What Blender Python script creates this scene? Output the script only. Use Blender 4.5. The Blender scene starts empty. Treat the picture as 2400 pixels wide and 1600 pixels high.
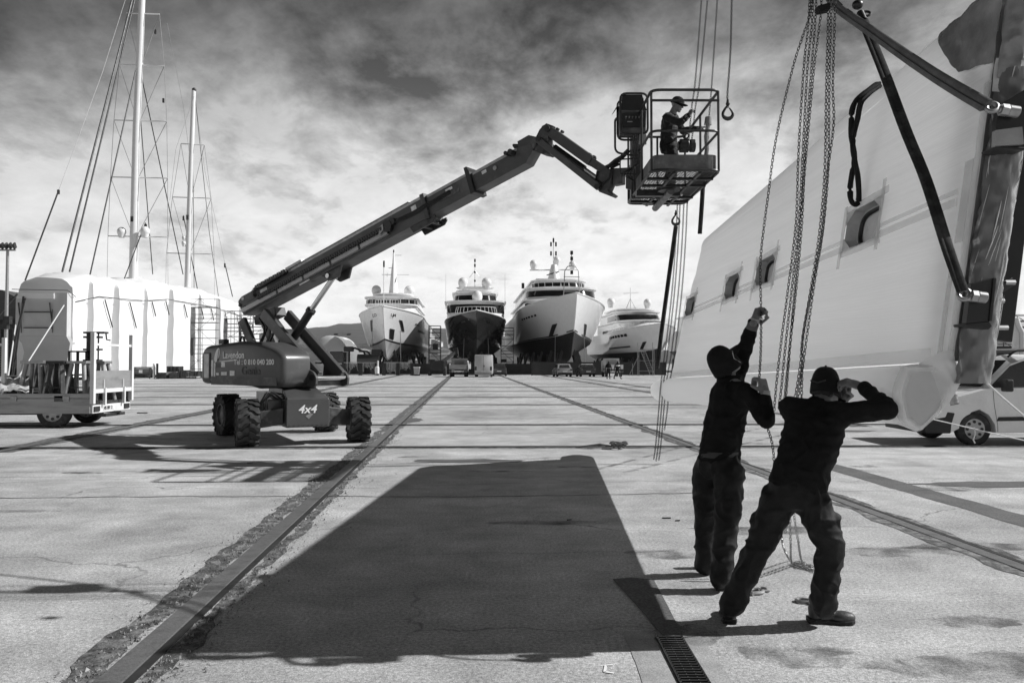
import bpy, bmesh, math, random
from math import sin, cos, tan, pi, atan, radians as R
from mathutils import Vector as V, Matrix as M, Euler, noise
random.seed(7)
S = bpy.context.scene
C = S.collection
# ---------------- camera ----------------
FPX = 28 / 36 * 2400          # 28 mm lens, 2400 px wide photograph
CAM_H = 1.62
PITCH = atan(50 / FPX)
cd = bpy.data.cameras.new('camera'); cam = bpy.data.objects.new('camera', cd); C.objects.link(cam)
cd.lens = 28; cd.sensor_width = 36; cd.clip_start = 0.05; cd.clip_end = 20000
cam.location = (0, 0, CAM_H); cam.rotation_euler = (pi / 2 + PITCH, 0, 0)
S.camera = cam
# ---------------- light ----------------
SUN_EL, SUN_AZ = R(38.5), R(2.5)         # azimuth from +X, turned a little away from the camera
sd = bpy.data.lights.new('sun', 'SUN'); so = bpy.data.objects.new('sun', sd); C.objects.link(so)
sd.energy = 5.0; sd.angle = R(0.5); sd.color = (1, 1, 1)
SUN_DIR = V((cos(SUN_EL) * cos(SUN_AZ), cos(SUN_EL) * sin(SUN_AZ), sin(SUN_EL)))
so.rotation_euler = SUN_DIR.to_track_quat('Z', 'Y').to_euler()
S.view_settings.view_transform = 'Standard'; S.view_settings.look = 'None'
S.view_settings.exposure = 0; S.view_settings.gamma = 1
S.cycles.max_bounces = 6; S.cycles.diffuse_bounces = 3; S.cycles.glossy_bounces = 3
S.cycles.transmission_bounces = 4; S.cycles.transparent_max_bounces = 6

def make_world():
    w = bpy.data.worlds.new('World'); S.world = w; w.use_nodes = True
    nt = w.node_tree; N = nt.nodes; L = nt.links; N.clear()
    out = N.new('ShaderNodeOutputWorld'); bg = N.new('ShaderNodeBackground')
    bg.inputs[1].default_value = 0.1
    L.new(bg.outputs[0], out.inputs[0])
    sky = N.new('ShaderNodeTexSky'); sky.sky_type = 'NISHITA'; sky.sun_disc = False
    sky.sun_elevation = SUN_EL; sky.sun_rotation = pi / 2 - SUN_AZ
    sky.air_density = 1.0; sky.dust_density = 1.5; sky.ozone_density = 1.0
    sep = N.new('ShaderNodeSeparateColor'); L.new(sky.outputs[0], sep.inputs[0])   # black-and-white film behind a red filter
    tc = N.new('ShaderNodeTexCoord')
    sx = N.new('ShaderNodeSeparateXYZ'); L.new(tc.outputs['Generated'], sx.inputs[0])
    def math_(op, a, b=None, clamp=False):
        n = N.new('ShaderNodeMath'); n.operation = op; n.use_clamp = clamp
        for i, q in enumerate((a, b)):
            if q is None: continue
            if isinstance(q, (int, float)): n.inputs[i].default_value = q
            else: L.new(q, n.inputs[i])
        return n.outputs[0]
    def ramp(x, pts):
        r = N.new('ShaderNodeValToRGB'); L.new(x, r.inputs[0]); e = r.color_ramp.elements
        e[0].position, e[1].position = pts[0][0], pts[-1][0]
        for p_, _ in pts[1:-1]: e.new(p_)
        for i, (p_, v_) in enumerate(pts): e[i].color = (v_, v_, v_, 1)
        return r.outputs[0]
    z = math_('MAXIMUM', sx.outputs[2], 0.0)
    den = math_('ADD', z, 0.30)
    cx = math_('DIVIDE', sx.outputs[0], den); cy = math_('DIVIDE', sx.outputs[1], den)
    cmb = N.new('ShaderNodeCombineXYZ'); L.new(cx, cmb.inputs[0]); L.new(cy, cmb.inputs[1])
    def nz(scale, det, rough, dist, off):
        mp = N.new('ShaderNodeMapping'); mp.inputs['Scale'].default_value = (1.15, 0.95, 1); mp.inputs['Location'].default_value = off
        mp.inputs['Rotation'].default_value = (0, 0, R(18))
        L.new(cmb.outputs[0], mp.inputs[0])
        n = N.new('ShaderNodeTexNoise'); n.inputs['Scale'].default_value = scale; n.inputs['Detail'].default_value = det
        n.inputs['Roughness'].default_value = rough; n.inputs['Distortion'].default_value = dist
        L.new(mp.outputs[0], n.inputs[0]); return n.outputs[0]
    n1 = nz(2.3, 10, .6, .25, (3.4, 1.2, 0)); n2 = nz(5.5, 10, .64, .2, (0.3, 7.7, 2))
    n = math_('ADD', math_('MULTIPLY', n1, .66), math_('MULTIPLY', n2, .34))
    zl = math_('ADD', z, math_('MULTIPLY', sx.outputs[0], -0.05))        # cover is thinner towards the land side
    cover = math_('MULTIPLY', math_('SUBTRACT', n, ramp(zl, [(0, .20), (.2, .27), (.29, .35), (.36, .41), (.5, .44)])), 4.6, True)
    zb = math_('ADD', z, math_('MULTIPLY', math_('MAXIMUM', math_('MULTIPLY', sx.outputs[0], -1.0), 0.0), .14))
    bright = ramp(zb, [(0, .92), (.10, .97), (.185, .86), (.234, .76), (.28, .68), (.33, .53), (.375, .38), (.415, .24), (.5, .06), (1, .04)])
    bright = math_('MULTIPLY', bright, ramp(math_('ADD', math_('MULTIPLY', sx.outputs[1], -.5), .5), [(0, .82), (.50, .82), (.62, .32), (1, .32)]))  # unseen sky behind the camera dimmed to deepen the shadows
    bright = math_('MULTIPLY', bright, math_('ADD', .62, math_('MULTIPLY', n2, .76)))
    bright = math_('MULTIPLY', bright, math_('ADD', 1.0, math_('MULTIPLY', math_('MULTIPLY', math_('SUBTRACT', math_('MULTIPLY', sx.outputs[0], -1.0), .60), 3.0, True), .75)))  # sky left of the frame brightened to fill the shaded panel face
    bright = math_('MULTIPLY', bright, 1.25)           # overall gain on the cloud brightness
    # thin blue gaps: red-filtered sky, darkest overhead
    gap = math_('MULTIPLY', math_('MULTIPLY', sep.outputs[0], 0.1), ramp(z, [(0, 1.1), (.12, 1.0), (.3, .66), (.4, .36), (.5, .2), (1, .22)]))
    mix = N.new('ShaderNodeMix'); mix.data_type = 'FLOAT'
    L.new(cover, mix.inputs[0]); L.new(gap, mix.inputs[2]); L.new(bright, mix.inputs[3])
    L.new(math_('MULTIPLY', mix.outputs[0], 10.0), bg.inputs[0])
make_world()

# ---------------- helpers ----------------
def ray(u, v):
    x, y, z = (u - 1200) / FPX, 1.0, -(v - 800) / FPX
    return V((x, y * cos(PITCH) - z * sin(PITCH), y * sin(PITCH) + z * cos(PITCH)))
def P(u, v, D):                      # the point at distance D ahead that the photograph shows at (u, v)
    d = ray(u, v); return V((d.x / d.y * D, D, CAM_H + d.z / d.y * D))
def G(u, v, z=0.0):                  # ... on the ground
    d = ray(u, v); t = (z - CAM_H) / d.z; return V((d.x * t, d.y * t, z))
def lerp(a, b, t): return a + (b - a) * t
def wm(o):
    m = o.matrix_basis.copy()
    while o.parent: o = o.parent; m = o.matrix_basis @ m
    return m

class MB:
    def __init__(s): s.v = []; s.f = []; s.sm = []
    def add(s, vs, fs, smooth=False):
        b = len(s.v); s.v += [V(q) for q in vs]
        for f in fs: s.f.append([i + b for i in f]); s.sm.append(smooth)
        return s
    def box(s, c, d, rot=None):
        h = V(d) / 2; c = V(c)
        vs = [V((x * h.x, y * h.y, z * h.z)) for x in (-1, 1) for y in (-1, 1) for z in (-1, 1)]
        if rot is not None:
            m = rot if isinstance(rot, M) else Euler(rot).to_matrix()
            vs = [m @ q for q in vs]
        return s.add([q + c for q in vs], [(0, 1, 3, 2), (4, 6, 7, 5), (0, 4, 5, 1), (2, 3, 7, 6), (0, 2, 6, 4), (1, 5, 7, 3)])
    def box2(s, a, b): 
        a, b = V(a), V(b); return s.box((a + b) / 2, b - a)
    def hexa(s, p): # 8 points: 4 of one face in a loop, 4 of the opposite in the same order
        return s.add(p, [(3, 2, 1, 0), (4, 5, 6, 7), (0, 1, 5, 4), (1, 2, 6, 5), (2, 3, 7, 6), (3, 0, 4, 7)])
    def beam(s, a, b, w, h, up=(0, 0, 1), w2=None, h2=None):
        a, b = V(a), V(b); d = (b - a).normalized(); sd_ = d.cross(V(up))
        if sd_.length < 1e-4: sd_ = d.cross(V((1, 0, 0)))
        sd_.normalize(); u = sd_.cross(d)
        w2 = w if w2 is None else w2; h2 = h if h2 is None else h2
        q = lambda c, W, H: [c - sd_ * W / 2 - u * H / 2, c + sd_ * W / 2 - u * H / 2, c + sd_ * W / 2 + u * H / 2, c - sd_ * W / 2 + u * H / 2]
        return s.hexa(q(a, w, h) + q(b, w2, h2))
    def ring(s, c, d, r, n, up=None):
        d = d.normalized(); x = d.cross(V((0, 0, 1)) if up is None else up)
        if x.length < 1e-3: x = d.cross(V((1, 0, 0)))
        x.normalize(); y = d.cross(x)
        return [c + x * (r * cos(2 * pi * k / n)) + y * (r * sin(2 * pi * k / n)) for k in range(n)]
    def loft(s, rings, cap=True, smooth=True, closed=False):
        n = len(rings[0]); fs = []; m = len(rings)
        for i in range(m if closed else m - 1):
            for k in range(n):
                a, b = i * n + k, i * n + (k + 1) % n
                c, d = ((i + 1) % m) * n + (k + 1) % n, ((i + 1) % m) * n + k
                fs.append((a, b, c, d))
        b0 = len(s.f)
        s.add([q for r in rings for q in r], fs, smooth)
        if cap and not closed:
            base = len(s.v) - m * n
            s.f.append([base + k for k in range(n)][::-1]); s.sm.append(False)
            s.f.append([base + (m - 1) * n + k for k in range(n)]); s.sm.append(False)
        return s
    def cyl(s, a, b, r0, r1=None, n=12, cap=True, smooth=True):
        a, b = V(a), V(b); r1 = r0 if r1 is None else r1
        return s.loft([s.ring(a, b - a, r0, n), s.ring(b, b - a, r1, n)], cap, smooth)
    def tube(s, pts, r, n=6, closed=False, cap=True):
        pts = [V(q) for q in pts]; m = len(pts); rs = []; x = None
        for i, p in enumerate(pts):
            if closed: d = pts[(i + 1) % m] - pts[i - 1]
            else: d = pts[min(i + 1, m - 1)] - pts[max(i - 1, 0)]
            d.normalize()
            if x is None:
                x = d.cross(V((0, 0, 1)));
                if x.length < .05: x = d.cross(V((1, 0, 0)))
            x = (x - d * x.dot(d)).normalized(); y = d.cross(x)
            rr = r[i] if isinstance(r, (list, tuple)) else r
            rs.append([p + x * (rr * cos(2 * pi * k / n)) + y * (rr * sin(2 * pi * k / n)) for k in range(n)])
        return s.loft(rs, cap, True, closed)
    def strap(s, pts, w, t, side):     # flat band along pts; side = across direction(s)
        pts = [V(q) for q in pts]; m = len(pts); rs = []
        for i, p in enumerate(pts):
            d = (pts[min(i + 1, m - 1)] - pts[max(i - 1, 0)]).normalized()
            sv = V(side[i]) if isinstance(side, list) else V(side)
            sv = (sv - d * sv.dot(d)).normalized(); u = d.cross(sv)
            W = w[i] if isinstance(w, (list, tuple)) else w
            rs.append([p + sv * W / 2 + u * t / 2, p - sv * W / 2 + u * t / 2, p - sv * W / 2 - u * t / 2, p + sv * W / 2 - u * t / 2])
        return s.loft(rs, True, False)
    def ball(s, c, r, n=12, m=8, rot=None):
        r = (r, r, r) if isinstance(r, (int, float)) else r; c = V(c); rings = []
        for j in range(1, m):
            a = pi * j / m
            q = [V((r[0] * sin(a) * cos(2 * pi * k / n), r[1] * sin(a) * sin(2 * pi * k / n), -r[2] * cos(a))) for k in range(n)]
            if rot is not None: q = [rot @ w for w in q]
            rings.append([c + w for w in q])
        b = len(s.v); s.loft(rings, False)
        t0, t1 = V((0, 0, -r[2])), V((0, 0, r[2]))
        if rot is not None: t0, t1 = rot @ t0, rot @ t1
        i0 = len(s.v); s.v += [c + t0, c + t1]; top = b + (m - 2) * n
        for k in range(n):
            s.f.append([i0, b + (k + 1) % n, b + k]); s.sm.append(True)
            s.f.append([i0 + 1, top + k, top + (k + 1) % n]); s.sm.append(True)
        return s
    def cap(s, a, b, ra, rb, n=14):    # a tapered limb with round ends
        a, b = V(a), V(b); d = b - a; l = d.length; d = d / l if l > 1e-6 else V((0, 0, 1)); rings = []
        for t in (-.95, -.75, -.4, 0): rings.append(s.ring(a + d * (ra * t), d, ra * math.sqrt(max(0, 1 - t * t)), n))
        for t in (0, .4, .75, .95): rings.append(s.ring(b + d * (rb * t), d, rb * math.sqrt(max(0, 1 - t * t)), n))
        return s.loft(rings)
    def prism(s, poly, vec, smooth=False):
        n = len(poly); vec = V(vec); p = [V(q) for q in poly]
        fs = [list(range(n))[::-1], list(range(n, 2 * n))]
        fs += [(k, (k + 1) % n, n + (k + 1) % n, n + k) for k in range(n)]
        return s.add(p + [q + vec for q in p], fs, smooth)
    def grid(s, rows, smooth=True):
        n = len(rows[0]); fs = []
        for i in range(len(rows) - 1):
            for k in range(n - 1): fs.append((i * n + k, i * n + k + 1, (i + 1) * n + k + 1, (i + 1) * n + k))
        return s.add([q for r in rows for q in r], fs, smooth)
    def xform(s, m): s.v = [m @ q for q in s.v]; return s
    def build(s, name, mt, parent=None, world=True, bevel=0, auto=40, solid=0, loc=None, fix=False):
        vs = s.v
        if parent is not None and world:
            inv = wm(parent).inverted(); vs = [inv @ q for q in vs]
        elif loc is not None:
            l = V(loc); vs = [q - l for q in vs]
        me = bpy.data.meshes.new(name); me.from_pydata([tuple(q) for q in vs], [], s.f); me.update()
        if fix:
            b = bmesh.new(); b.from_mesh(me); bmesh.ops.recalc_face_normals(b, faces=b.faces); b.to_mesh(me); b.free()
        else:
            b = None
        if len(me.polygons) == len(s.sm): me.polygons.foreach_set('use_smooth', s.sm)
        if any(s.sm): me.set_sharp_from_angle(angle=R(auto))
        me.materials.append(mt)
        o = bpy.data.objects.new(name, me); C.objects.link(o)
        if parent is not None: o.parent = parent
        elif loc is not None: o.location = loc
        if solid:
            md = o.modifiers.new('thickness', 'SOLIDIFY'); md.thickness = solid; md.offset = 0
        if bevel:
            md = o.modifiers.new('bevel', 'BEVEL'); md.width = bevel; md.segments = 2; md.limit_method = 'ANGLE'; md.angle_limit = R(35); md.harden_normals = False
        return o

def tag(o, label=None, cat=None, group=None, kind=None):
    if label: o['label'] = label
    if cat: o['category'] = cat
    if group: o['group'] = group
    if kind: o['kind'] = kind
    return o
def empty(name, loc, label, cat, group=None, rz=0):
    o = bpy.data.objects.new(name, None); C.objects.link(o); o.empty_display_size = .2
    o.location = loc; o.rotation_euler = (0, 0, rz); return tag(o, label, cat, group)
def kids(o): return [c for c in bpy.data.objects if c.parent == o]
def copy_tree(o, parent=None):
    c = o.copy(); C.objects.link(c)
    if parent is not None: c.parent = parent
    for k in kids(o): copy_tree(k, c)
    return c
def text(s, name, size, mt, parent, frame, ext=.004, align='LEFT', shear=0, sx=1):
    cu = bpy.data.curves.new(name, 'FONT'); cu.body = s; cu.size = size; cu.extrude = ext; cu.align_x = align; cu.shear = shear; cu.offset = size * .014
    t = bpy.data.objects.new('text_outline', cu); C.objects.link(t)
    me = bpy.data.meshes.new_from_object(t.evaluated_get(bpy.context.evaluated_depsgraph_get())); bpy.data.objects.remove(t)
    me.materials.clear(); me.materials.append(mt); o = bpy.data.objects.new(name, me); C.objects.link(o)
    o.parent = parent; o.matrix_basis = wm(parent).inverted() @ frame @ M.Diagonal((sx, 1, 1, 1)); return o
def frame(o, x, y):                   # text frame: origin, reading direction, up direction
    x = V(x).normalized(); y = V(y); y = (y - x * y.dot(x)).normalized(); z = x.cross(y)
    m = M.Identity(4)
    for i in range(3): m[i][0], m[i][1], m[i][2], m[i][3] = x[i], y[i], z[i], o[i]
    return m

# ---------------- materials (grey: a black-and-white photograph) ----------------
def mat(name, c, rough=.6, metal=0, var=.18, scale=2.0, grime=None, gscale=1.3, gamt=.5, bump=0, bscale=40, spec=.5, stretch=(1, 1, 1), coat=0, fine=0, glo=.5):
    m = bpy.data.materials.new(name); m.use_nodes = True; nt = m.node_tree; N = nt.nodes; L = nt.links
    b = N['Principled BSDF']; b.inputs['Roughness'].default_value = rough; b.inputs['Metallic'].default_value = metal
    b.inputs['Specular IOR Level'].default_value = spec
    if coat: b.inputs['Coat Weight'].default_value = coat; b.inputs['Coat Roughness'].default_value = .08
    tc = N.new('ShaderNodeTexCoord'); mp = N.new('ShaderNodeMapping'); mp.inputs['Scale'].default_value = stretch
    L.new(tc.outputs['Object'], mp.inputs[0])
    def nz(sc, det=6, ro=.6):
        n = N.new('ShaderNodeTexNoise'); n.inputs['Scale'].default_value = sc; n.inputs['Detail'].default_value = det; n.inputs['Roughness'].default_value = ro
        L.new(mp.outputs[0], n.inputs[0]); return n.outputs[0]
    def rmp(x, p0, v0, p1, v1):
        r = N.new('ShaderNodeMapRange'); r.inputs[1].default_value = p0; r.inputs[2].default_value = p1; r.inputs[3].default_value = v0; r.inputs[4].default_value = v1
        L.new(x, r.inputs[0]); return r.outputs[0]
    col = rmp(nz(scale), .3, c * (1 - var), .7, c * (1 + var))
    if fine:
        mu = N.new('ShaderNodeMath'); mu.operation = 'MULTIPLY'; L.new(col, mu.inputs[0]); L.new(rmp(nz(scale * 30, 3), .35, 1 - fine, .65, 1 + fine), mu.inputs[1]); col = mu.outputs[0]
    if grime is not None:
        mx = N.new('ShaderNodeMix'); mx.data_type = 'FLOAT'; L.new(rmp(nz(gscale, 9, .7), glo, 0, glo + .16, gamt), mx.inputs[0]); L.new(col, mx.inputs[2]); mx.inputs[3].default_value = grime; col = mx.outputs[0]
    L.new(col, b.inputs['Base Color'])
    L.new(rmp(nz(scale * 1.7), .3, max(0.02, rough * .85), .7, min(1, rough * 1.15)), b.inputs['Roughness'])
    if bump:
        bp = N.new('ShaderNodeBump'); bp.inputs['Strength'].default_value = bump; bp.inputs['Distance'].default_value = .01
        L.new(nz(bscale, 4), bp.inputs['Height']); L.new(bp.outputs[0], b.inputs['Normal'])
    return m
white = mat('white_gelcoat', .82, .22, var=.03, coat=.4)
white_dull = mat('white_paint', .74, .45, var=.06, grime=.45, gamt=.35)
wrap_white = mat('shrink_wrap', .78, .5, var=.05, scale=.4, bump=.25, bscale=1.2)
dark_glass = mat('dark_glass', .012, .06, var=.1, spec=.8)
glass_m = mat('window_glass', .03, .05, var=.2, spec=.9)
steel = mat('galvanised_steel', .38, .42, .7, var=.2, scale=9)
chrome = mat('polished_steel', .6, .18, 1, var=.08)
dark_steel = mat('dark_steel', .035, .42, .3, var=.3, scale=6, grime=.09, gamt=.5)
chain_m = mat('chain_steel', .028, .42, .5, var=.4, scale=14)
chain_light = mat('zinc_chain', .35, .35, .75, var=.3, scale=14)
black_m = mat('black_paint', .014, .38, var=.3, scale=5, grime=.05, gamt=.35)
rubber = mat('tyre_rubber', .022, .75, var=.3, scale=5, grime=.11, gscale=3, gamt=.6, bump=.2)
lift_grey = mat('machine_paint', .072, .36, var=.12, scale=1.6, grime=.2, gscale=2.4, gamt=.35, coat=.15, glo=.56)
lift_grey2 = mat('machine_paint_worn', .06, .45, var=.3, scale=3.2, grime=.2, gscale=4.2, gamt=.6)
boom_side = mat('boom_paint', .072, .42, var=.2, scale=2.6, grime=.2, gscale=2.0, gamt=.4, bump=.05)
letter_m = mat('lettering_light', .88, .5, var=.05)
label_m = mat('sticker_patch', .78, .5, var=.25, scale=18)
alu = mat('aluminium_dropside', .36, .4, .45, var=.14, scale=1.4, stretch=(.5, 1, 3), grime=.16, gscale=2.4, gamt=.45)
wood_dark = mat('weathered_timber', .1, .8, var=.45, scale=7)
wood_light = mat('pale_timber', .36, .8, var=.35, scale=6)
antifoul = mat('antifouling', .018, .55, var=.2)
# ---------------- ground ----------------
RAILDIR = (G(1190, 885.7) - G(2400, 1330))
VX = 1091
def ground_material():
    m = bpy.data.materials.new('worn_concrete'); m.use_nodes = True; nt = m.node_tree; N = nt.nodes; L = nt.links
    b = N['Principled BSDF']; b.inputs['Roughness'].default_value = .82; b.inputs['Specular IOR Level'].default_value = .35
    tc = N.new('ShaderNodeTexCoord')
    def mapn(sc=(1, 1, 1), rot=0, loc=(0, 0, 0)):
        mp = N.new('ShaderNodeMapping'); mp.inputs['Scale'].default_value = sc; mp.inputs['Rotation'].default_value = (0, 0, rot); mp.inputs['Location'].default_value = loc
        L.new(tc.outputs['Object'], mp.inputs[0]); return mp.outputs[0]
    def nz(vec, sc, det=6, ro=.6, dist=0):
        n = N.new('ShaderNodeTexNoise'); n.inputs['Scale'].default_value = sc; n.inputs['Detail'].default_value = det; n.inputs['Roughness'].default_value = ro; n.inputs['Distortion'].default_value = dist
        L.new(vec, n.inputs[0]); return n.outputs[0]
    def mr(x, a, b_, c, d):
        r = N.new('ShaderNodeMapRange'); r.inputs[1].default_value = a; r.inputs[2].default_value = b_; r.inputs[3].default_value = c; r.inputs[4].default_value = d
        L.new(x, r.inputs[0]); return r.outputs[0]
    def op(o, a, b_, clamp=False):
        n = N.new('ShaderNodeMath'); n.operation = o; n.use_clamp = clamp
        for i, q in enumerate((a, b_)):
            if isinstance(q, (int, float)): n.inputs[i].default_value = q
            else: L.new(q, n.inputs[i])
        return n.outputs[0]
    base = mapn()
    rot = mapn((1, 1, 1), R(-3.3))
    patch = mr(nz(base, .22, 8, .62, .3), .3, .7, .64, 1.26)
    blot = mr(nz(base, 1.3, 9, .72, .2), .28, .72, .66, 1.30)
    streak = mr(nz(mapn((.16, 1.5, 1), R(-3)), 1.0, 8, .65, .3), .3, .7, .84, 1.13)
    grain = mr(nz(base, 42, 4, .75), .32, .68, .52, 1.45)
    grit = mr(nz(base, 150, 2, .6), .34, .66, .60, 1.38)
    col = op('MULTIPLY', op('MULTIPLY', patch, blot), op('MULTIPLY', streak, op('MULTIPLY', grain, grit)))
    col = op('MULTIPLY', col, .47)
    # oil stains
    st = mr(nz(mapn((1, .6, 1)), .55, 10, .72, .6), .62, .72, 0, .5)
    mx = N.new('ShaderNodeMix'); mx.data_type = 'FLOAT'; L.new(st, mx.inputs[0]); L.new(col, mx.inputs[2]); mx.inputs[3].default_value = .10; col = mx.outputs[0]
    # hairline cracks between cast slabs
    vo = N.new('ShaderNodeTexVoronoi'); vo.feature = 'DISTANCE_TO_EDGE'; vo.inputs['Scale'].default_value = .34
    dn = N.new('ShaderNodeVectorMath'); dn.operation = 'ADD'; L.new(rot, dn.inputs[0])
    nn = N.new('ShaderNodeTexNoise'); nn.inputs['Scale'].default_value = 1.6; nn.inputs['Detail'].default_value = 6; L.new(base, nn.inputs[0])
    sc_ = N.new('ShaderNodeVectorMath'); sc_.operation = 'SCALE'; sc_.inputs['Scale'].default_value = .7; L.new(nn.outputs['Color'], sc_.inputs[0]); L.new(sc_.outputs[0], dn.inputs[1])
    L.new(dn.outputs[0], vo.inputs['Vector'])
    cr = mr(vo.outputs['Distance'], .0005, .006, .6, 0)
    cm = op('MULTIPLY', cr, mr(nz(base, .35, 4), .46, .58, 0, 1))
    mx = N.new('ShaderNodeMix'); mx.data_type = 'FLOAT'; L.new(cm, mx.inputs[0]); L.new(col, mx.inputs[2]); mx.inputs[3].default_value = .05; col = mx.outputs[0]
    L.new(col, b.inputs['Base Color'])
    bp = N.new('ShaderNodeBump'); bp.inputs['Strength'].default_value = .5; bp.inputs['Distance'].default_value = .006
    L.new(nz(base, 70, 4, .7), bp.inputs['Height']); L.new(bp.outputs[0], b.inputs['Normal'])
    return m
GROUND = ground_material()
g = MB(); g.grid([[V((x, y, 0)) for x in (-6000, -60, 60, 6000)] for y in (-300, -5, 130, 8000)], False)
go = g.build('ground', GROUND); tag(go, 'broad pale concrete hardstanding crossed by rails', kind='structure')

rail_m = mat('rail_steel', .17, .5, .25, var=.4, scale=5, grime=.07, gscale=5, gamt=.75, bump=.4, bscale=30, fine=.25)
rail_d = mat('rail_groove', .022, .8, var=.5, scale=6)
def grav_mat():
    m = mat('gravel_dirt', .075, .95, var=.6, scale=5, grime=.30, gscale=7, gamt=.85, bump=1.0, bscale=24, fine=.75, glo=.47)
    return m
gravel_m = grav_mat()
patch_m = mat('dark_paving_patch', .11, .92, var=.2, scale=2, bump=.5, bscale=80, fine=.35)
def wob_strip(a, b, w0, w1, z, seed, step=.05, amp=.09, ymax=40):
    """A dirt strip with ragged edges along a line on the ground, w0..w1 to its right-hand side."""
    a, b = V(a), V(b); d = (b - a); l = d.length; d.normalize(); s_ = V((d.y, -d.x, 0)); rows = []; t = 0
    while t < l:
        p = a + d * t; n1 = noise.fractal(V((t * 1.3, seed, 0)), .8, 2.1, 6) * amp; n2 = noise.fractal(V((t * 1.3, seed + 9, 3)), .8, 2.1, 6) * amp
        rows.append([p + s_ * (w0 + n1) + V((0, 0, z)), p + s_ * (w1 + n2) + V((0, 0, z))])
        t += step * (1 + max(0, p.y) / 12)
    return rows
def line_rows(p, q):
    return V(p), V(q)
def rail(pa, pb, name, label, w=.17, dirt=(.36, .42), seed=1, zd=.004):
    a, b = V(pa), V(pb); d = (b - a).normalized(); s_ = V((d.y, -d.x, 0))
    r = MB(); r.beam(a + V((0, 0, -.004)), b + V((0, 0, -.004)), w, .028); ro = r.build('rail', rail_m, None, bevel=.004)
    ro.name = name; tag(ro, label, kind='structure')
    gm = MB(); gm.beam(a + s_ * (w / 2 + .035) + V((0, 0, .006)), b + s_ * (w / 2 + .035) + V((0, 0, .006)), .05, .006)
    gm.build('rail_groove', rail_d, ro, world=True)
    m_ = MB()
    if dirt[0]: m_.grid(wob_strip(a, b, -w / 2 - dirt[0], -w / 2, zd, seed), False)
    if dirt[1]: m_.grid(wob_strip(a, b, w / 2 + .06, w / 2 + dirt[1], zd, seed + 3), False)
    if m_.v: m_.build('dirt_strip', gravel_m, ro, world=True)
    return ro
def vpline(u, v, v0, v1):            # a line through a pixel that runs towards the rails' vanishing point
    k = (u - VX) / (v - 850.0)
    return G(VX + k * (v0 - 850), v0), G(VX + k * (v1 - 850), v1)
rail(*vpline(640, 1254, 1720, 869), 'rail_track', 'wide worn steel rail running from the bottom left towards the boats', w=.145, dirt=(.21, .17), seed=1)
rail(*vpline(1735, 1087, 1420, 869), 'rail_track', 'steel rail running past the two workers towards the boats', w=.13, dirt=(.12, .13), seed=5)
rail(*vpline(300, 1000, 1060, 872), 'rail_track', 'far left rail running under the boom lift', w=.16, dirt=(.25, .25), seed=8)
rail(*vpline(1500, 916, 1000, 872), 'rail_track', 'farther right rail passing behind the wrapped panel', w=.16, dirt=(.2, .2), seed=12)
rail(*vpline(2200, 1000, 1010, 872), 'rail_track', 'outer right rail near the pale van', w=.16, dirt=(.2, .2), seed=15)
def cross(v, w, dl, label, ul=-200, ur=2600, tilt=0, dirt=True, seed=30):
    a, b = G(ul, v + tilt), G(ur, v - tilt)
    m_ = MB(); m_.beam(a + V((0, 0, .008)), b + V((0, 0, .008)), w, .020); o = m_.build('cross_rail', rail_m); tag(o, label, kind='structure')
    e = MB(); 
    for sg in (-1, 1):
        q = V((0, sg * (w / 2 + dl / 2), .005)); e.beam(a + q, b + q, dl, .006)
    e.build('rail_groove', rail_d, o)
    if dirt:
        f = MB(); f.grid(wob_strip(a, b, -w / 2 - dl - .12, -w / 2 - dl, .004, seed, amp=.06), False); f.grid(wob_strip(a, b, w / 2 + dl, w / 2 + dl + .2, .004, seed + 5, amp=.09), False)
        f.build('dirt_strip', gravel_m, o)
cross(1047, .07, .05, 'nearest steel cross rail just in front of the boom lift wheels', tilt=3, seed=31)
cross(995, .07, .05, 'second cross rail passing behind the lift wheels', tilt=1.5, seed=34)
for i, v in enumerate((948, 931, 917, 907, 899)):
    cross(v, .10, .07, ['third', 'fourth', 'fifth', 'sixth', 'seventh'][i] + ' cross rail counted from the nearest one', dirt=i < 2, seed=40 + i)
# long transverse cracks in the near slabs
def crack(pts, w, name='ground_crack'):
    P_ = [G(*q) for q in pts]; rows = []; n_ = 0
    for a, b in zip(P_[:-1], P_[1:]):
        for k in range(14):
            t = k / 14; p = a.lerp(b, t); n_ += 1
            j = noise.fractal(V((p.x * 2.2, p.y * 2, 5)), 1, 2, 5) * .05; ww = w * (.5 + .9 * abs(noise.noise(V((p.x * 3, p.y, 1)))))
            rows.append([p + V((0, j - ww / 2, .004)), p + V((0, j + ww / 2, .004))])
    return rows
cm = MB()
for pts, w in [([(-60, 1168), (350, 1164), (700, 1163), (1060, 1164), (1500, 1158), (1720, 1152)], .035), ([(1720, 1152), (2100, 1150), (2450, 1146)], .012),
               ([(760, 1147), (1100, 1135), (1500, 1128), (1800, 1122)], .012), ([(200, 1166), (130, 1195), (-40, 1240)], .02),
               ([(-40, 1133), (400, 1118), (700, 1108)], .012), ([(2000, 1118), (2450, 1143)], .012), ([(2280, 1125), (2450, 1140)], .03), ([(900, 1300), (1300, 1296), (1600, 1290)], .008)]:
    cm.grid(crack(pts, w), False)
co = cm.build('ground_crack', rail_d); tag(co, 'dark ragged cracks across the near concrete', kind='structure')
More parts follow.
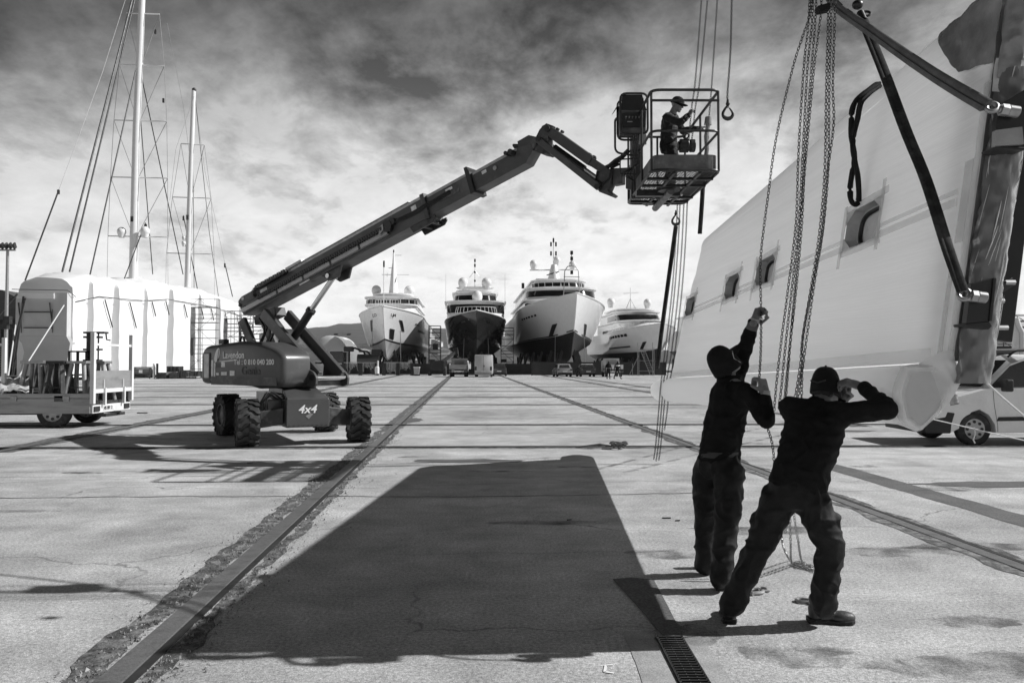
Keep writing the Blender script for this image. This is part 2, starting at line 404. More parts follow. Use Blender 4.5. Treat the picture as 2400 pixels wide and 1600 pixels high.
# darker asphalt repair lanes beside the right rail
pm = MB()
a, b = vpline(1960, 1120, 1500, 1085); pm.grid(wob_strip(a, b, .30, .72, .0035, 61, amp=.03), False)
po = pm.build('pavement_repair', patch_m); tag(po, 'dark asphalt repair lane beside the right-hand rail', kind='structure')
pm = MB()
for (u, v, sx_, sy_, sd_) in [(2360, 1135, 1.2, .25, 1), (1960, 1010, .9, .3, 2), (780, 985, .5, .9, 5), (960, 985, .35, 1.0, 6), (1100, 1080, .9, .25, 7)]:
    c_ = G(u, v); n = 40; cen = len(pm.v)
    rim = [c_ + V((sx_ * cos(2 * pi * k / n) * (1 + .35 * noise.fractal(V((cos(2 * pi * k / n) * 2, sin(2 * pi * k / n) * 2, sd_)), 1, 2, 4)), sy_ * sin(2 * pi * k / n) * (1 + .35 * noise.fractal(V((cos(2 * pi * k / n) * 2 + 7, sin(2 * pi * k / n) * 2, sd_)), 1, 2, 4)), .0045)) for k in range(n)]
    pm.add(rim, [list(range(n))])
pm.add([G(u, v, .0047) for u, v in ((1436, 1356), (1478, 1352), (1532, 1357), (1566, 1420), (1602, 1492), (1560, 1497), (1512, 1440))], [list(range(7))])  # darker polygon on the ground left of the workers
po = pm.build('pavement_mark', patch_m)
tag(po, 'dark patches on the concrete', kind='structure'); pm = MB(); random.seed(77)
for q in range(26):
    c_ = G(random.uniform(0, 2400), random.choice((random.uniform(960, 1150), random.uniform(1000, 1560)))); sx_, sy_ = random.uniform(.15, .7), random.uniform(.06, .22); n = 36; z_ = .0030 + .00004 * q
    pm.add([c_ + V((sx_ * cos(t) * (1 + .5 * noise.fractal(V((cos(t) * 2 + q, sin(t) * 2, 3)), 1, 2, 4)), sy_ * sin(t) * (1 + .5 * noise.fractal(V((cos(t) * 2, sin(t) * 2, q)), 1, 2, 4)), z_ - c_.z)) for t in [2 * pi * k / n for k in range(n)]], [list(range(n))])
for q, (u0, v0, u1, v1, w) in enumerate(((120, 1060, 760, 985, .16), (200, 1075, 860, 1000, .16), (1400, 1100, 1900, 975, .18), (1460, 1108, 1990, 985, .18), (1000, 960, 1500, 930, .2))):
    a, b = G(u0, v0), G(u1, v1); pm.grid([[lerp(a, b, k / 40) + V((0, sin(k * .1) * .15 + s_ * w / 2, .0025)) for s_ in (-1, 1)] for k in range(41)], False)
oil = mat('oil_and_tyre_marks', .05, .85, var=.3, scale=4); nt = oil.node_tree; t_ = nt.nodes.new('ShaderNodeBsdfTransparent'); x_ = nt.nodes.new('ShaderNodeMixShader'); n_ = nt.nodes.new('ShaderNodeTexNoise'); n_.inputs['Scale'].default_value = 3.5; n_.inputs['Detail'].default_value = 9; r_ = nt.nodes.new('ShaderNodeMapRange')
for k_, q_ in ((1, .38), (2, .66), (3, 1.0), (4, .5)): r_.inputs[k_].default_value = q_
tc_ = nt.nodes.new('ShaderNodeTexCoord'); nt.links.new(tc_.outputs['Object'], n_.inputs[0]); nt.links.new(n_.outputs[0], r_.inputs[0]); nt.links.new(r_.outputs[0], x_.inputs[0]); nt.links.new(nt.nodes['Principled BSDF'].outputs[0], x_.inputs[1]); nt.links.new(t_.outputs[0], x_.inputs[2]); nt.links.new(x_.outputs[0], nt.nodes['Material Output'].inputs[0])
po = pm.build('pavement_mark', oil); tag(po, 'dark stains on the concrete', kind='structure')
# loose grit along the near rail
gr = MB()
rd = (G(VX + (640 - VX) / 404 * 19, 869) - G(640, 1254)).normalized(); rs_ = V((rd.y, -rd.x, 0)); p0 = G(VX + (640 - VX) / 404 * 870, 1720)
for i in range(6500):
    t = random.random() ** 1.6 * 15; sd_ = random.choice((-1, 1)); off = (.085 + abs(random.gauss(0, .12))) * sd_
    if sd_ > 0: off += .05
    c_ = p0 + rd * t + rs_ * off; r = random.uniform(.003, .012) + (.008 if i % 9 == 0 else 0)
    gr.add([c_ + V((random.uniform(-r, r), random.uniform(-r, r), .004)) for _ in range(3)] + [c_ + V((0, 0, r * 1.3))], [(0, 1, 3), (1, 2, 3), (2, 0, 3)])
grit_m = mat('loose_grit', .22, .9, var=.85, scale=11)
tag(gr.build('gravel', grit_m), 'loose grit and rubble lying along the near rail', kind='stuff')
# ---------------- hills ----------------
def hill_mat():
    m = mat('hillside_scrub', .055, .95, var=.5, scale=.012, grime=.10, gscale=.05, gamt=.5)
    return m
hm = hill_mat()
def hills(prof, D, depth, name, label, seed):
    h = MB(); rows = []
    us = [prof[0][0] + (prof[-1][0] - prof[0][0]) * k / 150 for k in range(151)]
    def top(u):
        for (a, va), (b, vb) in zip(prof[:-1], prof[1:]):
            if a <= u <= b: t = (u - a) / (b - a); t = t * t * (3 - 2 * t); return va + (vb - va) * t
    for j in range(14):
        t = j / 13; row = []
        for u in us:
            z = P(u, top(u), D).z; d_ = D - depth * (1 - t)
            zz = z * (t ** .8) * (1 + .10 * noise.fractal(V((u * .02, t * 4, seed)), 1, 2, 5) * (1 - t) ) + 6 * noise.fractal(V((u * .05, t * 9, seed)), 1, 2, 3) * t
            row.append(V(((u - 1200) / FPX * d_, d_, max(-3, zz))))
        rows.append(row)
    rows.append([V((q.x * 1.2, q.y + 900, -5)) for q in rows[-1]])
    h.grid(rows, True); o = h.build(name, hm); tag(o, label, kind='structure'); return o
HILL = hills([(-900, 842), (-300, 830), (200, 838), (560, 790), (660, 772), (760, 766), (800, 758), (860, 757), (930, 766), (1010, 768), (1080, 772), (1200, 790), (1500, 820), (2000, 835), (3200, 845)], 3600, 2400, 'hills', 'long wooded hills behind the boatyard', 4)

bpy.context.view_layer.update()
house_m = mat('house_wall', .62, .8, var=.1, scale=.05); house_r = mat('house_roof', .48, .8, var=.2, scale=.05)
random.seed(12); nh = 0; h0 = None
for _ in range(400):
    if nh >= 34: break
    u, v = random.uniform(700, 1060), random.triangular(786, 848, 846); d = ray(u, v).normalized(); ok, p, n_, i_ = HILL.ray_cast(V((0, 0, CAM_H)), d)
    if not ok: continue
    nh += 1
    if h0 is None:
        h0 = empty('house', p, 'tiny pale house on the far hillside', 'house', 'pale houses dotted over the hillside'); w = MB(); w.box2((-8, -6, -6), (8, 6, 6)); w.build('wall', house_m, h0, world=False)
        w = MB(); w.prism([(-9, -7, 6), (9, -7, 6), (0, -7, 9.5)], (0, 14, 0)); w.build('roof', house_r, h0, world=False)
    else:
        c = copy_tree(h0); c.location = p; c.rotation_euler = (0, 0, random.uniform(-.6, .6)); k = random.uniform(.6, 1.3); c.scale = (k * random.uniform(1, 1.8), k, k)
# ---------------- boom lift ----------------
LC = V((-4.66, 17.2, 0)); LA = V((.84, -.54, 0)).normalized(); LN = V((LA.y, -LA.x, 0))   # boom heading; LN points to the camera's side
TT = M.Identity(4)
for i in range(3): TT[i][0] = LA[i]; TT[i][1] = -LN[i]; TT[i][2] = (0, 0, 1)[i]; TT[i][3] = LC[i]
def T(p, s, z): return TT @ V((p, s, z))
lift = empty('boom_lift', LC, 'grey telescopic boom lift with a worker in its raised basket', 'boom lift')
def rounded(poly, r, n=4):
    out = []; m = len(poly)
    for i in range(m):
        p = V((*poly[i], 0)) if len(poly[i]) == 2 else V(poly[i]); a = V((*poly[i - 1], 0)); b = V((*poly[(i + 1) % m], 0))
        rr = min(r, (a - p).length * .45, (b - p).length * .45)
        p0 = p + (a - p).normalized() * rr; p1 = p + (b - p).normalized() * rr
        for k in range(n + 1):
            t = k / n; q = p0 * (1 - t) ** 2 + p * 2 * t * (1 - t) + p1 * t * t; out.append((q.x, q.y))
    return out
def side_prism(poly, s0, s1, mtx=TT, r=0, n=4):
    poly = rounded(poly, r, n) if r else poly
    m = MB(); m.prism([V((p, s0, z)) for p, z in poly], (0, s1 - s0, 0)); m.xform(mtx); return m
# --- chassis
YAW = R(27); ex = V((cos(YAW), sin(YAW), 0)); ey = V((-sin(YAW), cos(YAW), 0))   # along the axle, and to the back
FA = V((-4.15, 15.95, 0)); 
CH_ = M.Identity(4)
for i in range(3): CH_[i][0] = ex[i]; CH_[i][1] = ey[i]; CH_[i][3] = FA[i]
def cbox(m, a, b): m.box2(a, b); return m
m = MB(); m.prism([V((x, -.34, z)) for x, z in [(-.42, .36), (.42, .36), (.42, .90), (.40, .92), (-.40, .92), (-.42, .90)]], (0, .45, 0))
m.prism([V((x, y, z)) for x, y, z in [(-.41, -.33, .925), (.41, -.33, .925), (.34, .5, 1.12), (-.34, .5, 1.12)]], (0, 0, -.1))
m.box2((-.46, .12, .42), (.46, 2.9, .98)); m.box2((-.38, 2.9, .40), (.38, 3.2, .9)); m.box2((-.36, .4, .99), (.36, 1.9, 1.1))
m.xform(CH_); m.build('chassis', lift_grey, lift, bevel=.015, fix=True)
for yy in (0, 2.75):
    for sx in (-1, 1):
        m = MB()
        m.hexa([V((sx * .44, yy - .16, .42)), V((sx * .44, yy + .14, .42)), V((sx * .44, yy + .14, .74)), V((sx * .44, yy - .16, .74)),
                V((sx * .96, yy - .10, .34)), V((sx * .96, yy + .10, .34)), V((sx * .96, yy + .10, .66)), V((sx * .96, yy - .10, .66))])
        m.box2((sx * .95 - .05, yy - .12, .25), (sx * .95 + .05, yy + .12, .7))
        m.xform(CH_); m.build('axle', lift_grey2, lift, bevel=.012, fix=True)
m = MB()
for k in range(7):
    x0 = -.62 - .03 * k; m.tube([CH_ @ V((x0 + .2, -.05, .9)), CH_ @ V((x0 + .02, -.12, 1.03 + .01 * (k % 3))), CH_ @ V((x0 - .12, -.05, .92 - .03 * k)), CH_ @ V((x0 - .1, .02, .65))], .011, 6)
m.box((0, 0, 0), (.01, .01, .01)).v[-8:] = [CH_ @ V((-.6 + .12 * x, .05 + .1 * y, .78 + .12 * z)) for x in (-1, 1) for y in (-1, 1) for z in (-1, 1)]
m.build('hydraulic_hose', black_m, lift)
def make_wheel(r=.45, w=.38, lugs=17):
    t = MB(); prof = [(-.36, .24), (-.44, .30), (-.5, .40), (-.5, .425), (-.44, .435), (.44, .435), (.5, .425), (.5, .40), (.44, .30), (.36, .24)]
    t.loft([[V((x * w, rr * r / .45 * cos(a), rr * r / .45 * sin(a))) for x, rr in prof] for a in [2 * pi * k / 40 for k in range(40)]], False, True, True)
    for k in range(lugs):
        for sg in (-1, 1):
            a0 = 2 * pi * (k + (.5 if sg > 0 else 0)) / lugs; pts = []
            def q(x, da, rad): a = a0 + da; return V((x * w, rad * cos(a), rad * sin(a)))
            th = .085; R0, R1 = r * .955, r * 1.035
            for rad in (R0, R1):
                xs = [(sg * .03, -.17), (sg * .22, -.13), (sg * .36, 0.0), (sg * .53, .03)]
                pts.append([q(x, d - th, rad) for x, d in xs] + [q(x, d + th, rad) for x, d in reversed(xs)])
            n = 8; b = pts[0] + pts[1]
            # shoulder of the lug runs down the side wall
            b[3] = q(sg * .53, .03 - th, R0 * .86); b[4] = q(sg * .53, .03 + th, R0 * .86)
            t.add(b, [list(range(8))[::-1], list(range(8, 16))] + [(i, (i + 1) % 8, 8 + (i + 1) % 8, 8 + i) for i in range(8)])
    rm = MB(); 
    for sg in (-1, 1):
        rm.loft([[V((sg * x, rr * cos(a), rr * sin(a))) for a in [2 * pi * k / 28 for k in range(28)]] for x, rr in [(.12, .25), (.165, .245), (.165, .225), (.09, .20), (.07, .11), (.13, .10), (.14, .05), (.14, .001)]], True, True)
        for k in range(9): a = 2 * pi * k / 9; rm.cyl((sg * .07, .15 * cos(a), .15 * sin(a)), (sg * .105, .15 * cos(a), .15 * sin(a)), .014, n=6)
    return t, rm
tw, rw = make_wheel()
def place_wheel(pos, ang, spin):
    mt = M.Translation(pos) @ M.Rotation(ang, 4, 'Z') @ M.Rotation(spin, 4, 'X'); return wm(lift).inverted() @ mt
w0 = tw.build('wheel', rubber, lift, world=False, auto=30, fix=True); r0 = rw.build('rim', lift_grey2, w0, world=False, fix=True)
ps = [(-1.1, 0, R(24), .2), (1.1, 0, R(20), .5), (-1.1, 2.75, R(38), .9), (1.1, 2.75, R(36), 1.3)]
for i, (x, y, an, sp) in enumerate(ps):
    o = w0 if i == 0 else copy_tree(w0, lift)
    o.matrix_basis = place_wheel(CH_ @ V((x, y, .462)), an, sp)
# lettering on the chassis front
text('4x4', 'lettering', .225, letter_m, lift, frame(CH_ @ V((-.20, -.345, .64)), ex, (0, 0, 1)), shear=.25, sx=1.05)
# --- turntable
m = MB(); m.cyl((0, 0, 1.06), (0, 0, 1.17), .42, n=32); m.box2((-1.5, -.42, 1.14), (.95, .42, 1.30)); m.box2((-1.66, -.9, 1.2), (-.6, .9, 1.5)); m.xform(TT); m.build('turntable', lift_grey2, lift, bevel=.01, fix=True)
cowl_p = [(-1.71, 1.18), (-1.69, 1.86), (-1.55, 1.98), (-.45, 2.07), (.15, 2.05), (.70, 1.90), (.92, 1.76), (.92, 1.32), (.80, 1.13), (.1, 1.09), (-.1, 1.14)]
def cowl(s0, s1, poly, name):
    poly = rounded(poly, .12, 4); c_ = V((sum(p for p, z in poly) / len(poly), 0, sum(z for p, z in poly) / len(poly))); rings = []
    def rg(s, k, dz=0): return [V((c_.x + (p - c_.x) * (1 - k / 1.4), s, c_.z + (z - c_.z) * (1 - k / .55))) for p, z in poly]
    sg = 1 if s1 > s0 else -1
    for d, k in ((0, .11), (.015, .06), (.05, .022), (.11, .0)): rings.append(rg(s0 + sg * d, k))
    rings.append(rg(s1, .0))
    m = MB(); m.loft(rings, True, True); m.xform(TT); return m.build(name, lift_grey, lift, auto=42, fix=True)
cn = cowl(-1.16, -.46, cowl_p, 'engine_cowl')
cf = cowl(1.16, .42, [(-1.71, 1.18), (-1.69, 1.86), (-1.55, 1.98), (-.75, 2.02), (-.35, 1.98), (.0, 1.78), (.04, 1.30), (0, 1.13)], 'engine_cowl')
def onside(p0, z0, p1, z1, d=.006, s=-1.163):
    return MB().box2((p0, s - d / 2, z0), (p1, s + d / 2, z1)).xform(TT)
side_prism([(-1.56, 1.27), (-1.56, 1.84), (-1.34, 1.84), (-1.34, 1.27)], -1.16, -1.172, r=.03).build('access_panel', lift_grey2, cn, fix=True)
side_prism([(-1.53, 1.30), (-1.53, 1.81), (-1.37, 1.81), (-1.37, 1.30)], -1.168, -1.180, r=.02).build('access_panel', steel, cn, fix=True)
onside(-1.30, 1.16, .74, 1.33, .014).build('belt_panel', lift_grey2, cn, fix=True)
m = onside(-1.31, 1.34, -1.24, 1.68); m2 = onside(-1.22, 1.33, -1.17, 1.62); m.add(m2.v, m2.f); 
for a_, b_, c_, d_ in [(-.98, 1.53, -.86, 1.63), (-1.14, 1.36, -1.06, 1.41), (-.98, 1.36, -.80, 1.43), (-.70, 1.355, -.55, 1.455), (-1.31, 1.24, -1.22, 1.33)]:
    q = onside(a_, b_, c_, d_); m.add(q.v, q.f)
m.build('sticker_patch', label_m, cn, fix=True)
onside(-1.15, 1.52, -.985, 1.615).build('sticker_patch', lift_grey2, cn, fix=True)
m = MB(); ov = [(-1.12 + .075 * cos(t) + .05 * sin(t), 1.78 + .15 * sin(t)) for t in [2 * pi * k / 24 for k in range(24)]]
side_prism(ov, -1.160, -1.167).build('emblem', letter_m, cn, fix=True)
side_prism([(-1.115, 1.66), (-1.09, 1.66), (-1.045, 1.90), (-1.06, 1.91)], -1.166, -1.170).build('emblem_stroke', lift_grey2, cn, fix=True)
side_prism([(-1.08, 1.665), (-.95, 1.63), (-.62, 1.66), (-.38, 1.665), (-.62, 1.685), (-.95, 1.66)], -1.160, -1.166).build('emblem', steel, cn, fix=True)
for s_, p_, z_, sz, mt_, sx_ in [('Lavendon', -.93, 1.715, .205, letter_m, .86), ('Tel : 0 810 040 200', -.57, 1.585, .152, letter_m, 1.02), ('Genie', -.33, 1.385, .235, black_m, 1.02)]:
    text(s_, 'lettering', sz, mt_, cn, frame(T(p_, -1.166, z_), LA, (0, 0, 1)), sx=sx_)
m = MB(); m.box((-1.18, -.95, 2.07), (.16, .14, .1)); m.xform(TT); m.build('cowl_latch', black_m, cn, fix=True)
m = MB(); m.tube([T(-.72, -.9, 2.04), T(-.70, -.9, 2.13), T(-.66, -.9, 2.17), T(-.60, -.9, 2.16), T(-.57, -.9, 2.06)], .025, 8); m.build('lifting_eye', dark_steel, cn)
# front bracket with pivot pin
m = side_prism([(.35, 1.14), (.40, 1.62), (.62, 1.58), (1.02, 1.44), (1.12, 1.32), (1.10, 1.16), (1.0, 1.12)], -.48, -.42, r=.04)
q = side_prism([(.35, 1.14), (.40, 1.62), (.62, 1.58), (1.02, 1.44), (1.12, 1.32), (1.10, 1.16), (1.0, 1.12)], .42, .48, r=.04); m.add(q.v, q.f)
m.build('pivot_bracket', lift_grey, lift, bevel=.006, fix=True)
m = MB(); m.cyl(T(1.03, -.43, 1.31), T(1.03, .43, 1.31), .055, n=18); m.build('pivot_pin', chrome, lift)
m = MB(); m.cyl(T(1.0, -.49, 1.32), T(1.0, -.485, 1.32), .06, n=20); m.build('pivot_pin', black_m, lift)
m = MB(); m.box((.62, -.484, 1.36), (.05, .006, .14)).xform(TT); m.build('sticker_patch', label_m, lift, fix=True)
# riser arms and links
for s_ in (-.33, .33):
    m = MB(); m.beam(T(1.03, s_, 1.34), T(-.66, s_, 2.70), .11, .24); m.build('riser_arm', lift_grey, lift, bevel=.012)
m = MB(); m.beam(T(.55, 0, 1.62), T(-.35, 0, 2.34), .5, .06); m.build('riser_plate', lift_grey2, lift, bevel=.008)
for s_ in (-.30, .30):
    m = MB(); m.beam(T(-1.0, s_, 1.95), T(-1.40, s_, 2.58), .09, .2); m.build('rear_link', lift_grey2, lift, bevel=.012)
m = MB()
for k in range(8):
    t = random.uniform(0, 1); s_ = random.uniform(-.25, .25)
    m.tube([T(-1.1 + .5 * t, s_, 2.0), T(-1.0 + .5 * t, s_ + .05, 2.25), T(-.85 + .3 * t, s_, 2.4), T(-1.0 + .2 * t, s_, 2.6)], .022, 6)
m.build('hydraulic_hose', black_m, lift)
# --- main boom
def bz(p): return 2.86 + .325 * (p + 1.6)
bd = V((1, 0, .325)).normalized(); bu = V((-bd.z, 0, bd.x))
def Bp(p, s, h): b = V((p, 0, bz(p))) + bu * h; return TT @ V((b.x, s, b.z))
def bprism(poly, s0, s1):            # (along, height) outline in the boom's own side plane
    m = MB(); a = [Bp(p, s0, h) for p, h in poly]; b = [Bp(p, s1, h) for p, h in poly]; n = len(a)
    m.add(a + b, [list(range(n))[::-1], list(range(n, 2 * n))] + [(k, (k + 1) % n, n + (k + 1) % n, n + k) for k in range(n)]); return m
s1m = bprism(rounded([(-1.55, -.21), (-1.64, .16), (-1.50, .225), (3.73, .225), (3.73, -.235), (.9, -.235), (.0, -.235), (-.9, -.235)], .05, 3), -.205, .205)
b1 = s1m.build('boom_section', boom_side, lift, bevel=.008, fix=True)
b2 = bprism([(3.55, .195), (4.78, .195), (4.78, -.205), (3.55, -.205)], -.175, .175).build('boom_section', boom_side, lift, bevel=.008, fix=True)
b3 = bprism([(4.6, .165), (5.80, .165), (6.06, .10), (6.06, -.02), (5.86, -.175), (4.6, -.175)], -.145, .145).build('boom_section', boom_side, lift, bevel=.008, fix=True)
# light top edge strip, wear pads, collars, stickers
m = MB(); m.beam(Bp(-.1, -.212, .195), Bp(3.7, -.212, .195), .010, .05, up=bu); m.build('edge_strip', steel, b1)
for pa, pb, s_, h in ((3.80, 4.74, -.182, .165), (4.82, 5.78, -.152, .135)):
    m = MB(); m.beam(Bp(pa, s_, h), Bp(pb, s_, h), .010, .05); m.build('edge_strip', steel, b2 if pa < 4.5 else b3)
m = bprism([(3.66, .25), (3.75, .25), (3.75, -.26), (3.66, -.26)], -.225, .225); m.build('boom_collar', lift_grey2, b1, fix=True)
m = bprism([(4.70, .30), (4.76, .30), (4.79, .19), (4.79, -.225), (4.70, -.225)], -.2, .2); m.build('boom_collar', black_m, b2, fix=True)
m = bprism([(3.25, -.22), (3.3, -.36), (3.78, -.36), (3.86, -.30), (3.86, -.24)], -.19, -.15); q = bprism([(3.25, -.22), (3.3, -.36), (3.78, -.36), (3.86, -.30), (3.86, -.24)], .15, .19); m.add(q.v, q.f); m.cyl(Bp(3.5, -.19, -.31), Bp(3.5, .19, -.31), .03); m.cyl(Bp(3.7, -.19, -.31), Bp(3.7, .19, -.31), .03)
m.build('roller_bracket', dark_steel, b1, bevel=.006, fix=True)
m = MB(); m.cyl(Bp(5.28, -.146, 0.02), Bp(5.28, -.165, .02), .04, n=20); m.build('boss', steel, b3)
m = MB(); m.cyl(Bp(5.62, -.145, .11), Bp(5.62, -.30, .11), .035, n=12); m.cyl(Bp(5.70, -.145, .10), Bp(5.70, -.28, .10), .05, n=12); m.build('sheave', dark_steel, b3)
for poly in ([(-1.38, .03), (-1.38, .12), (-1.02, .12), (-1.02, .03)], [(4.0, -.06), (4.0, .02), (4.5, .02), (4.5, -.06)]):
    bprism(rounded(poly, .04, 3), -.207 if poly[0][0] < 0 else -.177, -.215 if poly[0][0] < 0 else -.184).build('oval_plate', lift_grey2, b1 if poly[0][0] < 0 else b2, fix=True)
bprism([(-1.5, .13), (-1.5, .19), (-1.43, .19), (-1.43, .13)], -.206, -.211).build('sticker_patch', label_m, b1, fix=True)
for p_, h_ in ((-1.45, -.05), (-1.58, .05)):
    m = MB(); m.cyl(Bp(p_, -.205, h_), Bp(p_, -.23, h_), .04, n=14); m.build('pivot_pin', dark_steel, b1)
# cable tray and energy chain on the camera's side
m = MB(); m.beam(Bp(-1.5, -.27, -.115), Bp(2.78, -.27, -.115), .012, .09, up=(0, 0, 1)); m.beam(Bp(-1.5, -.235, -.16), Bp(2.78, -.235, -.16), .07, .012); m.build('cable_tray', alu, b1)
for p_ in (-.35, .45, 1.25, 2.05): m = MB(); m.beam(Bp(p_, -.279, -.18), Bp(p_, -.279, .0), .006, .05, up=LA); m.build('tray_bracket', dark_steel, b1)
def echain(pa, pb, h, s_):
    n = int((pb - pa) / .062)
    for k in range(n):
        p = pa + (pb - pa) * k / n
        for dh in (-.042, .042): mc.beam(Bp(p, s_ - .04, h + dh), Bp(p, s_ + .04, h + dh), .03, .014, up=bu)
        for ds in (-.045, .045): mc.beam(Bp(p, s_ + ds, h), Bp(p + .05, s_ + ds, h), .010, .085 if k % 2 else .06, up=bu)
mc = MB(); echain(-.9, 2.72, -.03, -.27); echain(-.9, .05, .20, -.27)
for k in range(9):
    a = pi / 2 + pi * k / 8; p = -.92 + .115 * cos(a); h = .085 + .115 * sin(a); mc.beam(Bp(p, -.315, h), Bp(p, -.225, h), .05, .03)
mc.build('energy_chain', dark_steel, b1)
m = MB(); m.cyl(Bp(2.82, -.30, -.02), Bp(2.82, -.21, -.02), .12, n=20); m.cyl(Bp(2.95, -.29, .02), Bp(2.95, -.2, .02), .07, n=14); m.build('hose_drum', black_m, b1)
bprism([(2.6, -.13), (2.66, .02), (2.76, .05), (2.74, -.06)], -.315, -.30).build('hose_guide', alu, b1, fix=True)
m = MB(); m.beam(Bp(.05, -.20, .24), Bp(3.4, -.20, .24), .08, .012, up=bu); m.beam(Bp(.02, -.22, .255), Bp(.5, -.22, .255), .10, .05, up=bu); m.build('hose_cover', steel, b1)
# lift cylinder
lugz = side_prism([(1.05, bz(1.05) - .24), (1.5, bz(1.5) - .24), (1.42, bz(1.3) - .42), (1.16, bz(1.1) - .42), (.98, bz(1) - .3)], -.17, -.12); q = side_prism([(1.05, bz(1.05) - .24), (1.5, bz(1.5) - .24), (1.42, bz(1.3) - .42), (1.16, bz(1.1) - .42), (.98, bz(1) - .3)], .12, .17); lugz.add(q.v, q.f)
lugz.build('cylinder_lug', lift_grey2, lift, bevel=.01, fix=True)
m = MB(); m.cyl(T(-.35, 0, 1.86), T(.44, 0, 2.73), .088, n=18); m.cyl(T(.41, 0, 2.70), T(.46, 0, 2.75), .105, n=18); cy = m.build('hydraulic_cylinder', black_m, lift)
m = MB(); m.cyl(T(.44, 0, 2.73), T(1.12, 0, 3.42), .055, n=18); m.build('rod', chrome, cy)
m = MB(); m.cyl(T(1.12, -.2, 3.42), T(1.12, .2, 3.42), .05, n=14); m.build('pivot_pin', chrome, lift)
m = MB(); m.beam(T(-1.2, 0, 2.55), T(-.5, 0, 2.75), .3, .2); m.build('boom_pivot', lift_grey2, lift, bevel=.02)
# --- boom head, jib
hp = [(u, v) for u, v in [(1196, 336), (1250, 320), (1268, 324), (1262, 346), (1240, 372), (1216, 384), (1200, 360)]]
def jp(u, v, s=0.0):                 # a point of the boom's vertical plane seen at (u, v), moved sideways by s
    d = ray(u, v); o = V((0, 0, CAM_H)); t = (LC - o).dot(LN) / d.dot(LN); return o + d * t - LN * s
def jprism(pts, s0, s1): 
    m = MB(); a = [jp(u, v) - LN * s0 for u, v in pts]; m.prism(a, -LN * (s1 - s0)); return m
m = jprism([(1222, 336), (1248, 321), (1266, 325), (1266, 340), (1250, 366), (1232, 385)], -.14, -.10); q = jprism([(1222, 336), (1248, 321), (1266, 325), (1266, 340), (1250, 366), (1232, 385)], .10, .14); m.add(q.v, q.f)
m.build('boom_head', lift_grey2, lift, bevel=.006, fix=True)
m = jprism([(1264, 326), (1276, 298), (1286, 293), (1297, 302), (1290, 322), (1292, 345), (1286, 366), (1276, 364), (1262, 358), (1250, 350)], -.09, .09); m.build('jib_knuckle', lift_grey2, lift, bevel=.01, fix=True)
m = MB(); m.beam(jp(1290, 309), jp(1388, 379), .17, .17); ja = m.build('jib_arm', lift_grey, lift, bevel=.01)
m = MB(); m.beam(jp(1380, 375), jp(1424, 404), .12, .13); m.build('jib_arm_inner', lift_grey2, ja, bevel=.008)
for s_ in (-.16, .16):
    m = MB(); m.beam(jp(1271, 332, s_), jp(1414, 444, s_), .035, .115); m.build('jib_link', lift_grey, lift, bevel=.01)
m = MB(); m.cyl(jp(1300, 345), jp(1370, 395), .05, n=14); m.build('jib_cylinder', black_m, lift)
m = MB(); m.cyl(jp(1370, 395), jp(1402, 418), .028, n=12); m.build('jib_cylinder_rod', chrome, lift)
m = MB()
for u, v, s0, s1, r_ in [(1275, 331, -.2, .2, .04), (1411, 442, -.2, .2, .045), (1290, 306, -.12, .12, .05), (1286, 360, -.15, .15, .04)]: m.cyl(jp(u, v, s0), jp(u, v, s1), r_, n=16)
for u, v in [(1307, 303), (1318, 309), (1382, 362), (1393, 368), (1294, 324), (1305, 331)]: m.cyl(jp(u, v, -.03), jp(u, v, .03), .025, n=8)
m.build('jib_pin', dark_steel, lift)
m = MB()
for k in range(3):
    o_ = .03 * k - .03
    m.tube([jp(1205, 342 + k * 2, o_), jp(1236, 342 + k, o_), jp(1258, 330 - k, o_), jp(1270, 306, o_), jp(1283, 294, o_), jp(1298, 300, o_)], .028, 8)
    m.tube([jp(1405, 400, o_), jp(1430, 388, o_), jp(1444, 376 + 2 * k, o_), jp(1458, 368, o_), jp(1474, 352, o_)], .026, 8)
    m.tube([jp(1408, 404, o_ - .1), jp(1404, 424 + k, o_ - .1), jp(1420, 434 + 2 * k, o_ - .1), jp(1436, 420, o_ - .1), jp(1440, 396, o_ - .1), jp(1452, 384, o_)], .012, 6)
m.build('hydraulic_hose', black_m, lift)
m = jprism([(1404, 408), (1424, 398), (1442, 400), (1438, 430), (1430, 448), (1444, 458), (1438, 463), (1410, 452), (1402, 440)], -.1, .1); m.build('basket_rotator', lift_grey2, lift, bevel=.012, fix=True)
m = jprism([(1440, 396), (1486, 394), (1486, 446), (1470, 444), (1470, 412), (1462, 408), (1462, 432), (1440, 436)], -.07, .07); m.build('rotator_bracket', lift_grey2, lift, bevel=.012, fix=True)
# --- basket
BX0, BX1, BY0, BY1, BZ = 1.97, 2.93, 11.15, 13.5, 4.33
bk = MB()
def rtube(pts, r=.019, rad=.12, closed=False):
    out = []; n = len(pts)
    for i, p in enumerate(pts):
        p = V(p)
        if not closed and i in (0, n - 1): out.append(p); continue
        a, b = V(pts[i - 1]), V(pts[(i + 1) % n]); rr = min(rad, (a - p).length * .45, (b - p).length * .45)
        p0, p1 = p + (a - p).normalized() * rr, p + (b - p).normalized() * rr
        for k in range(5): t = k / 4; out.append(p0 * (1 - t) ** 2 + p * 2 * t * (1 - t) + p1 * t * t)
    return out
def rect(x0, x1, y0, y1, z): return [(x0, y0, z), (x1, y0, z), (x1, y1, z), (x0, y1, z)]
bk.tube(rtube(rect(BX0, BX1, BY0, BY1, BZ), rad=.14, closed=True), .024, 8, closed=True)
bf = bk.build('basket', dark_steel, lift)
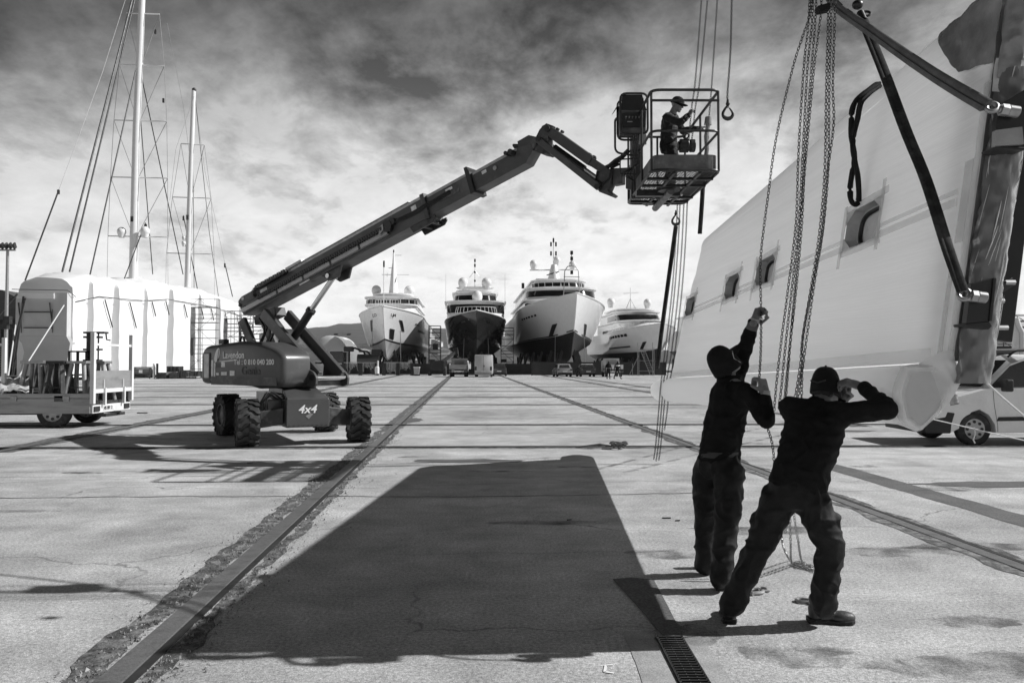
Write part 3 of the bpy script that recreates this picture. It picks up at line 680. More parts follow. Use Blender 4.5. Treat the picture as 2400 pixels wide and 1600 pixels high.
m = MB(); m.tube(rtube(rect(BX0, BX1, BY0, BY1, BZ + 1.14), rad=.14, closed=True), .021, 8, closed=True); m.tube([(BX0, BY0 + .03, BZ + 1.0), (BX1, BY0 + .03, BZ + 1.0)], .019, 8); m.build('top_rail', dark_steel, bf)
m = MB(); m.tube(rtube([(BX0, BY1, BZ + .56), (BX0, BY0, BZ + .56), (BX1, BY0, BZ + .56), (BX1, BY1, BZ + .56)], rad=.14), .019, 8); m.build('mid_rail', dark_steel, bf)
for x, y in [(BX0 + .005, BY0 + .05), (BX1 - .005, BY0 + .05), (BX0, BY1 - .1), (BX1, BY1 - .1), (BX1, 12.3), (BX0, 12.0), (BX0, 12.75), (BX1 - .45, BY1)]:
    m = MB(); m.tube([(x, y, BZ), (x, y, BZ + 1.14)], .018, 8); m.build('post', dark_steel, bf)
toe_m = mat('worn_toe_board', .13, .5, .1, var=.3, scale=4, grime=.3, gscale=5, gamt=.55)
m = MB(); m.tube([(BX0, BY1, BZ)] * 0 or [(0, 0, -50), (0, 0, -50.01)], .001, 3); m = MB()
tl = rtube([(BX0 + .02, BY1, 0), (BX0 + .02, BY0 + .02, 0), (BX1 - .02, BY0 + .02, 0), (BX1 - .02, BY1, 0)], rad=.14)
m.strap([V((p.x, p.y, BZ + .125)) for p in tl], .20, .006, (0, 0, 1)); m.build('toe_board', toe_m, bf)
m = MB(); st = .075; n = int((BX1 - BX0 + BY1 - BY0) / st)
for k in range(n):                    # expanded-metal floor
    for sg in (-1, 1):
        c_ = k * st; 
        x0 = BX0 + max(0, c_ - (BY1 - BY0)); y0 = BY0 + min(c_, BY1 - BY0); x1 = BX0 + min(c_, BX1 - BX0); y1 = BY0 + max(0, c_ - (BX1 - BX0))
        if sg < 0: y0, y1 = BY0 + BY1 - y0, BY0 + BY1 - y1
        a, b = V((x0, y0, BZ + .012 + .004 * sg)), V((x1, y1, BZ + .012 + .004 * sg))
        if (a - b).length > .05: m.beam(a, b, .009, .006)
m.build('mesh_floor', dark_steel, bf)
m = MB()
for y in (11.55, 12.0, 12.85, 13.2): m.beam((BX0, y, BZ - .03), (BX1, y, BZ - .03), .05, .04)
for x in (BX0 + .32, BX1 - .28): m.beam((x, BY0, BZ - .03), (x, BY1, BZ - .03), .04, .04)
m.beam((BX0 - .02, 12.45, BZ - .05), (BX1 - .3, 12.45, BZ - .05), .12, .10); m.cyl((2.42, 12.2, BZ - .07), (2.42, 12.2, BZ - .02), .17, n=20)
m.cyl((BX0 + .35, BY1 - .15, BZ - .04), (BX0 + .35, BY1 - .15, BZ - .01), .13, n=16)
m.build('floor_beam', dark_steel, bf)
m = MB(); m.cyl((BX0 + .46, BY1 - .05, BZ - .09), (BX0 + .46, 12.1, BZ - .09), .055, n=14); m.build('centre_tube', toe_m, bf)
px = jp(1489, 396)
m = MB(); m.beam((px.x, px.y, BZ - .05), (px.x, px.y, BZ + .98), .13, .16, up=(1, 0, 0)); m.beam((px.x, px.y, BZ + .02), (BX0 + .1, px.y, BZ + .02), .12, .14); m.beam((px.x - .05, px.y - .12, BZ + .3), (px.x - .05, px.y - .12, BZ + .95), .04, .05); m.build('mounting_post', lift_grey2, bf, bevel=.01)
# control console on the basket's side, with tilted lid and tubular guard
cx = P(1482, 268, 12.3); cb = MB()
cb.prism([cx + V(q) for q in [(-.20, -.12, .02), (-.20, .16, .18), (-.20, .16, -.33), (-.20, -.06, -.33)]], (.40, 0, 0)); cb.build('control_box', lift_grey2, bf, bevel=.01, fix=True)
m = MB(); m.prism([cx + V(q) for q in [(-.17, -.12, .24), (-.33, -.06, -.03), (-.26, .22, .10), (-.10, .2, .34)]], (.02, .02, .02)); m.prism([cx + V(q) for q in [(-.17, -.14, .26), (.13, -.14, .26), (.2, -.14, .02), (-.2, -.14, .02)]], (0, .015, 0)); m.build('console_lid', black_m, bf, fix=True)
m = MB(); m.box(cx + V((0, -.128, -.13)), (.34, .02, .22)); m.build('control_panel', black_m, bf)
m = MB(); 
for k in range(6): m.cyl(cx + V((-.12 + .05 * k, -.135, -.10)), cx + V((-.12 + .05 * k, -.165, -.09)), .012, n=8)
m.box(cx + V((-.06, -.14, -.16)), (.08, .01, .015)); m.build('control_knob', steel, bf)
m = MB(); 
for y_ in (-.17, .15): m.tube(rtube([cx + V((-.21, y_, .27)), cx + V((.21, y_, .27)), cx + V((.21, y_, -.36)), cx + V((-.21, y_, -.36))], rad=.1, closed=True), .018, 8, closed=True)
m.tube(rtube([cx + V((-.24, .05, -.05)), cx + V((-.27, .0, -.1)), cx + V((-.27, 0, -.6)), cx + V((.1, 0, -.66)), cx + V((.16, 0, -.5)), cx + V((.16, 0, .25))], rad=.09), .018, 8)
m.build('console_guard', dark_steel, bf)
m = MB(); m.box(cx + V((.13, -.19, -.45)), (.11, .06, .15)); m.build('junction_box', steel, bf, bevel=.008)
m = MB()
for k in range(4): m.tube([cx + V((.0 + .03 * k, -.1, -.34)), cx + V((-.02 + .03 * k, -.13, -.55)), cx + V((.02 + .02 * k, -.08, -.8)), cx + V((-.05 - .05 * k, -.05, -.95)), cx + V((.02, 0, -1.05))], .01, 6)
m.tube(rtube([cx + V((-.2, -.05, -.72)), cx + V((-.2, -.05, -.95)), cx + V((.05, -.05, -.95))], rad=.05), .012, 6); m.tube(rtube([cx + V((.1, -.05, -.70)), cx + V((-.2, -.05, -.72))], rad=.05), .012, 6)
m.build('control_cable', black_m, bf)

# hoses, clamps and decals along the boom
for k in range(3):
    m = MB(); m.tube([Bp(2.95, -.25 - .018 * k, .03 - .02 * k), Bp(3.2, -.228, .02 - .03 * k), Bp(3.5, -.235, .0 - .03 * k), Bp(3.72, -.24, .02 - .03 * k), Bp(3.9, -.2, .03 - .03 * k), Bp(4.3, -.195, .05 - .03 * k)], .011, 6); m.build('boom_hose', black_m, b1)
for p_, h_, w_, z_, mt_ in ((-.9, .10, .22, .07, label_m), (.25, -.2, .3, .035, label_m), (3.4, .08, .12, .09, label_m), (4.2, .08, .16, .05, label_m), (5.0, .06, .10, .06, label_m)):
    s_ = -.206 if p_ < 3.73 else (-.176 if p_ < 4.75 else -.146)
    bprism([(p_, h_ - z_ / 2), (p_ + w_, h_ - z_ / 2), (p_ + w_, h_ + z_ / 2), (p_, h_ + z_ / 2)], s_, s_ - .003).build('sticker_patch', mt_, b1 if p_ < 3.73 else (b2 if p_ < 4.75 else b3), fix=True)
for p_, r_ in ((.55, .05), (.85, .035), (1.15, .045)):
    m = MB(); m.cyl(Bp(p_, -.1, -.236), Bp(p_, -.1, -.242), r_, n=18); m.build('access_hole', black_m, b1)
m = MB()
for k in range(9): q = CH_ @ V((lerp(-.36, .36, k / 8), -.345, .40)); m.cyl(q, q - ey * .012, .012, n=6)
m.build('chassis_bolt', dark_steel, lift)
m = MB(); m.prism([CH_ @ V((x, -.342, z)) for x, z in [(-.05, .58), (.04, .63), (.10, .62), (.01, .52)]], -ey * .004); m.build('sticker_patch', steel, lift, fix=True)  # small pale slanted patch below the lettering
# ---------------- wrapped hull panel hanging from chains ----------------
YN, YF = 4.70, 13.6
def hz(Y, ze): return ze - (.03 + .02 * max(0, min(1, (ze - 2.7) / 1.0))) * (Y - YN)
def hx(Y, ze): return 2.60 + .153 * (ze - 1.63) + .005 * (Y - YN)
def HP(Y, ze, off=0.0): return V((hx(Y, ze) - off, Y, hz(Y, ze) + off * .15))
def film(name, c, rough, bump=.4, bs=6, st=(1, 1, 1), var=.12, coat=0):
    return mat(name, c, rough, var=var, scale=2.2, stretch=st, bump=bump, bscale=bs, coat=coat, fine=0)
panel_m = film('white_film_wrap', .82, .42, .45, 9, (1, .10, 3.0), var=.10)
def translucent(m, f, c):
    nt = m.node_tree; N = nt.nodes; L = nt.links; b = N['Principled BSDF']; t = N.new('ShaderNodeBsdfTranslucent'); t.inputs[0].default_value = (c, c, c, 1); x = N.new('ShaderNodeMixShader'); x.inputs[0].default_value = f
    L.new(b.outputs[0], x.inputs[1]); L.new(t.outputs[0], x.inputs[2]); L.new(x.outputs[0], N['Material Output'].inputs[0])
translucent(panel_m, .27, .9)
back_m = film('added_diffuser_sheet', .85, .5, .2, 5)
translucent(back_m, .75, .92)
roll_m = film('white_roll_film', .84, .42, .4, 9, (1, .10, 3.0), var=.08)
translucent(roll_m, .62, .92)                       # thin stretched film: the sun behind it glows through
tape_m = film('white_tape', .90, .38, .3, 14, var=.04)
def sheer(m, f):
    nt = m.node_tree; N = nt.nodes; L = nt.links; b = N['Principled BSDF']; t = N.new('ShaderNodeBsdfTransparent'); x = N.new('ShaderNodeMixShader'); x.inputs[0].default_value = f
    L.new(b.outputs[0], x.inputs[1]); L.new(t.outputs[0], x.inputs[2]); L.new(x.outputs[0], N['Material Output'].inputs[0])
sheer(tape_m, .66)
seam_m = film('seam_tape', .95, .4, .2, 14, var=.03); sheer(seam_m, .8)
clear_m = film('crumpled_clear_film', .15, .14, .6, 9, (2.2, 2.2, .3), var=.12, coat=1.0)
clear_l = film('pale_crumpled_film', .6, .2, 1.0, 12, var=.3, coat=.5)
clear_e = film('edge_film', .75, .2, .8, 12, var=.2, coat=.5)
dark_film_shade = film('dark_film_shade', .24, .22, 1.0, 7, var=.5, coat=.6)
def crumple(fn, nu, nv, amp, seed, fr=5):
    rows = []
    for i in range(nu + 1):
        row = []
        for j in range(nv + 1):
            p = fn(i / nu, j / nv); n_ = noise.fractal(V((p.x * fr, p.y * fr, p.z * fr * .6 + seed)), 1, 2, 4); r_ = 1 - abs(noise.noise(V((p.x * fr * 1.3 + seed, p.y * fr, p.z * fr))))
            row.append(p + V((-amp * n_ * .6, -amp * (n_ + r_ ** 4), amp * n_ * .5)))
        rows.append(row)
    return rows
crumple0 = crumple
panel = empty('wrapped_boat_panel', (2.7, 9, 1.3), 'long white film-wrapped boat panel with four portholes, hanging from chains', 'boat panel')
wins = [(5.98, 6.62), (8.42, 9.12), (9.78, 10.46), (12.2, 12.9)]
WL, WH = 2.60, 2.93
ys = sorted(set([YN + (YF - YN) * k / 60 for k in range(61)] + [y for w in wins for y in w]))
zs = sorted(set([1.63 + 2.16 * k / 18 for k in range(19)] + [WL, WH]))
def is_win(y0, y1, z0, z1):
    ym, zm = (y0 + y1) / 2, (z0 + z1) / 2
    return any(a < ym < b for a, b in wins) and WL < zm < WH
def endY(ze): return YF - .8 * max(0, min(1, (ze - 1.63) / 2.1))
def face_pt(y, ze):
    yy = YN + (y - YN) * 1.0; yy = min(yy, endY(ze)) 
    t = max(0, (yy - (endY(ze) - .35)) / .35); p = HP(yy, ze); p.x += .22 * t * t
    p.x += .006 * noise.fractal(V((yy * .8, ze * 2.5, 0)), 1, 2, 3)
    return p
m = MB(); idx = {}
for i, y in enumerate(ys):
    for j, ze in enumerate(zs): idx[i, j] = len(m.v); m.v.append(face_pt(y, ze))
for i in range(len(ys) - 1):
    for j in range(len(zs) - 1):
        if not is_win(ys[i], ys[i + 1], zs[j], zs[j + 1]): m.f.append([idx[i, j], idx[i, j + 1], idx[i + 1, j + 1], idx[i + 1, j]]); m.sm.append(True)
# rounded top, back face, underside
TH = .15; ZT = 3.79; rows = []
for y in ys:
    yy = min(y, endY(ZT)); b = HP(yy, ZT); tt = max(0, (yy - (endY(ZT) - .35)) / .35); b.x += .22 * tt * tt; row = []
    for k in range(9):
        a = pi * k / 8; row.append(b + V((TH / 2 - TH / 2 * cos(a), 0, .16 * sin(a))))
    rows.append(row)
m.grid(rows, True)
pf = m.build('wrapped_face', panel_m, panel, auto=50)
m = MB(); m.grid([[HP(min(y, endY(ze)), ze) + V((TH, 0, 0)) for ze in (1.63, 2.2, 2.8, 3.4, ZT)] for y in ys], True); m.build('added_diffuser_sheet', back_m, panel)  # unseen sheet added behind the face to soften sunlight coming through
# near end face
e = MB(); ol = [HP(YN, ze) for ze in zs] + rows[0][1:9] + [HP(YN, ze) + V((TH, 0, 0)) for ze in reversed(zs)]; e.prism(ol, (0, .02, 0)); e.build('end_face', clear_m, panel, fix=True)
# rolled edge along the bottom, its near end folded into a flat six-sided cap
def rollc(Y): return V((2.452 + .012 * (Y - YN), Y, hz(Y, 1.63) - .205))
hexp = [(-1.02, .1), (-.72, .95), (.30, 1.0), (.98, .55), (.45, -.55), (-.25, -1.18), (-.82, -.8)]
def hexr(a):
    dx, dz = cos(a), sin(a)
    for (ax, az), (bx, bz_) in zip(hexp, hexp[1:] + hexp[:1]):
        ex_, ez_ = bx - ax, bz_ - az; det = dx * -ez_ + ex_ * dz
        if abs(det) < 1e-9: continue
        t = (ax * -ez_ + ex_ * az) / det; q = (dx * az - dz * ax) / det
        if t > 0 and -1e-6 <= q <= 1 + 1e-6: return t
    return 1
def roll_ring(Y, r, h, n=48):
    c_ = rollc(Y); return [c_ + V((-cos(a) * r * .165 * lerp(1, hexr(pi - a), h), 0, sin(a) * r * .185 * lerp(1, hexr(pi - a), h))) for a in [2 * pi * q / n for q in range(n)]]
rl = MB(); rr = [roll_ring(YN + o, r, h) for o, r, h in ((.02, .84, 1), (.02, .93, 1), (.03, .985, .95), (.06, 1.03, .75), (.12, 1.045, .45), (.20, 1.03, .2), (.32, 1.0, 0))]
for k in range(1, 41):
    t = k / 40; Y = YN + .32 + t * (YF + .55 - YN - .32); r = 1.0
    if t > .95: r = math.sqrt(max(.03, 1 - ((t - .95) / .05) ** 2)) * .9 + .1
    rr.append(roll_ring(Y, r * (1 + .015 * noise.noise(V((Y * 3, 0, 0)))), 0))
rl.loft(rr, False); rl.build('rolled_edge', roll_m, panel, auto=75)
m = MB(); m.add(roll_ring(YN + .021, .86, 1), [list(range(48))]); m.v = [q for q in m.v]; m.build('end_cap', film('cap_film', .62, .4, .2, 5, var=.12), panel)
m = MB(); m.loft([roll_ring(YN + o, r, h) for o, r, h in ((.012, .80, 1), (.010, .94, 1), (.024, 1.0, .95), (.055, 1.045, .75), (.085, 1.055, .6))], False); m.build('cap_tape', tape_m, panel)
# stretched film from the roll up to the panel's near edge
m = MB(); rws = []
for i in range(17):
    t = i / 16; a = lerp(rollc(YN + .05) + V((-.03, 0, .19)), rollc(YN + .03) + V((.09, 0, -.10)), t); b = lerp(V((2.60, YN - .004, 1.70)), V((2.645, YN - .0, 1.50)), t)
    rws.append([lerp(a, b, s_ / 16) + V((0, -.03 * sin(pi * s_ / 16) * (1 - t * .5), .02 * sin(pi * s_ / 16) * (1 - t))) + V((0, .006, .004)) * noise.noise(V((t * 5 - s_ * .25, s_ * .3, 2))) for s_ in range(17)])
m.grid(rws, True); m.build('film_skirt', panel_m, panel)
# tapes
def tape_line(ya, yb, za, zb, w, name='tape', d=.006, n=24, mt=None):
    m = MB(); m.strap([HP(lerp(ya, yb, k / n), lerp(za, zb, k / n), d) for k in range(n + 1)], w, .003, (0, 0, 1)); return m.build(name, mt or tape_m, panel)
m = MB()
for ya, yb in [(YN + .2, 5.96), (6.64, 8.40), (9.14, 9.76), (10.48, 12.18)]:
    m.strap([HP(lerp(ya, yb, k / 12), 2.62 + .05 * 0, .006) for k in range(13)], .05, .003, (0, 0, 1)); m.strap([HP(lerp(ya, yb, k / 12), 2.685, .009) for k in range(13)], .03, .003, (0, 0, 1))
m.build('tape', tape_m, panel)
tape_line(YN + .25, YF - .1, 1.665, 1.655, .11, d=.004, mt=seam_m)
# near-edge tape and crease
m = MB(); m.strap([HP(YN + .02, lerp(1.66, 3.3, k / 20), .006) + V((0, .01 * noise.noise(V((k * .7, 0, 0))), 0)) for k in range(21)], .07, .004, (0, 1, 0)); m.build('edge_tape', tape_m, panel)
m = MB(); m.strap([HP(YN + .10, lerp(2.35, 2.85, k / 8), .010) for k in range(9)], .09, .003, (0, 1, 0)); m.strap([HP(YN + .14, lerp(1.68, 2.2, k / 8), .010) for k in range(9)], .05, .003, (0, 1, 0)); sheer(clear_e, .6); m.build('edge_tape', clear_e, panel)
# portholes: recess and black rim
recess_m = film('recess_film', .62, .3, 1.0, 8, var=.35, coat=.3)
pane_m = mat('porthole_film', .7, .3, var=.15, scale=5, bump=.4, bscale=9)
for a, b in wins:
    d = .12; m = MB(); A = [HP(a, WL), HP(b, WL), HP(b, WH), HP(a, WH)]; B = [q + V((d, 0, 0)) for q in A]
    m.add(A + B, [(0, 1, 5, 4), (1, 2, 6, 5), (2, 3, 7, 6), (3, 0, 4, 7)])
    # chamfered corners
    for i, (sy, sz) in enumerate([(1, 1), (-1, 1), (-1, -1), (1, -1)]):
        c_ = A[i]; m.prism([c_, c_ + V((0, sy * .09, 0)), c_ + V((.012 * sz, 0, sz * .09))], (d, 0, 0))
    po = m.build('porthole', recess_m, panel)
    m = MB()
    for (y_, z_, sy, sz) in ((a, WL, 1, 1), (b, WL, -1, 1), (b, WH, -1, -1), (a, WH, 1, -1)):
        m.prism([HP(y_ - sy * .01, z_ - sz * .01, .004), HP(y_ + sy * .17, z_ - sz * .01, .004), HP(y_ - sy * .01, z_ + sz * .11, .004)], (.004, 0, 0))
    m.build('corner_film', panel_m, po); m = MB()
    for (y0, z0, y1, z1) in [(a - .06, WL - .02, b + .05, WL - .02), (a - .10, WH + .02, b + .02, WH + .02), (a - .02, WL - .10, a - .02, WH + .12), (b + .02, WL - .14, b + .02, WH + .06)]:
        vert = abs(z1 - z0) > .01; q = [HP(lerp(y0, y1, k / 4), lerp(z0, z1, k / 4) + .008 * random.uniform(-1, 1), .008 + .003 * random.random() + (.004 if vert else 0)) for k in range(5)]
        m.strap(q, .055, .003, (0, 1, 0) if vert else (0, 0, 1))
    m.build('window_tape', tape_m, po)
    m = MB(); m.add([q + V((-.02, 0, 0)) for q in B], [(0, 1, 2, 3)]); m.build('pane', pane_m, po)
    m = MB(); yc, zc = (a + b) / 2 - .03, (WL + WH) / 2
    m.tube([HP(yc + .25 * math.copysign(abs(cos(t)) ** .6, cos(t)), zc + .135 * math.copysign(abs(sin(t)) ** .6, sin(t)), -.085) for t in [2 * pi * k / 32 for k in range(32)]], .018, 6, closed=True); m.build('rim', black_m, po)
# dark film colours in the shade on the upper near corner, and bundle of film-wrapped flange beyond the end
def over(Y, s):                      # up the face, then over the rounded top edge
    if s < ZT: return HP(Y, s, .012)
    a = min(pi, (s - ZT) / .16); return HP(Y, ZT) + V((TH / 2 - (TH / 2 + .012) * cos(a), 0, .172 * sin(a)))
def over_(Y, s): p = over(max(YN - .005, Y), s); return p + V((-.014, 0, .003))
m = MB(); m.grid(crumple(lambda a, b: over(YN - .01 + (.85 - .45 * (1 - a) ** 2) * b, lerp(3.40 + .10 * b, ZT + .45, a)), 40, 30, .016, 3, 6), True)
m.build('dark_film_shade', dark_film_shade, panel)
m = MB(); m.grid(crumple(lambda a, b: HP(YN, lerp(3.30, ZT + .02, a)) + V((.005 + .17 * b, -.02 - .06 * sin(pi * b), 0)), 30, 16, .028, 8, 6), True); m.build('dark_film_shade', dark_film_shade, panel, solid=.003)
m = MB(); m.grid(crumple(lambda a, b: HP(YN - .012, lerp(3.22, 3.42, a)) + V((-.004 + .26 * b, -.006 - .05 * sin(pi * b), -.05 * b)), 16, 16, .012, 12, 9), True); m.build('film_patch', clear_l, panel)
m = MB()
def flange(t, a): 
    z = lerp(1.50, 3.35, t); x = 2.60 + .153 * (z - 1.63); return V((x + .12 - .105 * cos(a), YN - .02 - .075 * sin(a), z))
rws = []
for i in range(141):
    t = i / 140; ring = []
    for k in range(36):
        a = 2 * pi * k / 36; p = flange(t, a); n_ = noise.fractal(V((cos(a) * 1.5, t * 7 + sin(a), 3)), 1, 2, 3); r_ = abs(noise.noise(V((cos(a) * 1.8 + t * 6, t * 16 - cos(a) * 2, sin(a) * 2))))
        p = lerp(V((2.60 + .153 * (p.z - 1.63) + .12, YN - .02, p.z)), p, 1 + .12 * n_ - .22 * r_); ring.append(p)
    rws.append(ring)
m.loft(rws, True); m.build('film_bundle', clear_m, panel, auto=70)
m = MB(); random.seed(44)
for k in range(26):
    t0 = random.random() ** .8 * .97; a0 = random.uniform(.2, 2.6); ln = random.uniform(.05, .16); tw = random.uniform(.1, .45) * (1 if random.random() < .8 else -1); w_ = random.uniform(.0012, .0036)
    pts = []
    for q in range(7):
        s_ = q / 6; p = flange(min(1, t0 + ln * s_), a0 + tw * s_); c_ = V((2.60 + .153 * (p.z - 1.63) + .12, YN - .02, p.z)); pts.append(c_ + (p - c_) * 1.01 + V((0, -.004, .004 * noise.noise(V((k, q * .7, 0))))))
    m.tube(pts, [w_ * .3, w_ * .8, w_, w_, w_ * .9, w_ * .6, w_ * .2], 5)
o = m.build('crease_glint', clear_l, panel); o['kind'] = 'stuff'  # pale strands stand in for bright reflections along the film's creases

m = MB(); m.grid(crumple(lambda a, b: V((2.98 + .30 * b, YN + .35 - .16 * sin(pi * b), lerp(3.10, 3.52, a) + .07 * sin(pi * b))), 14, 14, .05, 21, 6), True); m.build('film_bundle', clear_m, panel, solid=.004)
# black lifting frame bolted to the end
def plate(pts, D, t): m = MB(); m.prism([P(u, v, D) for u, v in pts], (0, t, 0)); return m
fr = plate([(2277, 664), (2330, 651), (2319, 752), (2265, 758)], YN - .16, .05).build('lifting_frame', black_m, panel, bevel=.004, fix=True)
plate([(2265, 758), (2319, 752), (2326, 764), (2318, 772), (2266, 764)], YN - .15, .14).build('bracket_foot', black_m, fr, bevel=.004, fix=True)
plate([(2329, 651), (2336, 651), (2326, 752), (2319, 753)], YN - .17, .07).build('bracket_edge', black_m, fr, bevel=.003, fix=True)
plate([(2343, 245), (2420, 200), (2418, 345), (2332, 343), (2336, 290)], YN - .16, .05).build('upper_bracket', black_m, fr, bevel=.004, fix=True)
plate([(2332, 343), (2418, 345), (2400, 352), (2336, 350)], YN - .18, .14).build('upper_bracket', black_m, fr, bevel=.004, fix=True)
plate([(2335, 305), (2396, 297), (2400, 338), (2333, 342)], YN - .20, .04).build('upper_bracket', dark_film_shade, fr, fix=True)
m = MB(); m.beam(P(2342, 800, YN + .28), P(2410, 250, YN + .28), .105, .10, up=(0, 1, 0)); m.build('upright_beam', black_m, fr, bevel=.006)
m = MB(); m.beam(P(2331, 790, YN + .20), P(2396, 300, YN + .20), .006, .05, up=(0, 1, 0)); m.beam(P(2368, 660, YN + .2), P(2318, 690, YN + .16), .05, .05); m.build('upright_beam', black_m, fr, bevel=.004)
m = MB()
for (u, v) in [(2367, 662), (2350, 768), (2341, 705), (2326, 746), (2326, 722)]: c_ = P(u, v, YN + .17); m.cyl(c_ + V((-.03, 0, 0)), c_ + V((.03, 0, 0)), .016, n=6, smooth=False)
m.build('bolt', steel, fr)
def pin(ua, va, ub, vb, D):
    a, b = P(ua, va, D), P(ub, vb, D); d = (b - a)
    m = MB(); m.cyl(a, a + d * .42, .036, n=6, smooth=False); m.cyl(a + d * .42, b, .033, n=20); m.cyl(a - d * .12, a, .022, n=12); return m.build('threaded_pin', steel, fr, bevel=.003)
pin(2274, 693, 2310, 698, YN - .20); pin(2344, 257, 2386, 263, YN - .20)
def ringpts(c, r, ax1, ax2, n=20, a0=0, a1=2 * pi): return [c + V(ax1) * (r * cos(a0 + (a1 - a0) * k / n)) + V(ax2) * (r * sin(a0 + (a1 - a0) * k / n)) for k in range(n + (0 if abs(a1 - a0 - 2 * pi) < 1e-3 else 1))]
m = MB(); m.tube(ringpts(P(2260, 690, YN - .20), .036, (.9, 0, .2), (.1, .5, .8)), .013, 8, closed=True); m.build('shackle_ring', steel, fr)
m = MB(); m.tube(ringpts(P(2325, 252, YN - .20), .036, (.9, 0, .2), (.1, .5, .8)), .013, 8, closed=True); m.build('shackle_ring', steel, fr)
# ---------------- slings ----------------
def web(name, c, **k): return mat(name, c, .9, spec=.15, var=.25, scale=9, stretch=(1, 1, 1), bump=.3, bscale=160, fine=.12, **k)
web_d = web('dark_webbing', .035, grime=.11, gscale=5, gamt=.7); web_g = web('grey_webbing', .15, grime=.07, gscale=3, gamt=.4); web_b = web('black_webbing', .02)
def sling(name, pts, w, t, mt, label, side=(1, 0, -.6), seam=True, fold=True):
    q = [P(*p) for p in pts]; out = []
    for i in range(len(q) - 1):
        p0, p1, p2, p3 = q[max(i - 1, 0)], q[i], q[i + 1], q[min(i + 2, len(q) - 1)]
        for k in range(6): h = k / 6; out.append(.5 * ((2 * p1) + (p2 - p0) * h + (2 * p0 - 5 * p1 + 4 * p2 - p3) * h * h + (3 * p1 - p0 - 3 * p2 + p3) * h ** 3))
    out.append(q[-1]); m = MB(); n = len(out); rings = []
    for i, p in enumerate(out):
        d = (out[min(i + 1, n - 1)] - out[max(i - 1, 0)]).normalized(); s_ = V(side); s_ = (s_ - d * s_.dot(d)).normalized(); u = d.cross(s_); W = (w[0] + (w[1] - w[0]) * i / (n - 1)) if isinstance(w, tuple) else w
        sg = 1 if u.y < 0 else -1; u = u * sg
        prof = [(-.5, 0), (-.42, .5), (-.2, .9 if fold else .5), (-.08, .25 if fold else .5), (.05, .75 if fold else .5), (.3, .6), (.46, .4), (.5, 0), (.3, -.5), (-.3, -.5)]
        rings.append([p + s_ * (W * a) + u * (t * b * (1 + .3 * noise.noise(V((i * .35, a * 3, 4))))) for a, b in prof])
    m.loft(rings, True, True); o = m.build(name, mt, None, auto=60, loc=q[0]); tag(o, label, 'sling', 'lifting slings on the wrapped panel'); return o
sling('lifting_sling', [(1800, -160, 6.6), (1925, -30, 6.2), (1964, 18, 6.05), (2034, 68, 5.75), (2139, 142, 5.25), (2219, 194, 4.9), (2312, 248, 4.5)], (.07, .085), .02, web_g, 'wide grey padded lifting sling running down to the upper shackle', side=(.55, 0, .83))
sling('lifting_sling', [(2022, 46, 5.9), (2072, 169, 5.5), (2123, 306, 5.1), (2171, 424, 4.85), (2222, 585, 4.56), (2256, 682, 4.5)], (.078, .07), .010, web_d, 'flat dark lifting sling crossing the panel to the lower shackle', side=(1, 0, .3))
lp = sling('lifting_sling', [(2059, 196, 6.35), (2022, 222, 6.25), (2000, 250, 6.25), (1994, 310, 6.3), (2002, 370, 6.35), (1992, 450, 6.42), (2000, 478, 6.4), (2012, 470, 6.36), (2010, 410, 6.3), (1998, 340, 6.28), (2010, 280, 6.2), (2022, 234, 6.2), (2060, 202, 6.35)], .052, .03, web_b, 'black webbing loop draped over the top edge above the largest porthole', side=(0, 1, .4), fold=False)
sling('lifting_sling', [(1584, 530, 13.0), (1551, 772, 13.4), (1541, 862, 13.7)], .075, .03, web_d, 'dark strap from the hook down to the far end of the panel', side=(1, .2, 0))
sling('lifting_sling', [(1648, 400, 12.6), (1646, 460, 12.65), (1640, 548, 12.8)], .075, .03, web_d, 'short dark strap rising from the far top edge into the basket', side=(1, .2, 0))
# ---------------- chains ----------------
def chain(pts, label, pitch=.0245, wr=.0028, wd=.0082, mt=None, group='hoist chains', sub=10, name='hoist_chain', jit=.12, up=0):
    q = [V(p) for p in pts]; path = []
    for i in range(len(q) - 1):                 # Catmull-Rom
        p0, p1, p2, p3 = q[max(i - 1, 0)], q[i], q[i + 1], q[min(i + 2, len(q) - 1)]
        for k in range(sub):
            t = k / sub; path.append(.5 * ((2 * p1) + (p2 - p0) * t + (2 * p0 - 5 * p1 + 4 * p2 - p3) * t * t + (3 * p1 - p0 - 3 * p2 + p3) * t ** 3))
    path.append(q[-1])
    if up: path.insert(0, q[0] + (q[0] - q[1]).normalized() * .3 + V((0, 0, up)))
    m = MB(); acc = 0; last = path[0]; cnt = 0; L_ = pitch / 2 + wr * 1.0
    loop = [(L_ - wd + wd * cos(a) if cos(a) > 1e-6 else -(L_ - wd) + wd * cos(a), wd * sin(a)) for a in [-pi / 2 * .98, -pi / 4, 0, pi / 4, pi / 2 * .98, pi / 2 * 1.02, 3 * pi / 4, pi, 5 * pi / 4, 3 * pi / 2 * .995]]
    for i in range(1, len(path)):
        a, b = path[i - 1], path[i]; l = (b - a).length
        if l < 1e-6: continue
        d = (b - a) / l; t = pitch - acc
        while t <= l:
            c_ = a + d * t; x = d.cross(V((.3, .9, .1))).normalized(); y = d.cross(x); ro = (.5 if cnt % 2 else 0) * pi + .5 + random.uniform(-jit, jit); s_ = x * cos(ro) + y * sin(ro)
            m.tube([c_ + d * u + s_ * w for u, w in loop], wr, 5, closed=True); cnt += 1; t += pitch
        acc = (acc + l) % pitch if True else 0
    o = m.build(name, mt or chain_m, None, loc=q[0]); tag(o, label, 'chain', group); return o
def pc(lst): return [P(u, v, D) for u, v, D in lst]
HG = 'hoist chains over the panel'
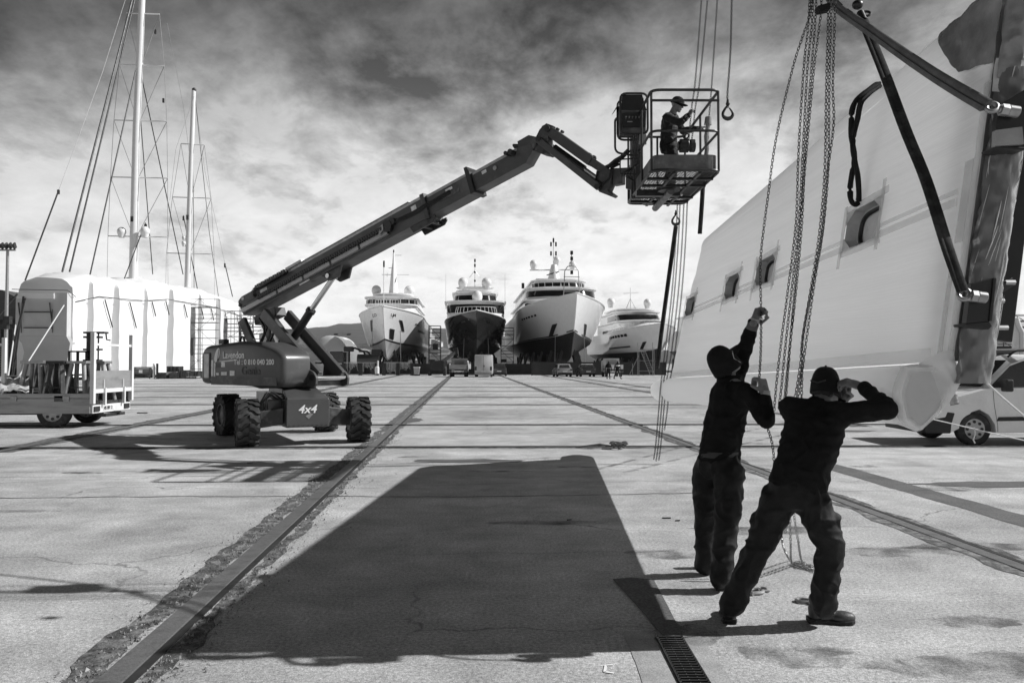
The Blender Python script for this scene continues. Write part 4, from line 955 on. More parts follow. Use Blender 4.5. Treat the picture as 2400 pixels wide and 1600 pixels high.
chain(pc([(1906, -60, 5.97), (1899, 30, 5.97), (1882, 84, 5.98), (1858, 160, 6.0), (1820, 320, 5.98), (1800, 460, 6.02), (1783, 600, 6.06), (1783, 700, 6.09), (1784, 735, 6.09), (1783, 820, 5.85), (1780, 880, 5.67), (1780, 915, 5.66), (1792, 980, 5.70), (1810, 1040, 5.8), (1816, 1110, 5.9)]), 'single chain held in both hands by the worker reaching up', group=HG, up=4)
top = [(1908, -60), (1902, 60), (1893, 160), (1880, 360), (1872, 520), (1856, 680), (1842, 800), (1832, 900), (1826, 960)]
for k, lab in enumerate(['outer left strand of the thick chain bundle above the two workers', 'middle strand of the thick chain bundle above the two workers', 'right strand of the thick chain bundle above the two workers']):
    chain(pc([(u + (k - 1) * 8 + 4 * noise.noise(V((i * .9, k, 0))) + (k - 1) * (v > 700) * 4, v, 5.9 + .03 * k) for i, (u, v) in enumerate(top)]), lab, group=HG, up=4)
chain(pc([(1926, -40, 6.1), (1923, 40, 6.1), (1908, 160, 6.1), (1895, 300, 6.1), (1880, 470, 6.1), (1866, 640, 6.1), (1852, 800, 6.1), (1842, 900, 6.1), (1836, 980, 6.1)]), 'thin lone chain hanging between the two chain bundles', group=HG, up=4)
t2 = [(1946, -60), (1944, 60), (1940, 200), (1937, 400), (1925, 540), (1906, 660), (1886, 790), (1878, 860), (1862, 960)]
for k, lab in enumerate(['left strand of the double chain nearest the dark flat sling', 'right strand of the double chain nearest the dark flat sling']):
    chain(pc([(u + (k - .5) * 7 + 2 * noise.noise(V((i * .9, k, 5))), v, 5.8 + .04 * k) for i, (u, v) in enumerate(t2)]), lab, group=HG, up=4)
chain(pc([(1960, -60, 5.75), (1956, 60, 5.75), (1952, 200, 5.75), (1954, 290, 5.75), (1940, 400, 5.75), (1928, 540, 5.75), (1908, 650, 5.75), (1890, 740, 5.75), (1881, 800, 5.75), (1880, 860, 5.75), (1878, 960, 5.75)]), 'rightmost single chain, ending behind the cap of the leaning worker', group=HG, up=4)
# slack of the chains between the workers' legs
def slack(u0, v0, u1, v1, u2, v2, D, lab): chain(pc([(u0, v0, D), (u1, v1, D + .02)]) + [G(u2, v2, .02), G(u2 + 22, v2 + 10, .012), G(u2 + 40, v2 + 13, .012)], lab, mt=chain_light, group='slack chain ends on the ground')
slack(1848, 1150, 1832, 1255, 1850, 1310, 6.0, 'left slack chain end between the leaning worker\'s legs')
slack(1850, 1150, 1853, 1265, 1856, 1318, 6.0, 'middle slack chain end between the leaning worker\'s legs')
slack(1852, 1150, 1870, 1262, 1880, 1315, 6.0, 'right slack chain end between the leaning worker\'s legs')
chain([G(1852, 1316, .01), G(1868, 1324, .02), G(1884, 1330, .012), G(1900, 1334, .012), G(1898, 1326, .03), G(1880, 1322, .03), G(1866, 1316, .03), G(1884, 1318, .04), G(1902, 1328, .02), G(1906, 1338, .012)], 'heap of bright chain lying between the leaning worker\'s feet', mt=chain_light, group='slack chain ends on the ground')
chain(pc([(1850, 1100, 6.05), (1846, 1200, 6.05), (1843, 1240, 6.05), (1838, 1246, 6.04)]), 'short knotted chain hanging between the leaning worker\'s legs', group='slack chain ends on the ground', mt=chain_light)
big = dict(pitch=.036, wr=.0042, wd=.0115)
BG = 'heavy chains at the basket'
chain(pc([(1646, -60, 12.4), (1644, 0, 12.4), (1630, 185, 12.4), (1622, 245, 12.4), (1618, 285, 12.4), (1614, 330, 12.4)]), 'heavy chain gripped by the worker in the basket', group=BG, up=4, **big)
chain(pc([(1661, -60, 12.3), (1658, 0, 12.3), (1640, 190, 12.3), (1630, 250, 12.3), (1625, 300, 12.3), (1620, 335, 12.3)]), 'heavy chain running beside the one the basket worker grips', group=BG, up=4, **big)
chain(pc([(1683, -60, 12.6), (1681, 0, 12.6), (1668, 200, 12.6), (1661, 290, 12.6), (1658, 400, 12.6)]), 'heavy chain through the basket ending at the short strap', group=BG, up=4, **big)
chain(pc([(1716, -60, 11.8), (1715, 0, 11.8), (1712, 120, 11.8), (1705, 220, 11.8), (1706, 250, 11.8)]), 'heavy chain outside the basket carrying the open hook', group=BG, up=4, pitch=.036, wr=.0052, wd=.0125)
far = [(1596, 470), (1592, 560), (1585, 660), (1577, 740), (1566, 830), (1557, 900), (1552, 960), (1545, 1040), (1540, 1078)]
for k, lab in enumerate(['leftmost strand of the chains falling from the basket to the ground', 'second strand from the left of the chains falling from the basket', 'third strand from the left of the chains falling from the basket', 'rightmost strand of the chains falling from the basket']):
    w = [-8, -2, 4, 12][k]
    pts = [(u + w + (k > 1) * (i < 5) * 3 + 2 * noise.noise(V((i, k, 2))), min(v, 1078 - (k == 3) * 70), 12.75 + .03 * k) for i, (u, v) in enumerate(far[: 9 if k < 3 else 8])]
    chain(pc(pts), lab, group='chains falling from the basket to the ground', mt=chain_m, pitch=.034, wr=.004, wd=.0105)
# hook, hoist block, upper hook
def hook(c, r, label, mt, ax=V((1, 0, 0)), loc=None):
    m = MB(); c = V(c); pts = [c + V((0, 0, r * 1.7)), c + V((-r * .5, 0, r * 1.1)), c + V((-r * .95, 0, r * .3))] + [c + V((-r * cos(a), 0, -r * sin(a))) for a in [pi * k / 8 for k in range(9)]] + [c + V((r * .85, 0, r * .45)), c + V((r * .30, 0, r * 1.2))]
    m.tube(pts, [r * .2, r * .24, r * .28, r * .3, r * .34, r * .38, r * .4, r * .42, r * .4, r * .36, r * .32, r * .28, r * .22, r * .15], 10)
    m.ball(c + V((0, 0, r * 2.0)), r * .42); m.cyl(c + V((0, 0, r * 2.1)), c + V((0, 0, r * 2.9)), r * .22)
    o = m.build('crane_hook', mt, None, loc=c); tag(o, label, 'hook'); return o
hook(P(1706, 267, 11.8), .075, 'open steel crane hook hanging just right of the basket', dark_steel)
hook(P(1584, 518, 13.0), .06, 'small hook holding the dark strap below the basket', dark_steel)
c_ = P(1612, 342, 12.35); hb = empty('chain_hoist', c_, 'round dark chain hoist block hanging inside the basket', 'chain hoist')
m = MB(); m.cyl(c_ + V((-.13, 0, 0)), c_ + V((.01, 0, 0)), .105, n=24); m.cyl(c_ + V((-.16, 0, 0)), c_ + V((-.13, 0, 0)), .07, n=24); m.build('hoist_body', black_m, hb, bevel=.012)
m = MB(); m.cyl(c_ + V((.03, 0, 0)), c_ + V((.11, 0, 0)), .10, n=24); m.build('hand_wheel', dark_steel, hb, bevel=.01)
m = MB(); m.tube(ringpts(c_ + V((-.03, 0, .16)), .045, (1, 0, 0), (0, 0, 1)), .013, 8, closed=True); m.box(c_ + V((-.03, 0, .1)), (.05, .04, .05)); m.build('top_hook', dark_steel, hb)
c_ = P(2014, 20, 5.95); hk = empty('hoist_hook', c_, 'black hoist hook at the top edge holding the two slings', 'hook')
m = MB(); m.tube(ringpts(P(2030, 33, 5.93), .03, (1, 0, .2), (0, .6, .8), 16, -2.2, 2.6), .010, 8); m.ball(P(2010, 12, 5.95), (.042, .037, .037)); m.cyl(P(2004, -55, 5.95), P(1990, -52, 6.1), .12, n=20); m.box(P(2000, -90, 6.0), (.16, .2, .2)); m.cyl(P(2016, 30, 5.94), P(2024, 48, 5.9), .027, n=12); m.build('hook_body', black_m, hk)
m = MB(); m.tube(ringpts(P(2002, -8, 5.95), .02, (1, 0, 0), (0, 0, 1)), .006, 6, closed=True); m.tube(ringpts(P(2018, -10, 5.95), .02, (.5, .5, 0), (0, 0, 1)), .006, 6, closed=True); m.build('chain_link', chain_m, hk)
chain([P(2008, -5, 5.95), P(2006, -60, 5.95)], 'hoist chain carrying the black hook at the top edge', group=HG, up=4, pitch=.036, wr=.0045, wd=.012)
m = MB(); m.prism([P(1917, 14, 5.3), P(1945, 6, 5.3), P(1946, 22, 5.3), P(1922, 27, 5.3)], (0, .06, 0)); o = m.build('sling_end', web_b, None, loc=P(1930, 15, 5.3), fix=True); tag(o, 'black folded strap end beside the chains at the top edge', 'strap')
m = MB(); m.cyl(P(1660, 275, 12.58), P(1659, 293, 12.58), .05, .06, n=14); m.tube([P(1660, 292, 12.58), P(1655, 320, 12.58), P(1657, 350, 12.58), P(1652, 385, 12.58), P(1653, 400, 12.6)], .035, 8)
o = m.build('hook_shroud', dark_film_shade, None, loc=P(1660, 280, 12.58)); tag(o, 'dark sleeved hook on the chain at the back of the basket', 'hook')
# ropes from the panel towards the van
rope_m = mat('white_rope', .62, .8, var=.15, scale=40)
def rope(pts, r, label): m = MB(); q = [P(*p) for p in pts]; m.tube(q, r, 7); o = m.build('rope', rope_m, None, loc=q[0]); tag(o, label, 'rope', 'ropes tied to the panel'); return o
rope([(2290, 876, 4.75), (2345, 928, 4.9), (2400, 975, 5.05), (2440, 1008, 5.15)], .007, 'thick white rope running from the film bundle past the van door')
rope([(2186, 982, 4.88), (2280, 1004, 4.95), (2340, 1018, 5.0), (2420, 1036, 5.1)], .0035, 'thin white rope tied to the end cap crossing the van wheel')
m = MB(); m.tube([P(2284, 1002, 4.94), P(2286, 1016, 4.95), P(2281, 1030, 4.95), P(2285, 1038, 4.95)], .0045, 6); o = m.build('rope_end', rope_m, None, loc=P(2284, 1002, 4.94)); tag(o, 'short loose rope tail knotted on the thin rope', 'rope')
# ---------------- people ----------------
skin_m = mat('skin', .20, .5, var=.12, scale=14, bump=.15, bscale=90)
cloth_k = mat('black_fleece', .011, .9, var=.35, scale=6, bump=.35, bscale=220, spec=.2, fine=.2)
cloth_t = mat('dark_work_trousers', .0125, .62, var=.22, scale=5, grime=.026, gscale=5, gamt=.5, bump=.3, bscale=260, spec=.25, fine=.2)
cap_m = mat('black_cap', .010, .8, var=.3, scale=12, bump=.3, bscale=300, spec=.25)
shoe_m = mat('worn_leather', .055, .5, var=.4, scale=18, bump=.3, bscale=60)
sole_m = mat('rubber_sole', .015, .8)
belt_m = mat('grey_belt', .03, .6)
elastic_m = mat('pale_elastic', .6, .7)
hair_m = mat('dark_hair', .015, .6, var=.4, scale=40, stretch=(1, 1, .2), bump=.6, bscale=200)
cuff_m = mat('pale_cuff', .42, .8, var=.15, scale=30); cuff_d = mat('grey_cuff', .12, .8)
def remesh(m, voxel, name, mt, parent=None, smooth=2, fn=None, loc=None):
    t = m.build('remesh_source', mt, None); md = t.modifiers.new('r', 'REMESH'); md.mode = 'VOXEL'; md.voxel_size = voxel; md.use_smooth_shade = True
    dg = bpy.context.evaluated_depsgraph_get(); me = bpy.data.meshes.new_from_object(t.evaluated_get(dg)); old = t.data; bpy.data.objects.remove(t); bpy.data.meshes.remove(old)
    b = bmesh.new(); b.from_mesh(me)
    for _ in range(smooth): bmesh.ops.smooth_vert(b, verts=b.verts, factor=.5, use_axis_x=True, use_axis_y=True, use_axis_z=True)
    b.normal_update()
    if fn:
        mv = [(v, v.normal.copy() * fn(v.co, v.normal)) for v in b.verts]
        for v, d_ in mv: v.co += d_
    mat_ = (wm(parent).inverted() if parent is not None else M.Translation(-V(loc)))
    for v in b.verts: v.co = mat_ @ v.co
    for f in b.faces: f.smooth = True
    b.to_mesh(me); b.free(); me.name = name; me.materials.clear(); me.materials.append(mt)
    o = bpy.data.objects.new(name, me); C.objects.link(o)
    if parent is not None: o.parent = parent
    else: o.location = loc
    return o
def folds(amp, fr, seed, zst=1.0):
    def f(p, n):
        q = V((p.x * fr, p.y * fr, p.z * fr * zst + seed)); a = noise.noise(q + V((noise.noise(q * .5) * 1.5, 0, seed)))
        r_ = 1 - abs(a); return amp * (r_ ** 3 * 1.4 - .6) + amp * .35 * noise.noise(q * 2.7)
    return f
def ortho(f, u): f = V(f).normalized(); u = V(u); u = (u - f * u.dot(f)).normalized(); return f, u, u.cross(f)      # forward, up, left
def ell(m, c, f, u, l, rf, rl, ru): 
    rot = M((l, f, u)).transposed(); m.ball(c, (rl, rf, ru), 18, 12, rot); return m
def head_mesh(m, c, f, u, neck, k=1.0):
    f, u, l = ortho(f, u); c = V(c)
    ell(m, c + u * .028 * k - f * .008, f, u, l, .097 * k, .076 * k, .092 * k)
    ell(m, c + f * .035 * k - u * .04 * k, f, u, l, .060 * k, .060 * k, .075 * k)
    ell(m, c + f * .066 * k - u * .098 * k, f, u, l, .026 * k, .032 * k, .022 * k)
    for s in (-1, 1):
        ell(m, c + f * .045 * k - u * .07 * k + l * s * .035 * k, f, u, l, .035, .022, .03)
        ell(m, c + l * s * .076 * k - u * .015 * k - f * .008, f, u, l, .022, .010, .034)
        m.cap(c + f * .088 * k + u * .022 * k + l * s * .012, c + f * .078 * k + u * .020 * k + l * s * .045, .010, .010, 8)   # brow
    m.cap(c + f * .094 * k + u * .005 * k, c + f * .112 * k - u * .034 * k, .008, .013, 10)                                     # nose
    m.cap(c + f * .088 * k - u * .066 * k + l * .018, c + f * .088 * k - u * .066 * k - l * .018, .009, .009, 8)                # lips
    m.cap(c - u * .07 * k - f * .022, neck, .054 * k, .062, 14)
def cap_mesh(c, f, u, k=1.0, low=.0):
    f, u, l = ortho(f, u); m = MB(); rings = []
    for j in range(9):
        a = j / 8 * pi / 2; h = -.012 - low + (.142 + low) * sin(a); rr = max(.02, cos(a) ** .62)
        rings.append([c - f * .008 + u * (h + (-.02 * cos(t) if j == 0 else 0) ) * k + f * (.113 * rr * k * cos(t)) + l * (.092 * rr * k * sin(t)) for t in [2 * pi * q / 28 for q in range(28)]])
    m.loft(rings, True); 
    return m
def brim_mesh(c, f, u, k=1.0):
    f, u, l = ortho(f, u); m = MB(); rows = []
    for i in range(7):
        t = i / 6; row = []
        for j in range(15):
            a = lerp(-1.15, 1.15, j / 14); rx = lerp(.100, .185, t) if True else 0
            p = c + f * (.098 * cos(a) + (.085 * t) * (cos(a) ** .5 if cos(a) > 0 else 0)) * k + l * (.088 * sin(a) * (1 - .12 * t)) * k + u * (.016 + .016 * cos(a * 1.2) - .018 * t) * k
            row.append(p)
        rows.append(row)
    m.grid(rows, True); return m
def hand_mesh(m, wrist, d, nrm, side, curl=1.0, k=1.0, thumb=1.0, fan=0.0):
    """palm side nrm; side +1/-1 puts the thumb at +/- lateral"""
    d = V(d).normalized(); nrm = V(nrm); nrm = (nrm - d * nrm.dot(d)).normalized(); lat = d.cross(nrm) * side; w = V(wrist)
    for i in range(4): 
        o_ = lat * (.5 - i / 3) * .058 * k; m.cap(w + d * .012 + o_ * .7, w + d * .088 * k + o_, .016 * k, .0125 * k, 10)
    m.cap(w - d * .03, w + d * .03, .027 * k, .028 * k, 12)
    L_ = [.045, .05, .046, .036]
    for i in range(4):
        p = w + d * (.088 + (.004, .006, .002, -.006)[i]) * k + lat * (.5 - i / 3) * .062 * k; dd = d.copy(); r_ = (.0095, .0098, .0095, .0085)[i] * k; a = 0
        for j in range(3):
            a += (R(58), R(75), R(45))[j] * curl * (1 - .05 * i); dd = (d * cos(a) + nrm * sin(a) + lat * (.5 - i / 3) * fan).normalized()
            ln = L_[i] * (1, .62, .48)[j] * k; q = p + dd * ln; m.cap(p, q, r_ * (1 - .06 * j), r_ * (.94 - .06 * j), 10); p = q
    p = w + d * .022 * k + lat * .026 * k; q = p + (lat * .75 + d * .55 + nrm * .35).normalized() * .045 * k; m.cap(p, q, .016 * k, .012 * k, 10)
    e = q + (d * .7 + nrm * (.3 + .7 * thumb) - lat * .25 * thumb).normalized() * .034 * k; m.cap(q, e, .0115 * k, .0105 * k, 10)
    e2 = e + (d * .35 + nrm * (.4 + .7 * thumb) - lat * .55 * thumb).normalized() * .026 * k; m.cap(e, e2, .0105 * k, .009 * k, 10)
def ering(c, a1, r1, a2, r2, n=28, sq=2.3):
    out = []
    for t in [2 * pi * k / n for k in range(n)]:
        x, y = math.copysign(abs(cos(t)) ** (2 / sq), cos(t)), math.copysign(abs(sin(t)) ** (2 / sq), sin(t)); out.append(c + a1 * (r1 * x) + a2 * (r2 * y))
    return out
def shoe(heel, toe, parent, mt, w=.052, k=1.0, z=None):
    heel, toe = V(heel), V(toe); d = toe - heel; ln = d.length; d.normalize(); s = V((d.y, -d.x, 0)).normalized(); u = s.cross(d); u = u if u.z > 0 else -u
    m = MB(); m.cap(heel + d * .05 + u * .035, heel + d * .05 + u * .085, .042 * k, .045 * k, 12); ell(m, heel + d * (ln * .35) + u * .045, d, u, s, ln * .30, .040 * k, .048 * k); ell(m, heel + d * (ln * .72) + u * .034, d, u, s, ln * .30, .049 * k, .040 * k); m.cap(heel + d * .07 + u * .07, heel + d * .055 + u * .14, .043 * k, .046 * k, 12)
    o = remesh(m, .006, 'shoe', mt, parent, 3)
    m = MB(); ol = []
    for t, ww in [(0, .55), (.05, .8), (.15, .92), (.35, .78), (.55, .95), (.75, 1.08), (.9, .9), (.97, .6), (1, .2)]: ol.append((t, ww))
    pts = [heel + d * (ln * t) + s * (w * ww) for t, ww in ol] + [heel + d * (ln * t) - s * (w * ww) for t, ww in reversed(ol)]
    m.prism(pts, u * .022); m.prism([heel + s * w * .8, heel + d * .08 + s * w * .85, heel + d * .08 - s * w * .85, heel - s * w * .8], u * .03)
    m.build('sole', sole_m, o, bevel=.004, fix=True)
    m = MB()
    for i in range(4):
        c_ = heel + d * (ln * (.40 + .07 * i)) + u * (.092 - .011 * i); m.tube([c_ - s * .03 - u * .01, c_, c_ + s * .03 - u * .01], .0035, 5)
    m.build('laces', belt_m, o)
    return o
def person(J, face, headf, headu, hands, label, jk=cloth_k, tr=cloth_t, shoulders=(.20, .115), hem=.0, k=1.0, group=None, seed=1, shoe_ms=(None, None), capk=1.0, caplow=.02, shoulder_drop=.03, name='person', belly=1.0, hair=True, wide=1.0):
    F, U_, Lf = ortho(face, (0, 0, 1)); Rt = -Lf
    ax = lambda a, b: (J[b] - J[a]).normalized()
    sp = ax('pelvis', 'chest')
    # ---- body (skin)
    m = MB(); head_mesh(m, J['head'], headf, headu, J['neck'])
    m.cap(J['neck'], J['chest'], .065, .11); m.cap(J['chest'], J['pelvis'], .11, .11)
    for s in 'LR':
        m.cap(J[s + 'sh'], J['neck'], .05, .055); m.cap(J[s + 'sh'], J[s + 'el'], .045, .037); m.cap(J[s + 'el'], J[s + 'wr'], .038, .027)
        m.cap(J['pelvis'], J[s + 'hip'], .09, .08); m.cap(J[s + 'hip'], J[s + 'kn'], .075, .048); m.cap(J[s + 'kn'], J[s + 'an'], .05, .036); m.cap(J[s + 'an'], J[s + 'an'] + V((0, 0, -.04)), .036, .034)
        h = hands[s]; hand_mesh(m, J[s + 'wr'], h[0], h[1], h[2], h[3], h[4] if len(h) > 4 else 1.0)
    base = V((J['pelvis'].x, J['pelvis'].y, min(J['Lan'].z, J['Ran'].z) - .09))
    body = remesh(m, .0052, name, skin_m, None, 2, None, base); tag(body, label, 'person', group)
    # ---- jacket
    m = MB(); hw, hd = shoulders; w1 = Rt
    d1 = F; rings = []
    hemc = J['pelvis'] + (J['waist'] - J['pelvis']) * hem
    prof = [(hemc, .172 * wide, .135), (lerp(hemc, J['waist'], .5), .172 * wide, .135 * belly), (J['waist'], .165 * wide, .128 * belly), (lerp(J['waist'], J['chest'], .5), .175 * wide, .128), (J['chest'], .185 * wide, .128), (lerp(J['chest'], J['neck'], .5), .175 * wide, .115), (lerp(J['chest'], J['neck'], .82), .125 * wide, .09), (J['neck'], .072, .072), (J['neck'] + (J['head'] - J['neck']).normalized() * .02, .068, .07)]
    cs = [q[0] for q in prof]
    for i, (c_, a, b) in enumerate(prof):
        tn = (cs[min(i + 1, len(cs) - 1)] - cs[max(i - 1, 0)]).normalized(); sx = J['Rsh'] - J['Lsh']; x = (w1 * .6 + sx.normalized() * .4) if i > 3 else w1
        x = (x - tn * x.dot(tn)).normalized(); y = tn.cross(x); rings.append(ering(c_, x, a, y, b))
    m.loft(rings)
    for s in 'LR':
        m.cap(lerp(J['chest'], J['neck'], .62), J[s + 'sh'], .085, .070, 16); m.cap(J[s + 'sh'], J[s + 'el'], .072, .058, 16); dw = (J[s + 'wr'] - J[s + 'el']); m.cap(J[s + 'el'], J[s + 'el'] + dw * .9, .057, .043, 16)
        m.cap(lerp(J['chest'], J['waist'], .2) + (J[s + 'sh'] - J['chest']) * .45, J[s + 'sh'], .09, .065, 16)
    jf = folds(.010, 8.5, seed, 1.3)
    o = remesh(m, .009, 'jacket', jk, body, 3, jf)
    # ---- trousers
    m = MB(); hp = J['pelvis']; m.loft([ering(J['waist'] + (hp - J['waist']) * .25, w1, .155 * wide, d1, .118), ering(lerp(J['waist'], hp, .7), w1, .168 * wide, d1, .130), ering(hp + V((0, 0, -.03)), w1, .172 * wide, d1, .135), ering(hp + V((0, 0, -.10)), w1, .15 * wide, d1, .11)])
    for s in 'LR':
        H, K, A = J[s + 'hip'], J[s + 'kn'], J[s + 'an']; m.cap(hp + (H - hp) * .6 + V((0, 0, .02)), H, .118, .105, 18); m.cap(H, K, .110, .082, 18); m.cap(K, lerp(K, A, .5), .082, .078, 18); m.cap(lerp(K, A, .5), A + V((0, 0, -.015)), .077, .073, 18); 
        side = -1 if s == 'L' else 1; th = lerp(H, K, .55); m.cap(th + Rt * (side * .065) + V((0, 0, .06)), th + Rt * (side * .06) + V((0, 0, -.06)), .04, .042, 12)
    o = remesh(m, .009, 'trousers', tr, body, 3, folds(.013, 8.0, seed + 4, 1.1))
    # ---- cap, hair, shoes
    hf, hu, hl = ortho(headf, headu); c_ = V(J['head'])
    cp = cap_mesh(c_, hf, hu, capk, caplow).build('cap', cap_m, body); bo = brim_mesh(c_, hf, hu, capk).build('brim', cap_m, cp, solid=.006)
    m = MB(); m.ball(c_ + hu * .132 * capk - hf * .008, .008); m.build('button', cap_m, cp)
    if hair:
        m = MB(); ell(m, c_ - hf * .045 - hu * .04, hf, hu, hl, .06, .07, .05); ell(m, c_ - hf * .055 - hu * .075, hf, hu, hl, .035, .05, .03); remesh(m, .006, 'hair', hair_m, body, 1, folds(.005, 60, 2, .3))
    for i, s in enumerate('LR'):
        if s + 'heel' in J: shoe(J[s + 'heel'], J[s + 'toe'], body, shoe_ms[i] or shoe_m)
    return body
def JP(d): return {k: P(*v) for k, v in d.items()}
# --- the worker reaching up along the chain
J1 = JP(dict(head=(1697, 850, 5.88), neck=(1706, 893, 5.90), chest=(1708, 945, 5.88), waist=(1690, 1035, 5.9), pelvis=(1684, 1085, 5.9),
             Lsh=(1722, 893, 6.06), Lel=(1744, 820, 6.14), Lwr=(1768, 752, 6.06), Rsh=(1752, 922, 5.70), Rel=(1796, 985, 5.60), Rwr=(1794, 922, 5.62),
             Lhip=(1658, 1105, 5.98), Lkn=(1652, 1225, 6.08), Lan=(1652, 1318, 6.14), Rhip=(1709, 1108, 5.80), Rkn=(1704, 1236, 5.72), Ran=(1690, 1350, 5.68)))
J1['Lheel'] = G(1634, 1330, .002); J1['Ltoe'] = G(1668, 1339, .002) + V((.10, .10, 0)); J1['Rheel'] = G(1676, 1380, .002); J1['Rtoe'] = G(1764, 1383, .002)
man1 = person(J1, (.78, .62, 0), (.66, .38, .62), (-.55, -.12, .8), {'L': ((.42, .55, .65), (.65, -.6, .05), 1, 1.12, 1.12), 'R': ((-.18, .25, .95), (-.5, .8, 0), 1, 1.1, 1.1)}, 'person in a black jacket and cap standing and pulling a chain with both hands', seed=3, shoe_ms=(shoe_m, shoe_m), wide=.86, caplow=.05, capk=1.06)
def ringband(c, d, r, h, mt, parent, name, n=20): m = MB(); d = V(d).normalized(); m.loft([m.ring(V(c) + d * (h * t), d, r * rr, n) for t, rr in ((-.5, .96), (-.45, 1.0), (.45, 1.0), (.5, .96))]); return m.build(name, mt, parent)
dw = (J1['Lwr'] - J1['Lel']).normalized()
ringband(J1['Lwr'] - dw * .045, dw, .044, .05, cuff_d, man1, 'sleeve_cuff'); ringband(J1['Lwr'] - dw * .005, dw, .034, .05, cuff_m, man1, 'glove_cuff')
dw = (J1['Rwr'] - J1['Rel']).normalized(); ringband(J1['Rwr'] - dw * .0, dw, .034, .04, cuff_m, man1, 'glove_cuff')
m = MB(); F_, U_, L_ = ortho((.78, .62, 0), (0, 0, 1)); c_ = lerp(J1['waist'], J1['pelvis'], .55); m.loft([ering(c_ + V((0, 0, h)), -L_, .86 * .172, F_, .137) for h in (-.022, .022)]); m.build('belt', belt_m, man1)
hf, hu, hl = ortho((.66, .38, .62), (-.55, -.12, .8)); c_ = J1['head']
m = MB(); m.tube([c_ - hl * .080 + hf * .06 - hu * .06, c_ - hl * .088 + hf * .03 - hu * .0, c_ - hl * .098 + hf * .045 + hu * .045], .0025, 5); m.build('mask_elastic', elastic_m, man1)
m = MB(); rr_ = []
for k in range(21):
    a = lerp(-2.2, 2.4, k / 20); p = J1['neck'] + (-L_) * (.082 * cos(a)) + F_ * (.082 * sin(a)); rr_.append([p + V((0, 0, -.03)), p + V((.014 * (1 if k > 5 else .4), 0, .045))])
m.grid(rr_, True); m.build('collar', cloth_k, man1, solid=.012)
# --- the worker leaning with a raised elbow
J2 = JP(dict(head=(1936, 906, 5.20), neck=(1918, 950, 5.12), chest=(1908, 1000, 5.06), waist=(1884, 1090, 5.0), pelvis=(1864, 1150, 4.98),
             Rsh=(1978, 968, 4.95), Rel=(2083, 958, 4.76), Rwr=(2018, 905, 5.06), Lsh=(1850, 956, 5.14), Lel=(1905, 985, 5.40), Lwr=(1978, 938, 5.26),
             Lhip=(1826, 1168, 5.02), Lkn=(1775, 1290, 5.0), Lan=(1716, 1410, 4.97), Rhip=(1906, 1180, 4.93), Rkn=(1946, 1278, 4.88), Ran=(1930, 1412, 4.93)))
J2['Lheel'] = G(1710, 1462, .002); J2['Ltoe'] = J2['Lheel'] + V((.06, .27, 0)); J2['Rheel'] = G(1892, 1456, .002); J2['Rtoe'] = G(2004, 1459, .006)
man2 = person(J2, (.42, .9, 0), (.72, .68, -.12), (.08, .12, .98), {'R': ((-.85, .25, .28), (-.2, .6, -.75), -1, .75), 'L': ((.05, -.2, .95), (-.7, -.6, 0), 1, .95)}, 'person in dark clothes seen from behind, leaning forward with one elbow raised', seed=11, shoe_ms=(sole_m, shoe_m), wide=1.0, caplow=.04, belly=1.05)
hf, hu, hl = ortho((.72, .68, -.12), (.08, .12, .98)); c_ = J2['head']
m = MB(); m.tube([c_ - hl * .078 + hf * .05 - hu * .06, c_ - hl * .090 + hf * .0 - hu * .01, c_ - hl * .10 - hf * .035 - hu * .03], .003, 5); m.build('mask_elastic', elastic_m, man2)
m = MB(); m.tube([c_ - hf * .112 + hl * .05 + hu * .03, c_ - hf * .124 + hu * .015, c_ - hf * .112 - hl * .05 + hu * .03], .006, 6); m.build('cap_strap', belt_m, man2)
paint_m = mat('paint_spots', .5, .7, var=.3, scale=30)
m = MB()
for (u, v, a, b) in [(1827, 1104, .018, .03), (1835, 1107, .010, .018), (1866, 1100, .016, .008), (2028, 923, .006, .012)]:
    c_ = P(u, v, 4.83 if u < 2000 else 4.99); m.ball(c_, (a, .004, b), 8, 6)
# --- the worker in the basket
def Q(x, y, D): return P(1240 + x / 4.356, 160 + y / 4.356, D)
J3 = dict(head=Q(1512, 372, 12.9), neck=Q(1462, 470, 12.95), chest=Q(1435, 560, 12.95), waist=Q(1425, 735, 12.95), pelvis=Q(1422, 800, 12.95),
          Lsh=Q(1470, 490, 13.1), Lel=Q(1570, 640, 13.15), Lwr=Q(1740, 612, 12.9), Rsh=Q(1405, 500, 12.72), Rel=Q(1540, 555, 12.55), Rwr=Q(1628, 482, 12.5))
zf = BZ + .03
J3['Lhip'] = J3['pelvis'] + V((.05, .10, -.07)); J3['Rhip'] = J3['pelvis'] + V((.03, -.10, -.07))
for s, y in (('L', .13), ('R', -.12)):
    b = J3['pelvis']; J3[s + 'an'] = V((b.x - .0, b.y + y, zf + .10)); J3[s + 'kn'] = lerp(J3[s + 'hip'], J3[s + 'an'], .5) + V((.03, 0, 0)); J3[s + 'heel'] = V((b.x - .07, b.y + y, zf)); J3[s + 'toe'] = V((b.x + .20, b.y + y - .03, zf))
jk3 = mat('navy_work_jacket', .018, .8, var=.4, scale=4, grime=.12, gscale=3.2, gamt=.7, glo=.58, bump=.3, bscale=150)
man3 = person(J3, (.9, -.35, 0), (.80, -.48, -.30), (.22, -.1, .95), {'R': ((.45, -.05, .85), (.75, .5, -.1), 1, .9), 'L': ((.95, -.2, .15), (.1, .3, -.9), -1, .7)}, 'person in a dark cap and jacket working inside the raised basket', jk=jk3, seed=21, wide=.95, hair=False, caplow=-.01)
hf, hu, hl = ortho((.80, -.48, -.30), (.22, -.1, .95)); c_ = J3['head']
m = MB()
for s in (-1, 1): m.ball(c_ + hf * .086 + hu * .006 + hl * s * .031, (.012, .012, .009), 10, 6)
